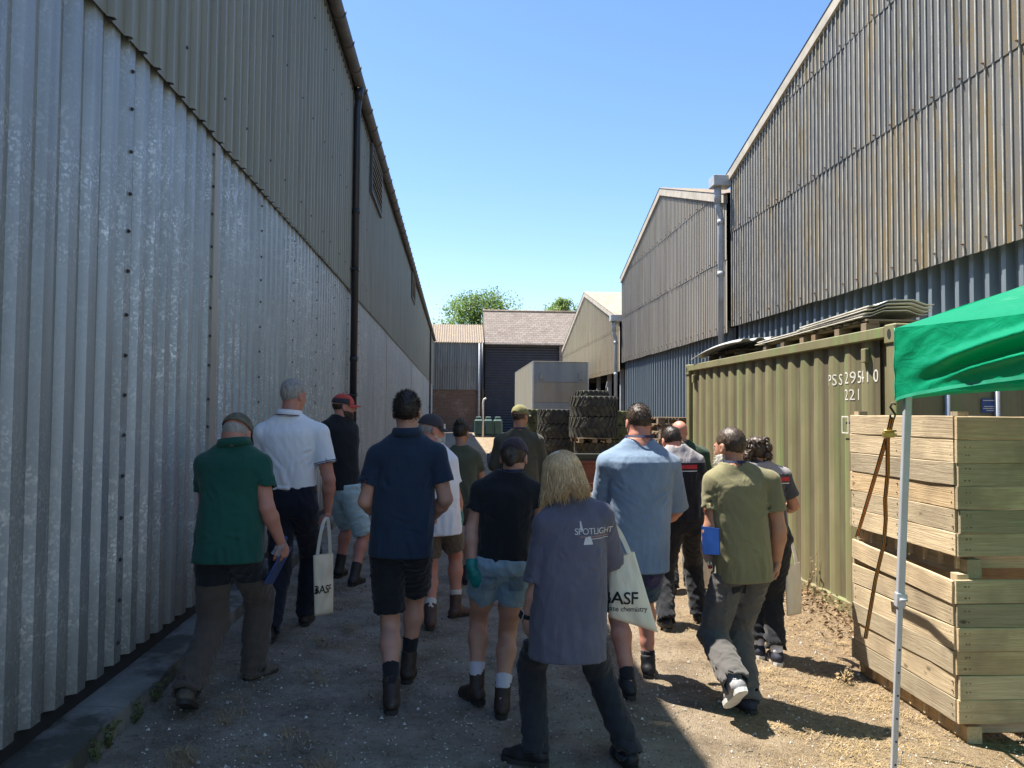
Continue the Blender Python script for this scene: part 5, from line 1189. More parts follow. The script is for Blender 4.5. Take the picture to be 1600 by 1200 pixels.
        if sh.get('collar'):
            cm = sh['collar']; ax = ((HP(0, -.022, -.05) - neck).normalized() + UPV * .8).normalized(); V = []; n = 28; rr = nk + .016
            s0 = rgt; w0 = ax.cross(rgt).normalized(); s0 = w0.cross(ax)
            for i in range(n + 1):
                a = -math.pi * .5 + (i / n - .5) * 2 * math.pi * .93; dirv = s0 * math.cos(a) + w0 * math.sin(a); c0 = neck + ax * .012 + dirv * .0
                V += [c0 + dirv * (rr - .004) + ax * -.01, c0 + dirv * (rr + .002) + ax * .036, c0 + dirv * (rr + .010) + ax * .034, c0 + dirv * (rr + .026) - ax * .014, c0 + dirv * (rr + .020) - ax * .014]
            mb = MB(); mb.add(V, [(i * 5 + k, i * 5 + 5 + k, i * 5 + 6 + k, i * 5 + 1 + k) for i in range(n) for k in range(4)], True); o = mb.build('collar', cm, t); fix_normals(o.data)
            if sh.get('tip'):
                mb = MB(); pts = []
                for i in range(n + 1):
                    a = -math.pi * .5 + (i / n - .5) * 2 * math.pi * .93; dirv = s0 * math.cos(a) + w0 * math.sin(a); pts.append(neck + ax * .004 + dirv * (rr + .024))
                mb.tube(pts, .004, 5); mb.build('collar_stripe', sh['tip'], t)
                for s in 'LR':
                    e, d = ends[s]; q = d.orthogonal().normalized(); w_ = d.cross(q); mb = MB()
                    for o_ in (.006, .018): mb.tube([e - d * o_ + (q * math.cos(a) + w_ * math.sin(a)) * (sr * .97 + .003) for a in [k * math.pi / 10 for k in range(21)]], .003, 5)
                    mb.build('cuff_stripe', sh['tip'], t)
    # ---- trousers or shorts
    tr = g('legs')
    if tr:
        en = tr.get('end', 2.0); pr = []; e_ = tr.get('ease', .016); top = tr.get('top'); cu = []
        if top is None: top = min(.30, th + .09) if sh else .30
        ts, r1 = smooth_curve([-.10, .02, .14, .30, .40], [.10, hp + e_, hp + e_, wa + e_ * .6, wa + e_ * .5]); _, r2 = smooth_curve([-.10, .02, .14, .30, .40], [.09, hpd + e_, hpd + e_, wd + e_ * .5, wd + e_ * .4]); pr.append((loft(pel, neck, rgt, ts, r1, r2, None, 2.3), .02))
        for s in 'LR':
            h_, k_, a_ = hip[s], knee[s], ank[s]; rr = tr.get('r', (.100, .083, .070)) 
            if en <= 1.0:
                e = h_.lerp(k_, en); d = (k_ - h_).normalized(); pr.append((tube_end(cone(h_, e + d * .07, rr[0], rr[1]), e, d, cone(e - d * .03, e + d * .1, rr[1] - .014, rr[1] - .011)), .02)); cu.append((e, d, rr[1]))
            else:
                e = k_.lerp(a_, min(1.0, en - 1)); d = (a_ - k_).normalized(); pr += [(cone(h_, k_, rr[0], rr[1]), .03), (tube_end(cone(k_, e + d * .09, rr[1], rr[2]), e + d * tr.get('brk', .02), d, cone(e - d * .02, e + d * .12, rr[2] - .014, rr[2] - .010)), .02)]; cu.append((e + d * tr.get('brk', .02), d, rr[2]))
        f = build_field(pr, tr.get('vox', .009)); f.disp(folds(seed + 9, tr.get('fold', .008), .11, 2.2))
        # bunched cloth above the shoe
        if en > 1.6:
            for e, d, r_ in cu:
                ec = A3(e); f.disp(lambda X, Y, Z, ec=ec: np.where((np.abs(X - ec[0]) < .12) & (np.abs(Y - ec[1]) < .15), .006 * np.sin((Z - ec[2]) * 95 + 9 * X + 6 * Y) * np.exp(-np.maximum(0, Z - ec[2]) / .10), 0))
        wp = pel + spine * top; f.cut(half(wp, spine))
        me = np_mesh('shorts' if en <= 1.2 else 'trousers', [f.mesh()], base); o = link('shorts' if en <= 1.2 else 'trousers', me, tr['mat'], t); J['legs'] = o
        if tr.get('mat2'):                            # two-tone work trousers
            me.materials.append(tr['mat2']); zc = tr.get('split', .55)
            for p_ in me.polygons:
                z = p_.center.z + base.z; lim = hip['L'].z + (knee['L'].z - hip['L'].z) * zc
                if z > lim: p_.material_index = 1
        if tr.get('belt'):
            mb = MB(); n = 36; c0 = pel + spine * (top - .02); w0 = UPV.cross(rgt); mb.ribbon([c0 + rgt * math.cos(a) * (wa + e_ * .55 + .006) + w0 * math.sin(a) * (wd + e_ * .5 + .006) for a in [2 * math.pi * k / n for k in range(n + 1)]], (0, 0, 1), .036, .005); mb.build('belt', tr['belt'], t)
    # ---- shoes and socks
    for s in 'LR':
        if g('shoe'): shoe(J, s, **(S.get('shoe' + s) or S['shoe']))
    PEOPLE[key] = J; return J
def shoe(J, s, mat, top=.10, sole=None, sock=None, sock_h=.0, big=1.0, slim=False):
    a = J['ank'][s]; d = J['toe'][s]; u = J['fup'][s]; r = d.cross(u).normalized(); base = J['base']; Q = lambda x, y, z: a + d * x + r * y + u * z; sh = (J['knee'][s] - a).normalized(); sc = big * (1.0 if J['S'].get('male', True) else .92)
    pr = [(cone(Q(-.030 * sc, 0, -.040), Q(.09 * sc, 0, -.052), .043 * sc, .041 * sc), .02), (cone(Q(.09 * sc, 0, -.052), Q(.168 * sc, .004, -.060), .041 * sc, .030 * sc), .02), (cone(Q(.02, 0, -.02), Q(.10 * sc, 0, -.045), .042 * sc, .036 * sc), .02), (tube_end(cone(Q(-.005, 0, -.03), a + sh * (top + .05), .0475 * sc, .0535 * sc), a + sh * top, sh), .02)]
    f = build_field(pr, .007); f.disp(folds(int(abs(a.x * 977) % 50), .002, .05, 1.0)); f.cut(half(Q(0, 0, -.066), -u)); o = link('boot' if top > .07 else 'shoe', np_mesh('shoe', [f.mesh()], base), mat, J['t'])
    pts = [(-.078, 0), (-.070, .026), (-.04, .038), (.03, .036), (.10, .046), (.15, .044), (.185, .028), (.20, .002), (.188, -.024), (.15, -.040), (.10, -.043), (.03, -.034), (-.04, -.038), (-.070, -.026)]
    sg = 1 if s == 'R' else -1; mb = MB(); poly = [Q(x * sc, y * sg * sc, 0) for x, y in pts]; mb.prism(poly, -u * .088, -u * .062); so = mb.build('sole', sole or M['sole'], None); so.data.transform(Matrix.Translation(-base)); so.parent = o; fix_normals(so.data)
    if sock:
        f = build_field([(tube_end(cone(a + sh * (top - .03), a + sh * (sock_h + .03), .045, .054), a + sh * sock_h, sh), .005)], .007); f.disp(folds(3, .002, .04, 2)); link('sock', np_mesh('sock', [f.mesh()], base), sock, J['t'])
def hair(J, kind, mat, *opt):
    HP, hs, hr, hf, hu, base, t = J['HP'], J['hs'], J['hr'], J['hf'], J['hu'], J['base'], J['t']; HR = np.array([[hr.x, hf.x, hu.x], [hr.y, hf.y, hu.y], [hr.z, hf.z, hu.z]]); hd = A3(J['hd']); E = lambda c, r: ell(HP(*c), HR, [q * hs for q in r]); seed = int(abs(hd[0] * 1000)) % 100
    def local(X, Y, Z): dx_, dy_, dz_ = X - hd[0], Y - hd[1], Z - hd[2]; return [(dx_ * HR[0, i] + dy_ * HR[1, i] + dz_ * HR[2, i]) / hs for i in range(3)]
    def line(dz=0):                                   # keep hair above the hairline
        def fn(X, Y, Z):
            x, y, z = local(X, Y, Z); return (np.interp(y, [-.12, -.05, -.02, .005, .03, .06, .10], [-.062, -.062, -.03, .02, .02, .055, .085]) + dz - z) * .8
        return fn
    if kind == 'short':
        L = opt[0] if opt else .016; f = build_field([(E((0, -.016, .033), (.080, .103, .098 + .3 * L)), .01)], .0055); f.disp(folds(seed, .003, .03, 1)); f.cut(line(opt[2] if len(opt) > 2 else 0)); me = np_mesh('hair', [f.mesh()], base); o = link('hair', me, mat, t); add_blades(me, opt[1] if len(opt) > 1 else 1500, seed, L, -hf * .35 + hu * .1, .55, .0016)
    elif kind == 'fringe':                            # balding: hair round the back and sides only
        f = build_field([(E((0, -.016, .024), (.0785, .100, .088)), .01)], .0055); f.disp(folds(seed, .002, .03, 1)); f.cut(line(0)); hz = opt[0] if opt else .055
        f.cut(lambda X, Y, Z: local(X, Y, Z)[2] - hz); me = np_mesh('hair', [f.mesh()], base); link('hair', me, mat, t); add_blades(me, 900, seed, .010, -hu * .5, .3, .0013)
    elif kind in ('bun', 'tied'):
        f = build_field([(E((0, -.016, .034), (.083, .106, .100)), .01)], .0055); f.disp(folds(seed, .003, .03, .4)); f.cut(line(-.004)); mesh = f.mesh(); P2 = []
        if kind == 'bun':
            for k in range(14): a = k * 2.4; P2.append((ell(HP(.030 * math.cos(a), -.075 + .022 * math.sin(a), .105 + .022 * math.sin(a * 1.7)), HR, [.022 * hs, .024 * hs, .022 * hs]), .008))
        else:
            for k in range(12): a = k * 2.4; P2.append((ell(HP(.024 * math.cos(a), -.108 + .012 * math.sin(a * 2), -.012 + .030 * math.sin(a)), HR, [.020 * hs, .022 * hs, .026 * hs]), .008))
        f2 = build_field(P2, .006); f2.disp(folds(seed, .004, .025, 1)); me = np_mesh('hair', [mesh, f2.mesh()], base); link('hair', me, mat, t); add_blades(me, 900, seed, .022, hu * .1 - hf * .3, .35, .0012)
    elif kind == 'curly':
        P2 = [(E((0, -.016, .034), (.086, .108, .100)), .01)]; r = random.Random(seed)
        for k in range(70):
            a = r.uniform(0, 6.28); z = r.uniform(-.115, .11); rad = .088 * math.sqrt(max(.05, 1 - ((z - .02) / .14) ** 2)) + .012; y = -.02 + rad * 1.15 * math.sin(a)
            if y > .035 and z < .06: continue
            P2.append((ell(HP(rad * math.cos(a), y, z), HR, [r.uniform(.016, .026)] * 3), .008))
        f = build_field(P2, .0065); f.disp(folds(seed, .006, .03, 1)); f.cut(lambda X, Y, Z: np.minimum(local(X, Y, Z)[1] - .05, .055 - local(X, Y, Z)[2])); me = np_mesh('hair', [f.mesh()], base); link('hair', me, mat, t); add_blades(me, 1600, seed, .026, -hu * .4, .5, .0015)
    elif kind == 'bob':
        f = build_field([(E((0, -.022, .030), (.096, .120, .106)), .01), (cone(HP(0, -.040, .0), HP(0, -.050, -.10), .097 * hs, .088 * hs), .03)], .0065); f.cut(lambda X, Y, Z: np.minimum(local(X, Y, Z)[1] - .045, .070 - local(X, Y, Z)[2]))
        f.cut(lambda X, Y, Z: -.125 - local(X, Y, Z)[2]); parts = [f.mesh()]; me = np_mesh('hair', parts, base); o = link('hair', me, mat, t); mb = MB(); r = random.Random(4)
        drop = -hu * .55 + Vector((0, 0, -1)) * .45
        for lock in range(150):
            la = r.uniform(-2.6, 2.6) if r.random() < .8 else r.uniform(-1.3, 1.3); lz = r.uniform(.05, .125); ll = r.uniform(.72, 1.22); lo = r.uniform(-.010, .022); lw = Vector((r.uniform(-.012, .012), r.uniform(-.012, .012), 0)); sw_ = r.uniform(-.3, .3); wav = r.uniform(.003, .012); wph = r.uniform(0, 6.28)
            for k in range(13):
                a = la + r.gauss(0, .13); a0 = -math.pi / 2 + a; zt = min(.132, lz + r.gauss(0, .010)); q = math.sqrt(max(.01, 1 - ((zt - .03) / .110) ** 2))
                p0 = HP(.097 * q * math.cos(a0), -.022 + .121 * q * math.sin(a0), zt)
                if zt < .085 and math.sin(a0) > .5: continue
                an2 = a0 + sw_ * .4 + r.gauss(0, .03); R2_ = .103 + r.uniform(-.003, .005); p1 = HP(R2_ * math.cos(an2), -.022 + (R2_ + .022) * math.sin(an2), -.005); od = hr * math.cos(an2) + hf * math.sin(an2)
                p2 = p1 + drop * (.085 * hs) + od * (lo * .6 + r.uniform(-.004, .006)); cen = la - math.pi / 2 + sw_; tip = HP((R2_ + lo) * math.cos(cen), -.022 + (R2_ + .02 + lo) * math.sin(cen), -.02) + drop * (.128 * ll * hs) + lw
                p3 = tip + Vector((r.gauss(0, .011), r.gauss(0, .011), r.gauss(0, .013))); pts = []; K = (p0, p1, p2, p3)
                for i in range(12):
                    s_ = i / 11 * 3; b = int(min(2, s_)); pts.append(K[b].lerp(K[b + 1], s_ - b) + od * (wav * math.sin(wph + i * .85) * i / 11) + hr * (wav * .8 * math.sin(wph * 2 + i * .7) * i / 11))
                for _ in range(2): pts = [pts[0]] + [(pts[i - 1] + pts[i] * 2 + pts[i + 1]) / 4 for i in range(1, 11)] + [pts[11]]
                w = r.uniform(.0012, .0024); mb.tube(pts, [w * .6] + [w] * 8 + [w * .8, w * .5, w * .1], 4, False)
        st = mb.mesh('strands', base); bm = bmesh.new(); bm.from_mesh(me); bm.from_mesh(st); bm.to_mesh(me); bm.free()
        for p_ in me.polygons: p_.use_smooth = True
def beard(J, mat, L=.03, full=.02):
    HP, hs, hr, hf, hu, base, t = J['HP'], J['hs'], J['hr'], J['hf'], J['hu'], J['base'], J['t']; HR = np.array([[hr.x, hf.x, hu.x], [hr.y, hf.y, hu.y], [hr.z, hf.z, hu.z]]); hd = A3(J['hd']); E = lambda c, r: ell(HP(*c), HR, [q * hs for q in r])
    f = build_field([(E((0, .040, -.078), (.066, .062, .050 + full)), .02), (E((0, .060, -.105 - full), (.040, .036, .034 + full)), .025), (E((.055, .008, -.05), (.016, .03, .045)), .02), (E((-.055, .008, -.05), (.016, .03, .045)), .02)], .006); f.disp(folds(5, .004, .025, .3))
    f.cut(lambda X, Y, Z: ((X - hd[0]) * hu.x + (Y - hd[1]) * hu.y + (Z - hd[2]) * hu.z) / hs + .038 + 0 * X); me = np_mesh('beard', [f.mesh()], base); link('beard', me, mat, t); add_blades(me, 900, 7, L, -hu * .7 + hf * .2, .4, .0016)
def cap(J, mat, mat2=None, depth=.0, open_back=False):
    HP, hs, hr, hf, hu, base, t = J['HP'], J['hs'], J['hr'], J['hf'], J['hu'], J['base'], J['t']; HR = np.array([[hr.x, hf.x, hu.x], [hr.y, hf.y, hu.y], [hr.z, hf.z, hu.z]]); hd = A3(J['hd']); E = lambda c, r: ell(HP(*c), HR, [q * hs for q in r])
    f = build_field([(E((0, -.012, .034), (.090, .114, .102)), .01)], .006); f.disp(folds(8, .0015, .05, 1)); f.cut(half(HP(0, 0, .028 - depth), -(hu * 1.0 + hf * .10))); f.sub_prim(E((0, -.012, .026), (.083, .106, .094)), .003)
    if J['S']['cap'].get('open_back'): f.sub_prim(ell(HP(0, -.12, .030), HR, [.034 * hs, .05 * hs, .028 * hs]), .004)
    o = link('cap', np_mesh('cap', [f.mesh()], base), mat, t)
    if mat2:
        o.data.materials.append(mat2)
        for p_ in o.data.polygons:
            v = p_.center + base - J['hd']; y = v.dot(hf) / hs; z = v.dot(hu) / hs
            if y < .045 and z < .085: p_.material_index = 1
    mb = MB(); V = []; n = 16
    for i in range(n + 1):
        a = (i / n - .5) * 2.5; s_ = math.sin(a); c_ = math.cos(a); inn = HP(.086 * s_, -.012 + .112 * c_, .030 - depth); z = .030 - depth - .020 * (s_ * s_) ; ou = HP(.084 * s_, -.012 + .112 * c_ + .080 * max(0, c_) ** .6, z - .012); V += [inn, ou, ou - hu * .004, inn - hu * .004]
    mb.add(V, [(i * 4 + k, i * 4 + 4 + k, i * 4 + 4 + (k + 1) % 4, i * 4 + (k + 1) % 4) for i in range(n) for k in range(4)], True)
    b = mb.build('brim', mat, None); b.data.transform(Matrix.Translation(-base)); b.parent = o; fix_normals(b.data)
    m2 = MB(); tp = HP(0, -.012, .137); bm = bmesh.new(); bmesh.ops.create_uvsphere(bm, u_segments=8, v_segments=5, radius=.008); bm.transform(Matrix.Translation(tp - base)); me = bpy.data.meshes.new('button'); bm.to_mesh(me); bm.free(); link('button', me, mat, o)
def lanyard(J, mat, front=.34):
    nk = J['neck']; HP = J['HP']; up = (HP(0, -.022, -.05) - nk).normalized(); r, f = J['rgt'], J['fwd']; pts = []; side = []; n = 30; R_ = (.078 if J['S'].get('male', True) else .068) * J['S'].get('neckw', 1)
    for i in range(n + 1):
        a = -math.pi / 2 + (i / n - .5) * 2 * math.pi * .86; x = math.cos(a); y = math.sin(a); k = max(0, y)
        pts.append(nk + up * .030 + r * (x * R_ * (1 - .25 * k)) + f * (y * R_ + .04 * k) - UPV * (.16 * k ** 1.5)); side.append(up * 1.0 + (r * x + f * y) * -.25)
    mb = MB(); mb.ribbon(pts, side, .017, .003); return mb.build('lanyard', mat, J['t'])
def wristband(J, s, mat, at=.93, face=None):
    a, b = J['elb'][s], J['wri'][s]; d = (b - a).normalized(); c = a.lerp(b, at); q = d.orthogonal().normalized(); w = d.cross(q); r_ = .033 if J['S'].get('male', True) else .0295
    mb = MB(); mb.ribbon([c + (q * math.cos(t) + w * math.sin(t)) * r_ for t in [k * math.pi / 12 for k in range(25)]], d, .022, .005); o = mb.build('watch_strap', mat, J['t'])
    if face is not None:
        fv = Vector(face); fv = (fv - d * fv.dot(d)).normalized(); x = d.cross(fv); mb = MB(); Mx = Matrix.Translation(c + fv * (r_ + .004) - J['base']) @ Matrix(((x.x, d.x, fv.x), (x.y, d.y, fv.y), (x.z, d.z, fv.z))).to_4x4(); mb.box((-.017, -.02, -.004), (.017, .02, .006), Mx, ch=.003); mb.build('watch_face', mat, o, True)
        mb = MB(); mb.box((-.019, -.022, -.003), (.019, .022, .003), Mx, ch=.002); mb.build('watch_case', M['leg_steel'], o, True)
def glove(J, s, mat, curl=.5, palm=None):
    sg = -1 if s == 'L' else 1; w, e = J['wri'][s], J['elb'][s]; hd_ = J['S'].get('hand' + s) or {}; fd = Vector(hd_.get('dir', w - e)); pn = Vector(hd_.get('palm', (-sg * .9, .15, .2))); d = (w - e).normalized()
    P_ = hand_field(w + d * .005, fd, pn, sg, hd_.get('curl', .38), 1.0 if J['S'].get('male', True) else .92, .0035) + [(cone(w - d * .045, w, .037, .032), .01)]
    f = build_field(P_, .0045); f.disp(folds(6, .0015, .03, 1)); f.cut(half(w - d * .055, -d)); link('glove', np_mesh('glove', [f.mesh()], J['base']), mat, J['t'])
def sleeve_print(J, body, size, at, mat, name='back_print', spacing=1.0, bold=0.0):
    """flat lettering on the back of a shirt; at = pixel of its centre"""
    p = W(at[0], at[1], J['base'].y) - J['base']; return project_text(body, size, p, J['rgt'], (0, 0, 1), J['fwd'], J['bvh'], mat, name, J['t'], .0035, spacing, bold)
def back_shape(J, polys, at, mat, name):
    p = W(at[0], at[1], J['base'].y) - J['base']; return project_text('', 1, p, J['rgt'], (0, 0, 1), J['fwd'], J['bvh'], mat, name, J['t'], .003, 1, 0, polys)
def quadgrid(pts, n=8):                               # a quad outline as a fine grid, for back_shape
    a, b, c, d = [Vector((*p, 0)) for p in pts]; V = []; 
    for j in range(n + 1):
        for i in range(n + 1): V.append(a.lerp(b, i / n).lerp(d.lerp(c, i / n), j / n))
    return V, [(j * (n + 1) + i, j * (n + 1) + i + 1, (j + 1) * (n + 1) + i + 1, (j + 1) * (n + 1) + i) for j in range(n) for i in range(n)]
# ------------------------------------------------------------------ clothes
F_ = lambda n, c, **k: FM(fabric, n, c, **k)
bottle_green = F_('bottle_green_cotton', (0.014, 0.081, 0.061)); white_cot = F_('white_cotton', (0.842, 0.853, 0.880), var=.04); black_cot = F_('black_cotton', (0.016, 0.018, 0.022)); navy_cot = F_('navy_cotton', (0.019, 0.035, 0.065)); navy_trim = F_('navy_trim', (0.041, 0.041, 0.121))
olive_cot = F_('dark_olive_cotton', (0.081, 0.089, 0.059)); olive_jkt = F_('olive_jacket', (0.081, 0.078, 0.057)); grey_vio = F_('faded_slate_cotton', (0.122, 0.120, 0.160)); blue_tee = F_('faded_blue_cotton', (0.175, 0.245, 0.345)); olive_tee = F_('light_olive_cotton', (0.205, 0.190, 0.105)); char_tee = F_('charcoal_cotton', (0.061, 0.065, 0.074)); grey_pan = F_('grey_panel', (0.297, 0.284, 0.297)); dk_green = F_('dark_green_cotton', (0.027, 0.057, 0.036))
brown_trs = F_('brown_work_trousers', (0.084, 0.065, 0.054)); blk_trs = F_('black_trousers', (0.016, 0.018, 0.023)); navy_trs = F_('navy_trousers', (0.014, 0.016, 0.027)); denim_lt = F_('pale_denim', (0.405, 0.567, 0.621), wear=(0.45, 0.54, 0.56)); denim = F_('washed_denim', (0.230, 0.338, 0.432), wear=(0.33, 0.42, 0.48)); khaki = F_('khaki_cotton', (0.142, 0.115, 0.088)); navy_sh = F_('navy_denim', (0.034, 0.074, 0.128)); grey_trs = F_('grey_work_trousers', (0.097, 0.092, 0.089)); blk_jean = F_('washed_black_denim', (0.030, 0.031, 0.036))
boot_blk = pmat('black_leather', (0.018, 0.016, 0.016), 0.55, 0, .3, 20, 'obj', 60, .2); boot_brn = pmat('brown_leather', (0.035, 0.022, 0.016), 0.55, 0, .35, 15, 'obj', 60, .2, stain=(20, (.5, .8), (.07, .055, .045))); boot_brn2 = pmat('red_brown_leather', (0.075, 0.038, 0.030), 0.55, 0, .3, 15, 'obj', 60, .2); boot_tan = pmat('dusty_leather', (0.10, 0.085, 0.065), 0.8, 0, .35, 18, 'obj', 60, .2); trainer_blk = pmat('black_trainer', (0.014, 0.014, 0.018), 0.6, 0, .3, 30, 'obj', 60, .2); trainer_grey = pmat('grey_trainer', (0.30, 0.30, 0.31), 0.6, 0, .3, 25, 'obj', 60, .2); trainer_nvy = pmat('navy_trainer', (0.02, 0.025, 0.045), 0.7, 0, .3, 25, 'obj', 60, .2)
sock_w = F_('white_sock', (0.648, 0.648, 0.713)); sock_b = F_('black_sock', (0.020, 0.020, 0.024)); sock_p = F_('pale_sock', (0.608, 0.581, 0.540))
hair_grey = hairmat('grey_hair', (0.22, 0.20, 0.18), (0.42, 0.40, 0.37)); hair_dk = hairmat('dark_brown_hair', (0.012, 0.009, 0.007), (0.040, 0.028, 0.022)); hair_brn = hairmat('brown_hair', (0.028, 0.018, 0.012), (0.085, 0.055, 0.036)); hair_blonde = hairmat('blonde_hair', (0.40, 0.25, 0.105), (0.82, 0.60, 0.33), .38); hair_red = hairmat('auburn_beard', (0.035, 0.016, 0.010), (0.075, 0.034, 0.02)); hair_white = hairmat('white_beard', (0.36, 0.34, 0.31), (0.6, 0.58, 0.54))
camo = pmat('camouflage_cap', (0.13, 0.12, 0.085), 0.9, 0, .5, 26, 'obj'); red_cap = F_('red_cap', (0.540, 0.074, 0.054)); dk_cap = F_('dark_grey_cap', (0.047, 0.047, 0.054)); olive_cap = F_('olive_cap', (0.216, 0.203, 0.088)); maroon_cap = F_('dark_plum_cap', (0.054, 0.038, 0.046))
teal = pmat('teal_nitrile', (0.0, 0.20, 0.19), 0.45, 0, .12, 10, 'obj', 40, .2); belt_br = pmat('leather_belt', (0.06, 0.045, 0.035), .5); strap_blk = pmat('black_strap', (0.012, 0.012, 0.014), .5); lan_navy = pmat('navy_lanyard', (0.012, 0.016, 0.06), .7); canvas = F_('natural_canvas', (0.756, 0.702, 0.567), var=.06); ink = pmat('black_print', (0.012, 0.012, 0.013), .8); print_w = pmat('pale_print', (0.62, 0.62, 0.64), .8); print_r = pmat('red_print', (0.48, 0.025, 0.035), .7); print_o = pmat('faded_red_print', (0.38, 0.20, 0.17), .8)

# ------------------------------------------------------------------ the walkers
p1 = person('greenpolo', dict(label='man in bottle-green polo and camouflage cap, head bowed, nearest the left wall', h=1.78, skin='pink', yaw=.12, footL=(302, 1103, 't', -.05, .50), footR=(386, 1066, 'h', .55, 0), pelvis=(356, 855), neck=(366, 697, .10), head=(370, 680, .15), hyaw=.15, hpitch=.55,
    shoL=(324, 726, .08), shoR=(405, 726, .08), elbL=(322, 795, .22), wriL=(383, 726, .30), elbR=(417, 793, .02), wriR=(438, 846, .10), handL=dict(dir=(.25, .1, 1), palm=(.2, -.6, .3), curl=.7), handR=dict(curl=.95, palm=(-.8, .4, 0)), chest=.168, waist=.165, hip=.165, waist_d=.13, neckw=1.12,
    hair=('fringe', hair_grey, .03), cap=dict(mat=camo), shirt=dict(mat=bottle_green, hem=(352, 878), hw=.200, hd=.16, ww=.18, wd=.155, sleeve=.58, sr=.082, collar=bottle_green, belly=.02), legs=dict(mat=brown_trs, mat2=blk_trs, split=.42, end=2.0, r=(.105, .090, .080), brk=.03, fold=.009), shoe=dict(mat=boot_tan, top=.10)))
p2 = person('whitepolo', dict(label='tall grey-haired man in a white polo shirt and dark trousers by the left wall', h=1.88, skin='pink', yaw=.05, footL=(419, 1008, 'h', -.1, 0), footR=(474, 979, 'h', .05, 0), pelvis=(458, 792), neck=(452, 650), head=(459, 619, .03), hyaw=.55, hpitch=.05,
    shoL=(412, 676), shoR=(499, 677), elbL=(402, 748, .10), wriL=(425, 790, .30), elbR=(514, 750, -.03), wriR=(512, 797, .04), handR=dict(curl=1.15, palm=(-.9, .1, 0)), chest=.195, chest_d=.13, waist=.168, hip=.165, neckw=1.05, arm=1.05,
    hair=('short', hair_grey, .011, 1500), shirt=dict(mat=white_cot, hem=(458, 763), hw=.176, hd=.13, ww=.185, wd=.145, sleeve=.66, sr=.084, collar=white_cot, tip=navy_trim, fold=.006), legs=dict(mat=navy_trs, end=2.0, r=(.102, .084, .072), top=.225, belt=belt_br), shoe=dict(mat=boot_blk, top=.06)))
p3 = person('redcap', dict(label='bearded man in a black T-shirt, red cap and pale denim shorts by the drainpipe', h=1.80, skin='pink', yaw=.45, footL=(526, 903, 'h', .25, 0), footR=(548, 917, 'h', .40, 0), pelvis=(535, 768), neck=(531, 652), head=(537, 636, .03), hyaw=1.25, hpitch=.05,
    shoL=(511, 668, -.10), shoR=(546, 669, .08), elbL=(506, 730, .02), wriL=(515, 762, .20), elbR=(544, 727, .08), wriR=(554, 751, .16), handR=dict(curl=.6, dir=(-.1, .3, -1)), chest=.172, waist=.16, hip=.16, hair=('fringe', hair_red, .03), cap=dict(mat=red_cap, mat2=dk_cap), beard=(hair_red, .035, .025),
    shirt=dict(mat=black_cot, hem=(533, 764), hw=.172, ww=.172, wd=.14, sleeve=.66, sr=.080), legs=dict(mat=denim_lt, end=.94, r=(.105, .098, .08), ease=.02, belt=strap_blk, top=.10), shoe=dict(mat=boot_blk, top=.14)))
p4 = person('navypolo', dict(label='man in a navy polo and black shorts walking away left of centre', h=1.83, yaw=.0, footL=(611, 1117, 'h', -.05, 0), footR=(635, 1068, 'h', .08, 0), pelvis=(627, 855), neck=(636, 680), head=(636, 645, .02), hyaw=.08,
    shoL=(593, 713), shoR=(679, 711), elbL=(571, 783, -.02), wriL=(600, 812, .22), elbR=(696, 780, -.02), wriR=(672, 812, .22), handL=dict(curl=.8, dir=(.7, .7, .1), palm=(.5, -.5, .5)), handR=dict(curl=.8, dir=(-.7, .7, .1), palm=(-.5, -.5, .5)), chest=.165, waist=.17, hip=.165, vox=.009,
    hair=('short', hair_dk, .022, 2200), shirt=dict(mat=navy_cot, hem=(627, 867), hw=.196, hd=.155, ww=.188, wd=.15, sleeve=.64, sr=.086, collar=navy_cot, vox=.008), legs=dict(mat=blk_trs, end=.80, r=(.106, .096, .08), ease=.02), shoe=dict(mat=boot_brn, top=.10, sock=sock_b, sock_h=.19)))
p5 = person('greybeard', dict(label='grey-bearded man in a black cap, white shirt and khaki shorts behind the navy polo', h=1.78, skin='pink', yaw=.10, footL=(672, 985, 'h', 0, 0), footR=(704, 966, 'h', .95, .0), pelvis=(684, 806), neck=(676, 697), head=(674, 672, .04), hyaw=1.15, hpitch=.15,
    shoL=(654, 722), shoR=(700, 722), elbL=(648, 782, .05), wriL=(655, 812, .20), elbR=(713, 778, .0), wriR=(718, 806, .06), handR=dict(curl=.8, dir=(.1, .15, -1)), chest=.172, waist=.18, hip=.165, waist_d=.14, hair=('fringe', hair_grey, .03), cap=dict(mat=dk_cap), beard=(hair_white, .014, .0),
    shirt=dict(mat=white_cot, hem=(684, 834), hw=.19, ww=.195, wd=.165, sleeve=.60, sr=.08), legs=dict(mat=khaki, end=.72, r=(.105, .098, .08)), shoe=dict(mat=boot_brn2, top=.11, sock=sock_p, sock_h=.15)))
p6 = person('bunwoman', dict(label='woman with a dark hair bun and olive T-shirt ahead of the group', male=False, h=1.66, skin='tan', yaw=.05, footL=(713, 908, 'h', 0, 0), footR=(728, 914, 'h', .1, 0), pelvis=(722, 786), neck=(720, 699), head=(721, 677, .03), hyaw=.5, hpitch=.1,
    shoL=(702, 714), shoR=(743, 715), elbL=(694, 751, .05), wriL=(708, 768, .22), elbR=(752, 746, .05), wriR=(738, 768, .22), chest=.150, waist=.14, hip=.165, hair=('bun', hair_dk), shirt=dict(mat=olive_cot, hem=(722, 784), hw=.175, ww=.165, wd=.14, sleeve=.68, sr=.080), legs=dict(mat=khaki, end=.55, r=(.105, .100, .08)), shoe=dict(mat=boot_blk, top=.10)))
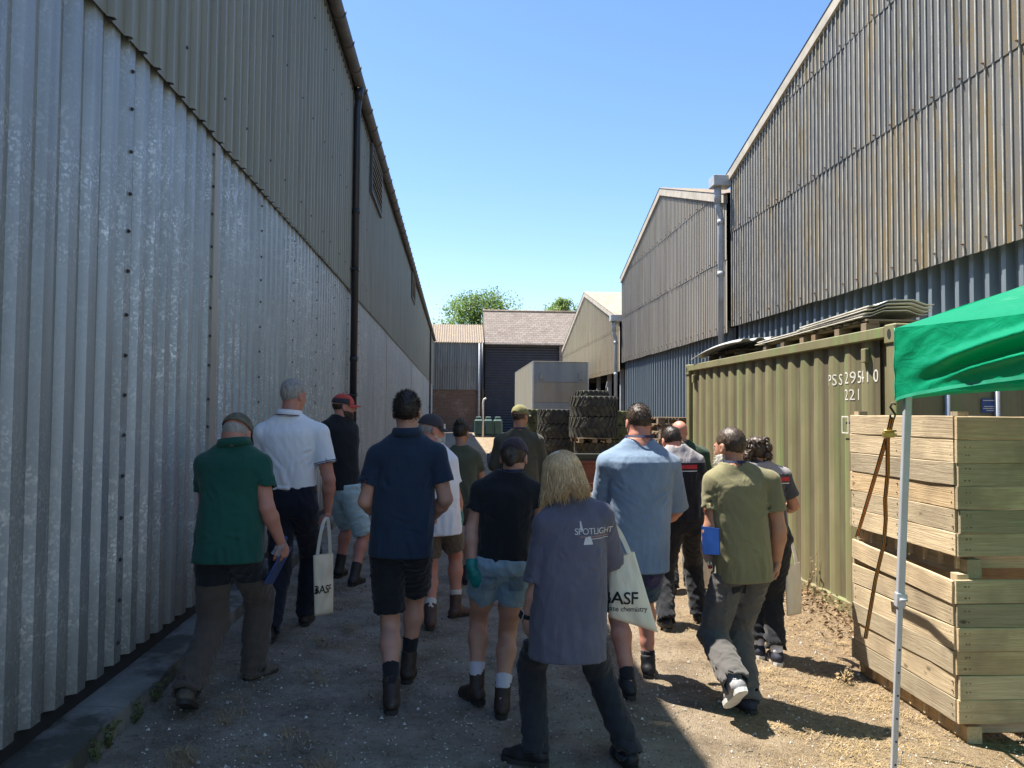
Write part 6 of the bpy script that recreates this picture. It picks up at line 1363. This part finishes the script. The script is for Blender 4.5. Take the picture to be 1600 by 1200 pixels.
p7 = person('capjacket', dict(label='man in an olive cap and dark olive top looking towards the tyres', h=1.80, skin='tan', yaw=.05, footL=(802, 903, 'h', 0, 0), footR=(827, 895, 'h', .1, 0), pelvis=(813, 770), neck=(811, 673), head=(813, 651, .02), hyaw=.65,
    shoL=(784, 690), shoR=(838, 690), elbL=(773, 726, .06), wriL=(768, 716, .30), elbR=(850, 734, .02), wriR=(840, 768, .15), chest=.185, waist=.175, hip=.168, hair=('fringe', hair_brn, .03), cap=dict(mat=olive_cap, open_back=True), shirt=dict(mat=olive_jkt, hem=(813, 785), hw=.205, ww=.205, wd=.16, sleeve=1.7, sr=.088), legs=dict(mat=brown_trs, end=2.0), shoe=dict(mat=boot_blk, top=.1)))
p8 = person('blacktee', dict(label='woman in a black T-shirt, plum cap and denim shorts left of the blonde woman', male=False, h=1.66, skin='fair', yaw=.0, footL=(752, 1103, 'h', -.55, 0), footR=(783, 1124, 'h', .12, 0), pelvis=(782, 890), neck=(797, 742), head=(803, 716, .03), hyaw=.28, hpitch=.20,
    shoL=(753, 766), shoR=(834, 769), elbL=(737, 826, -.02), wriL=(738, 888, -.07), elbR=(843, 812, .0), wriR=(824, 850, .22), handL=dict(curl=.45, dir=(.38, -.02, -1), palm=(.3, .9, 0)), chest=.150, waist=.138, hip=.158, hip_d=.128, leg=1.0, arm=1.03, vox=.009,
    hair=('tied', hair_brn), cap=dict(mat=maroon_cap, open_back=True), shirt=dict(mat=black_cot, hem=(784, 882), hw=.166, hd=.135, ww=.160, wd=.135, sleeve=.55, sr=.078, vox=.008), legs=dict(mat=denim, end=.42, r=(.098, .096, .08), ease=.012, vox=.008), shoe=dict(mat=boot_brn, top=.11, sock=sock_w, sock_h=.145)))
p9 = person('blonde', dict(label='blonde woman in an oversized slate polo with a printed back, foreground', male=False, h=1.66, skin='fair', yaw=-.10, footL=(853, 1200, 'h', -1.15, 0), footR=(990, 1207, 'h', -.25, 0), Y=3.92, pelvis=(888, 948), neck=(893, 782, .06), head=(874, 744, .10), hyaw=-.75, hpitch=.38, hroll=-.12,
    shoL=(856, 822, .02), shoR=(938, 806, .02), elbL=(839, 918, -.01), wriL=(823, 962, .03), elbR=(955, 885, .14), wriR=(925, 905, .30), handL=dict(curl=.42, dir=(.05, .1, -1), palm=(.8, .3, 0)), chest=.158, waist=.165, hip=.172, chest_d=.13, waist_d=.14, hip_d=.14, arm=1.1, leg=1.05, vox=.009,
    hair=('bob', hair_blonde), shirt=dict(mat=grey_vio, hem=(890, 1024), hw=.196, hd=.165, ww=.185, wd=.16, sleeve=.94, sr=.088, vox=.008, fold=.008, collar=grey_vio), legs=dict(mat=blk_jean, end=2.0, r=(.100, .076, .064), brk=.035), shoe=dict(mat=trainer_blk, top=.07)))
p10 = person('bluetee', dict(label='big man in a faded blue T-shirt and navy shorts right of centre', h=1.84, skin='pink', yaw=.0, footL=(986, 1093, 'h', -.08, 0), footR=(1013, 1060, 'h', .25, 0), pelvis=(997, 858), neck=(999, 688), head=(997, 662, .05), hyaw=-.10, hpitch=.12,
    shoL=(952, 724), shoR=(1044, 728), elbL=(942, 797, .10), wriL=(968, 820, .30), elbR=(1056, 796, .08), wriR=(1030, 820, .30), chest=.208, chest_d=.165, waist=.205, waist_d=.18, hip=.185, hip_d=.15, neckw=1.22, arm=1.1, leg=1.08, vox=.009, handL=dict(curl=.8, dir=(.8, .5, .1)), handR=dict(curl=.8, dir=(-.8, .5, .1)),
    hair=('short', hair_brn, .015, 2200, .010), shirt=dict(mat=blue_tee, hem=(997, 890), hw=.212, hd=.19, ww=.222, wd=.20, sleeve=.98, sr=.092, vox=.008, fold=.006, belly=.03), legs=dict(mat=navy_sh, end=.88, r=(.115, .102, .08)), shoe=dict(mat=trainer_blk, top=.055, sock=sock_b, sock_h=.085)))
p11 = person('logotee', dict(label='man in a dark two-tone T-shirt with a red print, beyond the blue T-shirt', h=1.78, skin='pink', yaw=.10, footL=(1044, 987, 'h', 0, 0), footR=(1092, 974, 'h', .25, 0), pelvis=(1068, 820), neck=(1056, 699, .02), head=(1049, 690, .09), hyaw=-.1, hpitch=.35,
    shoL=(1031, 724), shoR=(1088, 722), elbL=(1026, 772, .05), wriL=(1042, 800, .22), elbR=(1099, 766, .02), wriR=(1096, 806, .14), chest=.168, waist=.165, hip=.162, hair=('short', hair_dk, .014, 1500), shirt=dict(mat=black_cot, hem=(1068, 812), hw=.18, ww=.18, sleeve=.60, sr=.08), legs=dict(mat=blk_trs, end=2.0, r=(.10, .085, .075)), shoe=dict(mat=boot_blk, top=.1)))
p12 = person('baldman', dict(label='bald man in a dark green top against the container', h=1.80, skin='pink', yaw=.10, footL=(1052, 930, 'h', 0, 0), footR=(1080, 922, 'h', .1, 0), pelvis=(1070, 788), neck=(1064, 691), head=(1061, 676, .05), hyaw=-.2, hpitch=.2,
    shoL=(1038, 712), shoR=(1096, 711), elbL=(1030, 756, .05), wriL=(1046, 776, .25), elbR=(1106, 754, .03), wriR=(1106, 800, .10), handR=dict(curl=1.1), chest=.182, waist=.178, hip=.165, shirt=dict(mat=dk_green, hem=(1070, 800), hw=.19, ww=.19, sleeve=1.6, sr=.086), legs=dict(mat=blk_trs, end=2.0), shoe=dict(mat=boot_blk, top=.1)))
p13 = person('olivetee', dict(label='bearded man in a light olive T-shirt and grey work trousers, right foreground', h=1.77, skin='tan', yaw=-.05, footR=(1176, 1116, 'h', -.30, 0), footL=(1148, 1064, 'a', -.12, .70), dfootL=-.33, kneeout=0, Y=4.78, pelvis=(1160, 884), neck=(1147, 728), head=(1140, 700, .04), hyaw=-.52, hpitch=.10,
    shoL=(1117, 752), shoR=(1202, 753), elbL=(1112, 822, .0), wriL=(1102, 850, .07), elbR=(1217, 828, -.03), wriR=(1214, 874, .03), handL=dict(curl=.9, dir=(.1, .5, -.8)), handR=dict(curl=.62, dir=(.0, .1, -1)), chest=.168, waist=.162, hip=.162, arm=1.03, vox=.009,
    hair=('short', hair_brn, .007, 1300, .004), beard=(hair_white, .04, .05), shirt=dict(mat=olive_tee, hem=(1160, 905), hw=.182, hd=.15, ww=.178, wd=.145, sleeve=.62, sr=.080, vox=.008, fold=.008), legs=dict(mat=grey_trs, end=2.0, r=(.104, .090, .082), brk=.03, fold=.010), shoe=dict(mat=trainer_nvy, top=.06), shoeL=dict(mat=trainer_grey, top=.06, sole=M['sole_white'])))
p14 = person('curlywoman', dict(label='woman with wavy brown hair and a charcoal printed T-shirt beside the container', male=False, h=1.68, skin='tan', yaw=.08, footL=(1190, 1030, 'h', 0, 0), footR=(1218, 1041, 'h', .05, 0), pelvis=(1199, 852), neck=(1184, 726), head=(1181, 708, .05), hyaw=-.1, hpitch=.12,
    shoL=(1160, 743), shoR=(1222, 743), elbL=(1155, 795, .05), wriL=(1168, 825, .22), elbR=(1240, 790, .0), wriR=(1222, 800, .24), chest=.158, waist=.150, hip=.165, arm=1.05, hair=('curly', hair_brn), shirt=dict(mat=char_tee, hem=(1200, 832), hw=.165, ww=.165, wd=.14, sleeve=.72, sr=.082), legs=dict(mat=blk_trs, end=1.88, r=(.098, .082, .070)), shoe=dict(mat=trainer_nvy, top=.04, sole=M['sole_white'], sock=sock_w, sock_h=.11)))

# ------------------------------------------------------------------ prints, lanyards, watches, gloves
for p in (p4, p7, p8, p10, p13): lanyard(p, lan_navy)
wristband(p9, 'L', strap_blk, .97, (-1, -.4, 0)); wristband(p8, 'L', strap_blk, .95); wristband(p3, 'R', strap_blk, .75, (1, 0, 0))
glove(p8, 'L', teal); glove(p5, 'R', teal)
mm = 3.92 / F_PX
sleeve_print(p9, 'SPOTLIGHT', 13.6 * mm, (922, 830), print_w, 'back_print', .92, .0)
back_shape(p9, quadgrid([(-25 * mm, -.6 * mm), (26 * mm, -.6 * mm), (26 * mm, .6 * mm), (-25 * mm, .6 * mm)]), (922, 833.5), print_o, 'print_line'); back_shape(p9, quadgrid([(-14 * mm, -.45 * mm), (26 * mm, -.45 * mm), (26 * mm, .45 * mm), (-14 * mm, .45 * mm)]), (922, 837), print_w, 'print_line')
back_shape(p9, quadgrid([(-10 * mm, -6 * mm), (6 * mm, -6 * mm), (2 * mm, 6 * mm), (-6 * mm, 6 * mm)]), (912, 839), print_w, 'spotlight_beam'); back_shape(p9, quadgrid([(-3 * mm, -5 * mm), (2 * mm, -7 * mm), (-1 * mm, 8 * mm), (-3 * mm, 8 * mm)]), (901, 818), print_w, 'spotlight_stem')
m3 = 7.3 / F_PX
for (w0, yy) in ((13, 669.5), (15, 674)): back_shape(p3, quadgrid([(-w0 / 2 * m3, -1.0 * m3), (w0 / 2 * m3, -1.0 * m3), (w0 / 2 * m3, 1.0 * m3), (-w0 / 2 * m3, 1.0 * m3)], 6), (518, yy), print_w, 'back_print')
for p, at, Y_ in ((p11, (1073, 728), 6.6), (p14, (1216, 747), 5.6)):
    q = Y_ / F_PX; back_shape(p, quadgrid([(-13 * q, -3.2 * q), (13 * q, -3.2 * q), (13 * q, 3.2 * q), (-13 * q, 3.2 * q)], 8), at, print_r, 'red_print'); back_shape(p, quadgrid([(-13 * q, -.7 * q), (13 * q, -.7 * q), (13 * q, .7 * q), (-13 * q, .7 * q)], 6), (at[0], at[1] + 6.5), print_w, 'print_line')
def patch_on_legs(J, at, pts, mat, name):
    me = J['legs'].data; bv = BVHTree.FromPolygons([v.co.copy() for v in me.vertices], [tuple(p.vertices) for p in me.polygons]); k = J['base'].y / F_PX; p = W(at[0], at[1], J['base'].y) - J['base']
    project_text('', 1, p, (1, 0, 0), (0, 0, 1), (0, 1, 0), bv, mat, name, J['t'], .004, 1, 0, quadgrid([(x * k, y * k) for x, y in pts], 10))
denim_dk = F_('denim_pocket', (0.14, 0.21, 0.275), wear=(0.30, 0.38, 0.44))
for x in (763, 805): patch_on_legs(p8, (x, 906), [(-11, -13), (11, -13), (12, 11), (-12, 11)], denim_dk, 'back_pocket')
patch_on_legs(p13, (1140, 934), [(-14, -22), (12, -22), (13, 16), (-13, 16)], grey_trs, 'cargo_pocket'); patch_on_legs(p13, (1149, 918), [(-14, -6), (14, -8), (14, 7), (-14, 6)], blk_trs, 'pocket_panel')
patch_on_legs(p10, (1022, 908), [(-13, -14), (13, -14), (14, 10), (-14, 10)], navy_trim, 'back_pocket')
for x in (440, 476): patch_on_legs(p2, (x, 790), [(-11, -.8), (11, -.8), (11, .8), (-11, .8)], black_cot, 'pocket_welt')
# grey shoulder yokes of the two printed T-shirts
for p, zc in ((p11, 722), (p14, 740)):
    me = p['shirt'].data; me.materials.append(grey_pan); zl = W(p['S']['neck'][0], zc, p['base'].y).z - p['base'].z
    for f in me.polygons:
        if f.center.z > zl: f.material_index = 1

# ------------------------------------------------------------------ things carried
def tote(label, corners, Y, straps, bulge=.035, text=None, strap_dy=0.0):
    C = [W(px, py, Y + (dy if len(r) else 0)) for (px, py, *r) in corners for dy in ((r[0] if r else 0),)]; base = (C[2] + C[3]) / 2; t = thing('tote_bag', label, 'bag', base, 'canvas tote bags'); n, m = 16, 18; nrm = (C[1] - C[0]).cross(C[3] - C[0]).normalized()
    if nrm.y > 0: nrm = -nrm
    sides = []; V = []; rs = sum(ord(c) for c in label) % 17
    for sg in (1, -1):
        for j in range(m + 1):
            for i in range(n + 1):
                u, v = i / n, j / m; p = C[0].lerp(C[1], u).lerp(C[3].lerp(C[2], u), v); b = (math.sin(math.pi * u) ** .6) * (.35 + .65 * math.sin(math.pi * min(1, v * .8 + .1))) * (1 if v < .97 else .5); w = .010 * mnoise.noise(Vector((u * 3 + rs, v * 4, sg * 2))) + .005 * mnoise.noise(Vector((u * 9 + v * 4, v * 3, rs)))
                V.append(p + nrm * sg * (.004 + bulge * b) + nrm * w * 2.0 * b)
    K = (n + 1) * (m + 1); F = [(j * (n + 1) + i, (j + 1) * (n + 1) + i, (j + 1) * (n + 1) + i + 1, j * (n + 1) + i + 1) for j in range(m) for i in range(n)]; F2 = [tuple(K + q for q in f[::-1]) for f in F]
    rim = [j * (n + 1) for j in range(m + 1)] + [m * (n + 1) + i for i in range(1, n + 1)] + [j * (n + 1) + n for j in range(m - 1, -1, -1)]; R2 = [(a, K + a, K + b, b) for a, b in zip(rim, rim[1:])]
    mb = MB(); mb.add(V, F + F2 + R2, True); o = mb.build('bag_body', canvas, t); fix_normals(o.data)
    for k, st in enumerate(straps):
        pts = []; P_ = [W(px, py, Y + dy) for px, py, dy in st]
        for i in range(len(P_) - 1):
            for q in range(5): pts.append(P_[i].lerp(P_[i + 1], q / 5))
        pts.append(P_[-1])
        for _ in range(3): pts = [pts[0]] + [(pts[i - 1] + pts[i] * 2 + pts[i + 1]) / 4 for i in range(1, len(pts) - 1)] + [pts[-1]]
        mb = MB(); mb.ribbon(pts, (1, 0, .15), .024, .004); mb.build('handle', canvas, t)
    if text:
        bv = BVHTree.FromPolygons([v.co.copy() for v in o.data.vertices], [tuple(p.vertices) for p in o.data.polygons]); rg = ((C[1] - C[0]).normalized() + (C[2] - C[3]).normalized()).normalized(); up = -nrm.cross(rg).normalized()
        if up.z < 0: up = -up
        for body, size, px, py, bold in text: project_text(body, size, W(px, py, Y) - base, rg, up, -nrm, bv, ink, 'printed_text', t, .003, .95, bold)
    return t
q9 = 4.02 / F_PX
tote('cream tote bag with black lettering over the blonde woman\'s shoulder', [(950, 874), (991, 862), (1028, 988), (952, 964)], 4.03, [[(962, 874, -.03), (958, 840, -.03), (948, 808, -.06), (942, 797, -.10)], [(984, 866, .0), (972, 838, .02), (954, 810, .02), (944, 797, -.04)]], .032,
    [('BASF', 27 * q9, 967, 941, .0012), ('We create chemistry', 11.5 * q9, 964, 953, 0)])
q2 = 5.75 / F_PX
tote('cream tote bag hanging from the white-polo man\'s right hand', [(490, 868, -.06), (520, 864, .12), (520, 958, .12), (492, 962, -.06)], 5.80, [[(496, 868, -.02), (500, 838, 0), (506, 814, .03), (511, 808, .06)], [(516, 866, .06), (515, 838, .06), (513, 814, .06), (511, 808, .06)]], .03, [('BASF', 17 * q2, 498, 926, .0008)])
tote('pale tote bag hanging at the wavy-haired woman\'s right side', [(1228, 884, 0), (1249, 878, .1), (1252, 958, .1), (1230, 962, 0)], 5.72, [[(1232, 884, 0), (1230, 850, .05), (1226, 815, .12), (1224, 804, .2)], [(1245, 882, .06), (1238, 850, .1), (1228, 815, .15), (1224, 804, .2)]], .03)
tote('white tote bag half hidden beside the olive T-shirt man\'s thigh', [(1094, 872, 0), (1118, 872, 0), (1117, 920, 0), (1096, 918, 0)], 7.3, [[(1098, 872, .1), (1103, 845, .4), (1106, 815, .7), (1106, 806, .8)], [(1114, 872, .1), (1110, 845, .4), (1107, 815, .7), (1106, 806, .8)]], .03)
def board(label, C, Y, mat, cat, name, th=.008):
    P_ = [W(px, py, Y + dy) for px, py, dy in C]; n = (P_[1] - P_[0]).cross(P_[3] - P_[0]).normalized() * th; mb = MB(); mb.add(P_ + [p + n for p in P_], [(0, 1, 2, 3), (7, 6, 5, 4), (0, 4, 5, 1), (1, 5, 6, 2), (2, 6, 7, 3), (3, 7, 4, 0)]); o = mb.build(name, mat); fix_normals(o.data); tag(o, label, cat); return o
clip_blue = pmat('blue_plastic', (0.012, 0.05, 0.22), .4); lilac = pmat('lilac_card', (0.22, 0.20, 0.32), .7); phone_m = pmat('phone_black', (0.01, 0.01, 0.012), .2); 
board('blue clipboard held low by the man in the green polo', [(446, 852, .10), (457, 856, .32), (424, 918, .28), (415, 912, .06)], p1['base'].y, clip_blue, 'clipboard', 'clipboard')
board('blue clipboard tucked under the olive T-shirt man\'s left arm', [(1096, 822, .02), (1123, 826, -.15), (1124, 867, -.155), (1098, 866, .02)], 4.78, clip_blue, 'clipboard', 'clipboard')
board('lilac folder in the grey-bearded man\'s gloved hand', [(706, 816, .06), (727, 822, .16), (722, 860, .16), (699, 857, .06)], p5['base'].y, lilac, 'folder', 'folder', .006)
board('phone held up in the olive-capped man\'s left hand', [(761, 708, .36), (767, 708, .36), (767, 721, .34), (761, 721, .34)], p7['base'].y, phone_m, 'phone', 'phone', .009)
def bottle(label, a, b, Y, r, capmat, glass):
    A_, B_ = W(*a[:2], Y + a[2]), W(*b[:2], Y + b[2]); t = thing('water_bottle', label, 'bottle', A_); d = B_ - A_; pts = [A_ + d * k for k in (0, .03, .2, .23, .26, .6, .72, .82, .88)]; mb = MB(); mb.tube(pts, [r * .85, r, r, r * .93, r, r, r * .8, r * .42, r * .4], 14); mb.build('bottle_body', glass, t); mb = MB(); mb.tube([A_ + d * .88, B_], r * .46, 12); mb.build('bottle_cap', capmat, t)
m_g, nt_g, b_g = new_mat('clear_plastic'); b_g.inputs['Base Color'].default_value = (.75, .85, .95, 1); b_g.inputs['Roughness'].default_value = .08; b_g.inputs['Transmission Weight'].default_value = .85; b_g.inputs['IOR'].default_value = 1.2
bottle('clear plastic water bottle in the green-polo man\'s right hand', (430, 868, .09), (447, 838, .12), p1['base'].y, .030, clip_blue, m_g)
bottle('red-capped clear bottle in the olive T-shirt man\'s left hand', (1101, 846, .06), (1110, 888, .06), 4.78, .030, print_r, m_g)
# ------------------------------------------------------------------ stones, dry grass, leaves, weeds
def scatter_chips():
    r = random.Random(11); V = []; F = []
    for k in range(11000):
        y = 2.6 + 13 * r.random() ** 1.8; x = r.uniform(-1.6, 3.6); s = r.uniform(.0025, .0085) * (1.0 if r.random() < .95 else 2.0); z = gz(x, y) + .016 * mnoise.noise(Vector((x * 1.1, y * 1.1, 3))) ; n = len(V); a = r.uniform(0, 6.28)
        P_ = [(s * math.cos(a), s * math.sin(a), 0), (s * .8 * math.cos(a + 2), s * .8 * math.sin(a + 2), 0), (s * math.cos(a + 4.2), s * math.sin(a + 4.2), 0), (0, 0, s * .9)]
        V += [(x + p[0], y + p[1], z + p[2] + .006) for p in P_]; F += [(n, n + 1, n + 3), (n + 1, n + 2, n + 3), (n + 2, n, n + 3)]
    mb = MB(); mb.add(V, F); tag(mb.build('gravel', M['chips']), 'pale stone chips strewn over the track', 'gravel', kind='stuff')
def blades_at(spots, mat, name, label, L, n, seed, wid=.0022, flat=.5):
    r = random.Random(seed); V = []; F = []
    for (cx, cy, rad) in spots:
        for _ in range(n):
            a = r.uniform(0, 6.28); q = rad * math.sqrt(r.random()); x = cx + q * math.cos(a); y = cy + q * math.sin(a); z = gz(x, y) + .004; l = L * r.uniform(.4, 1.2); b = r.uniform(0, 6.28); d = Vector((math.cos(b) * flat, math.sin(b) * flat, r.uniform(.12, .9))).normalized(); s = Vector((-d.y, d.x, 0)).normalized() * wid; p = Vector((x, y, z)); k = len(V)
            V += [p - s, p + s, p + d * l * .6 + s * .7, p + d * l + Vector((0, 0, -l * .15)), p + d * l * .6 - s * .7]; F += [(k, k + 1, k + 2, k + 4), (k + 4, k + 2, k + 3)]
    mb = MB(); mb.add(V, F); tag(mb.build(name, mat), label, 'grass', kind='stuff')
def scatter_grit():
    r = random.Random(21); V = []; F = []
    for k in range(9000):
        y = 2.6 + 11 * r.random() ** 1.7; x = r.uniform(-1.65, 3.7); s_ = r.uniform(.004, .012) * (1.0 if r.random() < .96 else 1.9); z = gz(x, y) + .016 * mnoise.noise(Vector((x * 1.1, y * 1.1, 3))); n = len(V); a = r.uniform(0, 6.28)
        V += [(x + s_ * math.cos(a + q) * r.uniform(.6, 1), y + s_ * math.sin(a + q) * r.uniform(.6, 1), z + .002) for q in (0, 1.6, 3.1, 4.7)] + [(x, y, z + .002 + s_ * r.uniform(.5, .9))]
        F += [(n, n + 1, n + 4), (n + 1, n + 2, n + 4), (n + 2, n + 3, n + 4), (n + 3, n, n + 4)]
    mb = MB(); mb.add(V, F); tag(mb.build('loose_grit', M['grit']), 'brown grit and clods over the track', 'grit', kind='stuff')
M['grit'] = pmat('brown_grit', (0.20, 0.155, 0.115), 0.95, 0, 0.5, 60)
scatter_grit()

scatter_chips()
r = random.Random(5)
sp_ = [(r.uniform(-1.62, -.75), r.uniform(2.9, 9), r.uniform(.04, .12)) for _ in range(75)] + [(r.uniform(-1.6, -.6), 3.0 + r.random() * .9, r.uniform(.05, .12)) for _ in range(26)]
blades_at(sp_, M['straw'], 'dry_grass', 'yellowed grass tufts along the left-hand kerb', .06, 70, 3, .0016, 1.0)
sp_ = [(r.uniform(1.75, 3.4), r.uniform(3.6, 8.5), r.uniform(.06, .20)) for _ in range(95)] + [(r.uniform(2.0, 2.9), r.uniform(3.4, 5.4), r.uniform(.06, .16)) for _ in range(45)]
blades_at(sp_, M['straw'], 'dry_verge_grass', 'parched grass on the verge before the crates', .045, 95, 4, .0016, 1.6)
def leaf_pile():
    r = random.Random(9); V = []; F = []
    for k in range(2600):
        y = 5.3 + 6.5 * r.random(); x = CX - .03 - abs(r.gauss(0, .33)); q = max(0, 1 - (CX - x) / .9); z = gz(x, y) + .012 + r.random() * .13 * q; s = r.uniform(.012, .032); a = Vector((r.gauss(0, 1), r.gauss(0, 1), r.gauss(0, .5))).normalized(); b = a.orthogonal().normalized(); b = Matrix.Rotation(r.uniform(0, 6), 3, a) @ b; p = Vector((x, y, z)); n = len(V)
        V += [p - a * s, p + b * s * .45 + Vector((0, 0, .004)), p + a * s, p - b * s * .45]; F.append((n, n + 1, n + 2, n + 3))
    mb = MB(); mb.add(V, F); tag(mb.build('leaf_litter', M['deadleaf']), 'drift of dead brown leaves along the container base', 'leaves', kind='stuff')
leaf_pile()
def weed(label, loc, h, n, seed, mat, leafy=1.0, spread=.35):
    r = random.Random(seed); t = thing('weed', label, 'weed', loc, 'weeds at the wall foot'); mb = MB(); lf = MB(); b = Vector(loc)
    for k in range(n):
        a = r.uniform(0, 6.28); tip = b + Vector((math.cos(a) * spread * h * r.random(), math.sin(a) * spread * h * r.random(), h * r.uniform(.5, 1))); mid = b.lerp(tip, .5) + Vector((r.uniform(-.02, .02), r.uniform(-.02, .02), 0)); mb.tube([b, mid, tip], [.004, .003, .0015], 5)
        for j in range(int(9 * leafy)):
            q = r.uniform(.15, 1); p = b.lerp(mid, q * 2) if q < .5 else mid.lerp(tip, q * 2 - 1); d = Vector((r.gauss(0, 1), r.gauss(0, 1), r.gauss(0.1, .5))).normalized(); s = d.orthogonal().normalized(); l = r.uniform(.012, .035); lf.add([p, p + d * l * .5 + s * l * .3, p + d * l, p + d * l * .5 - s * l * .3], [(0, 1, 2, 3)])
    mb.build('stem', mat, t); lf.build('foliage', mat, t)
for i, (px, py, h, n, lab) in enumerate(((160, 1168, .20, 7, 'largest weed at the plinth, bottom left corner'), (118, 1188, .12, 5, 'small weed at the plinth nearest the camera'), (205, 1130, .14, 5, 'weed at the plinth just behind the largest one'), (232, 1098, .13, 5, 'weed at the plinth beside the green-polo man\'s trailing boot'))):
    p = ground_hit(px, py); p.x = max(p.x, XW + .27); weed(lab, (p.x, p.y, gz(p.x, p.y)), h, n, i, M['weed'], 1.3)
for i, (px, py, h, n, lab, mt) in enumerate(((1300, 930, .55, 5, 'tall dried weed against the container near the crates', 'deadleaf'), (1268, 905, .45, 4, 'dried weed against the container behind the pale tote', 'deadleaf'), (1322, 1068, .10, 9, 'small seeding plant on the sunlit verge', 'straw'))):
    p = ground_hit(px, py); p.x = min(p.x, CX - .06); weed(lab, (p.x, p.y, gz(p.x, p.y)), h, n, 20 + i, M[mt], 1.0, .9 if h < .2 else .3)
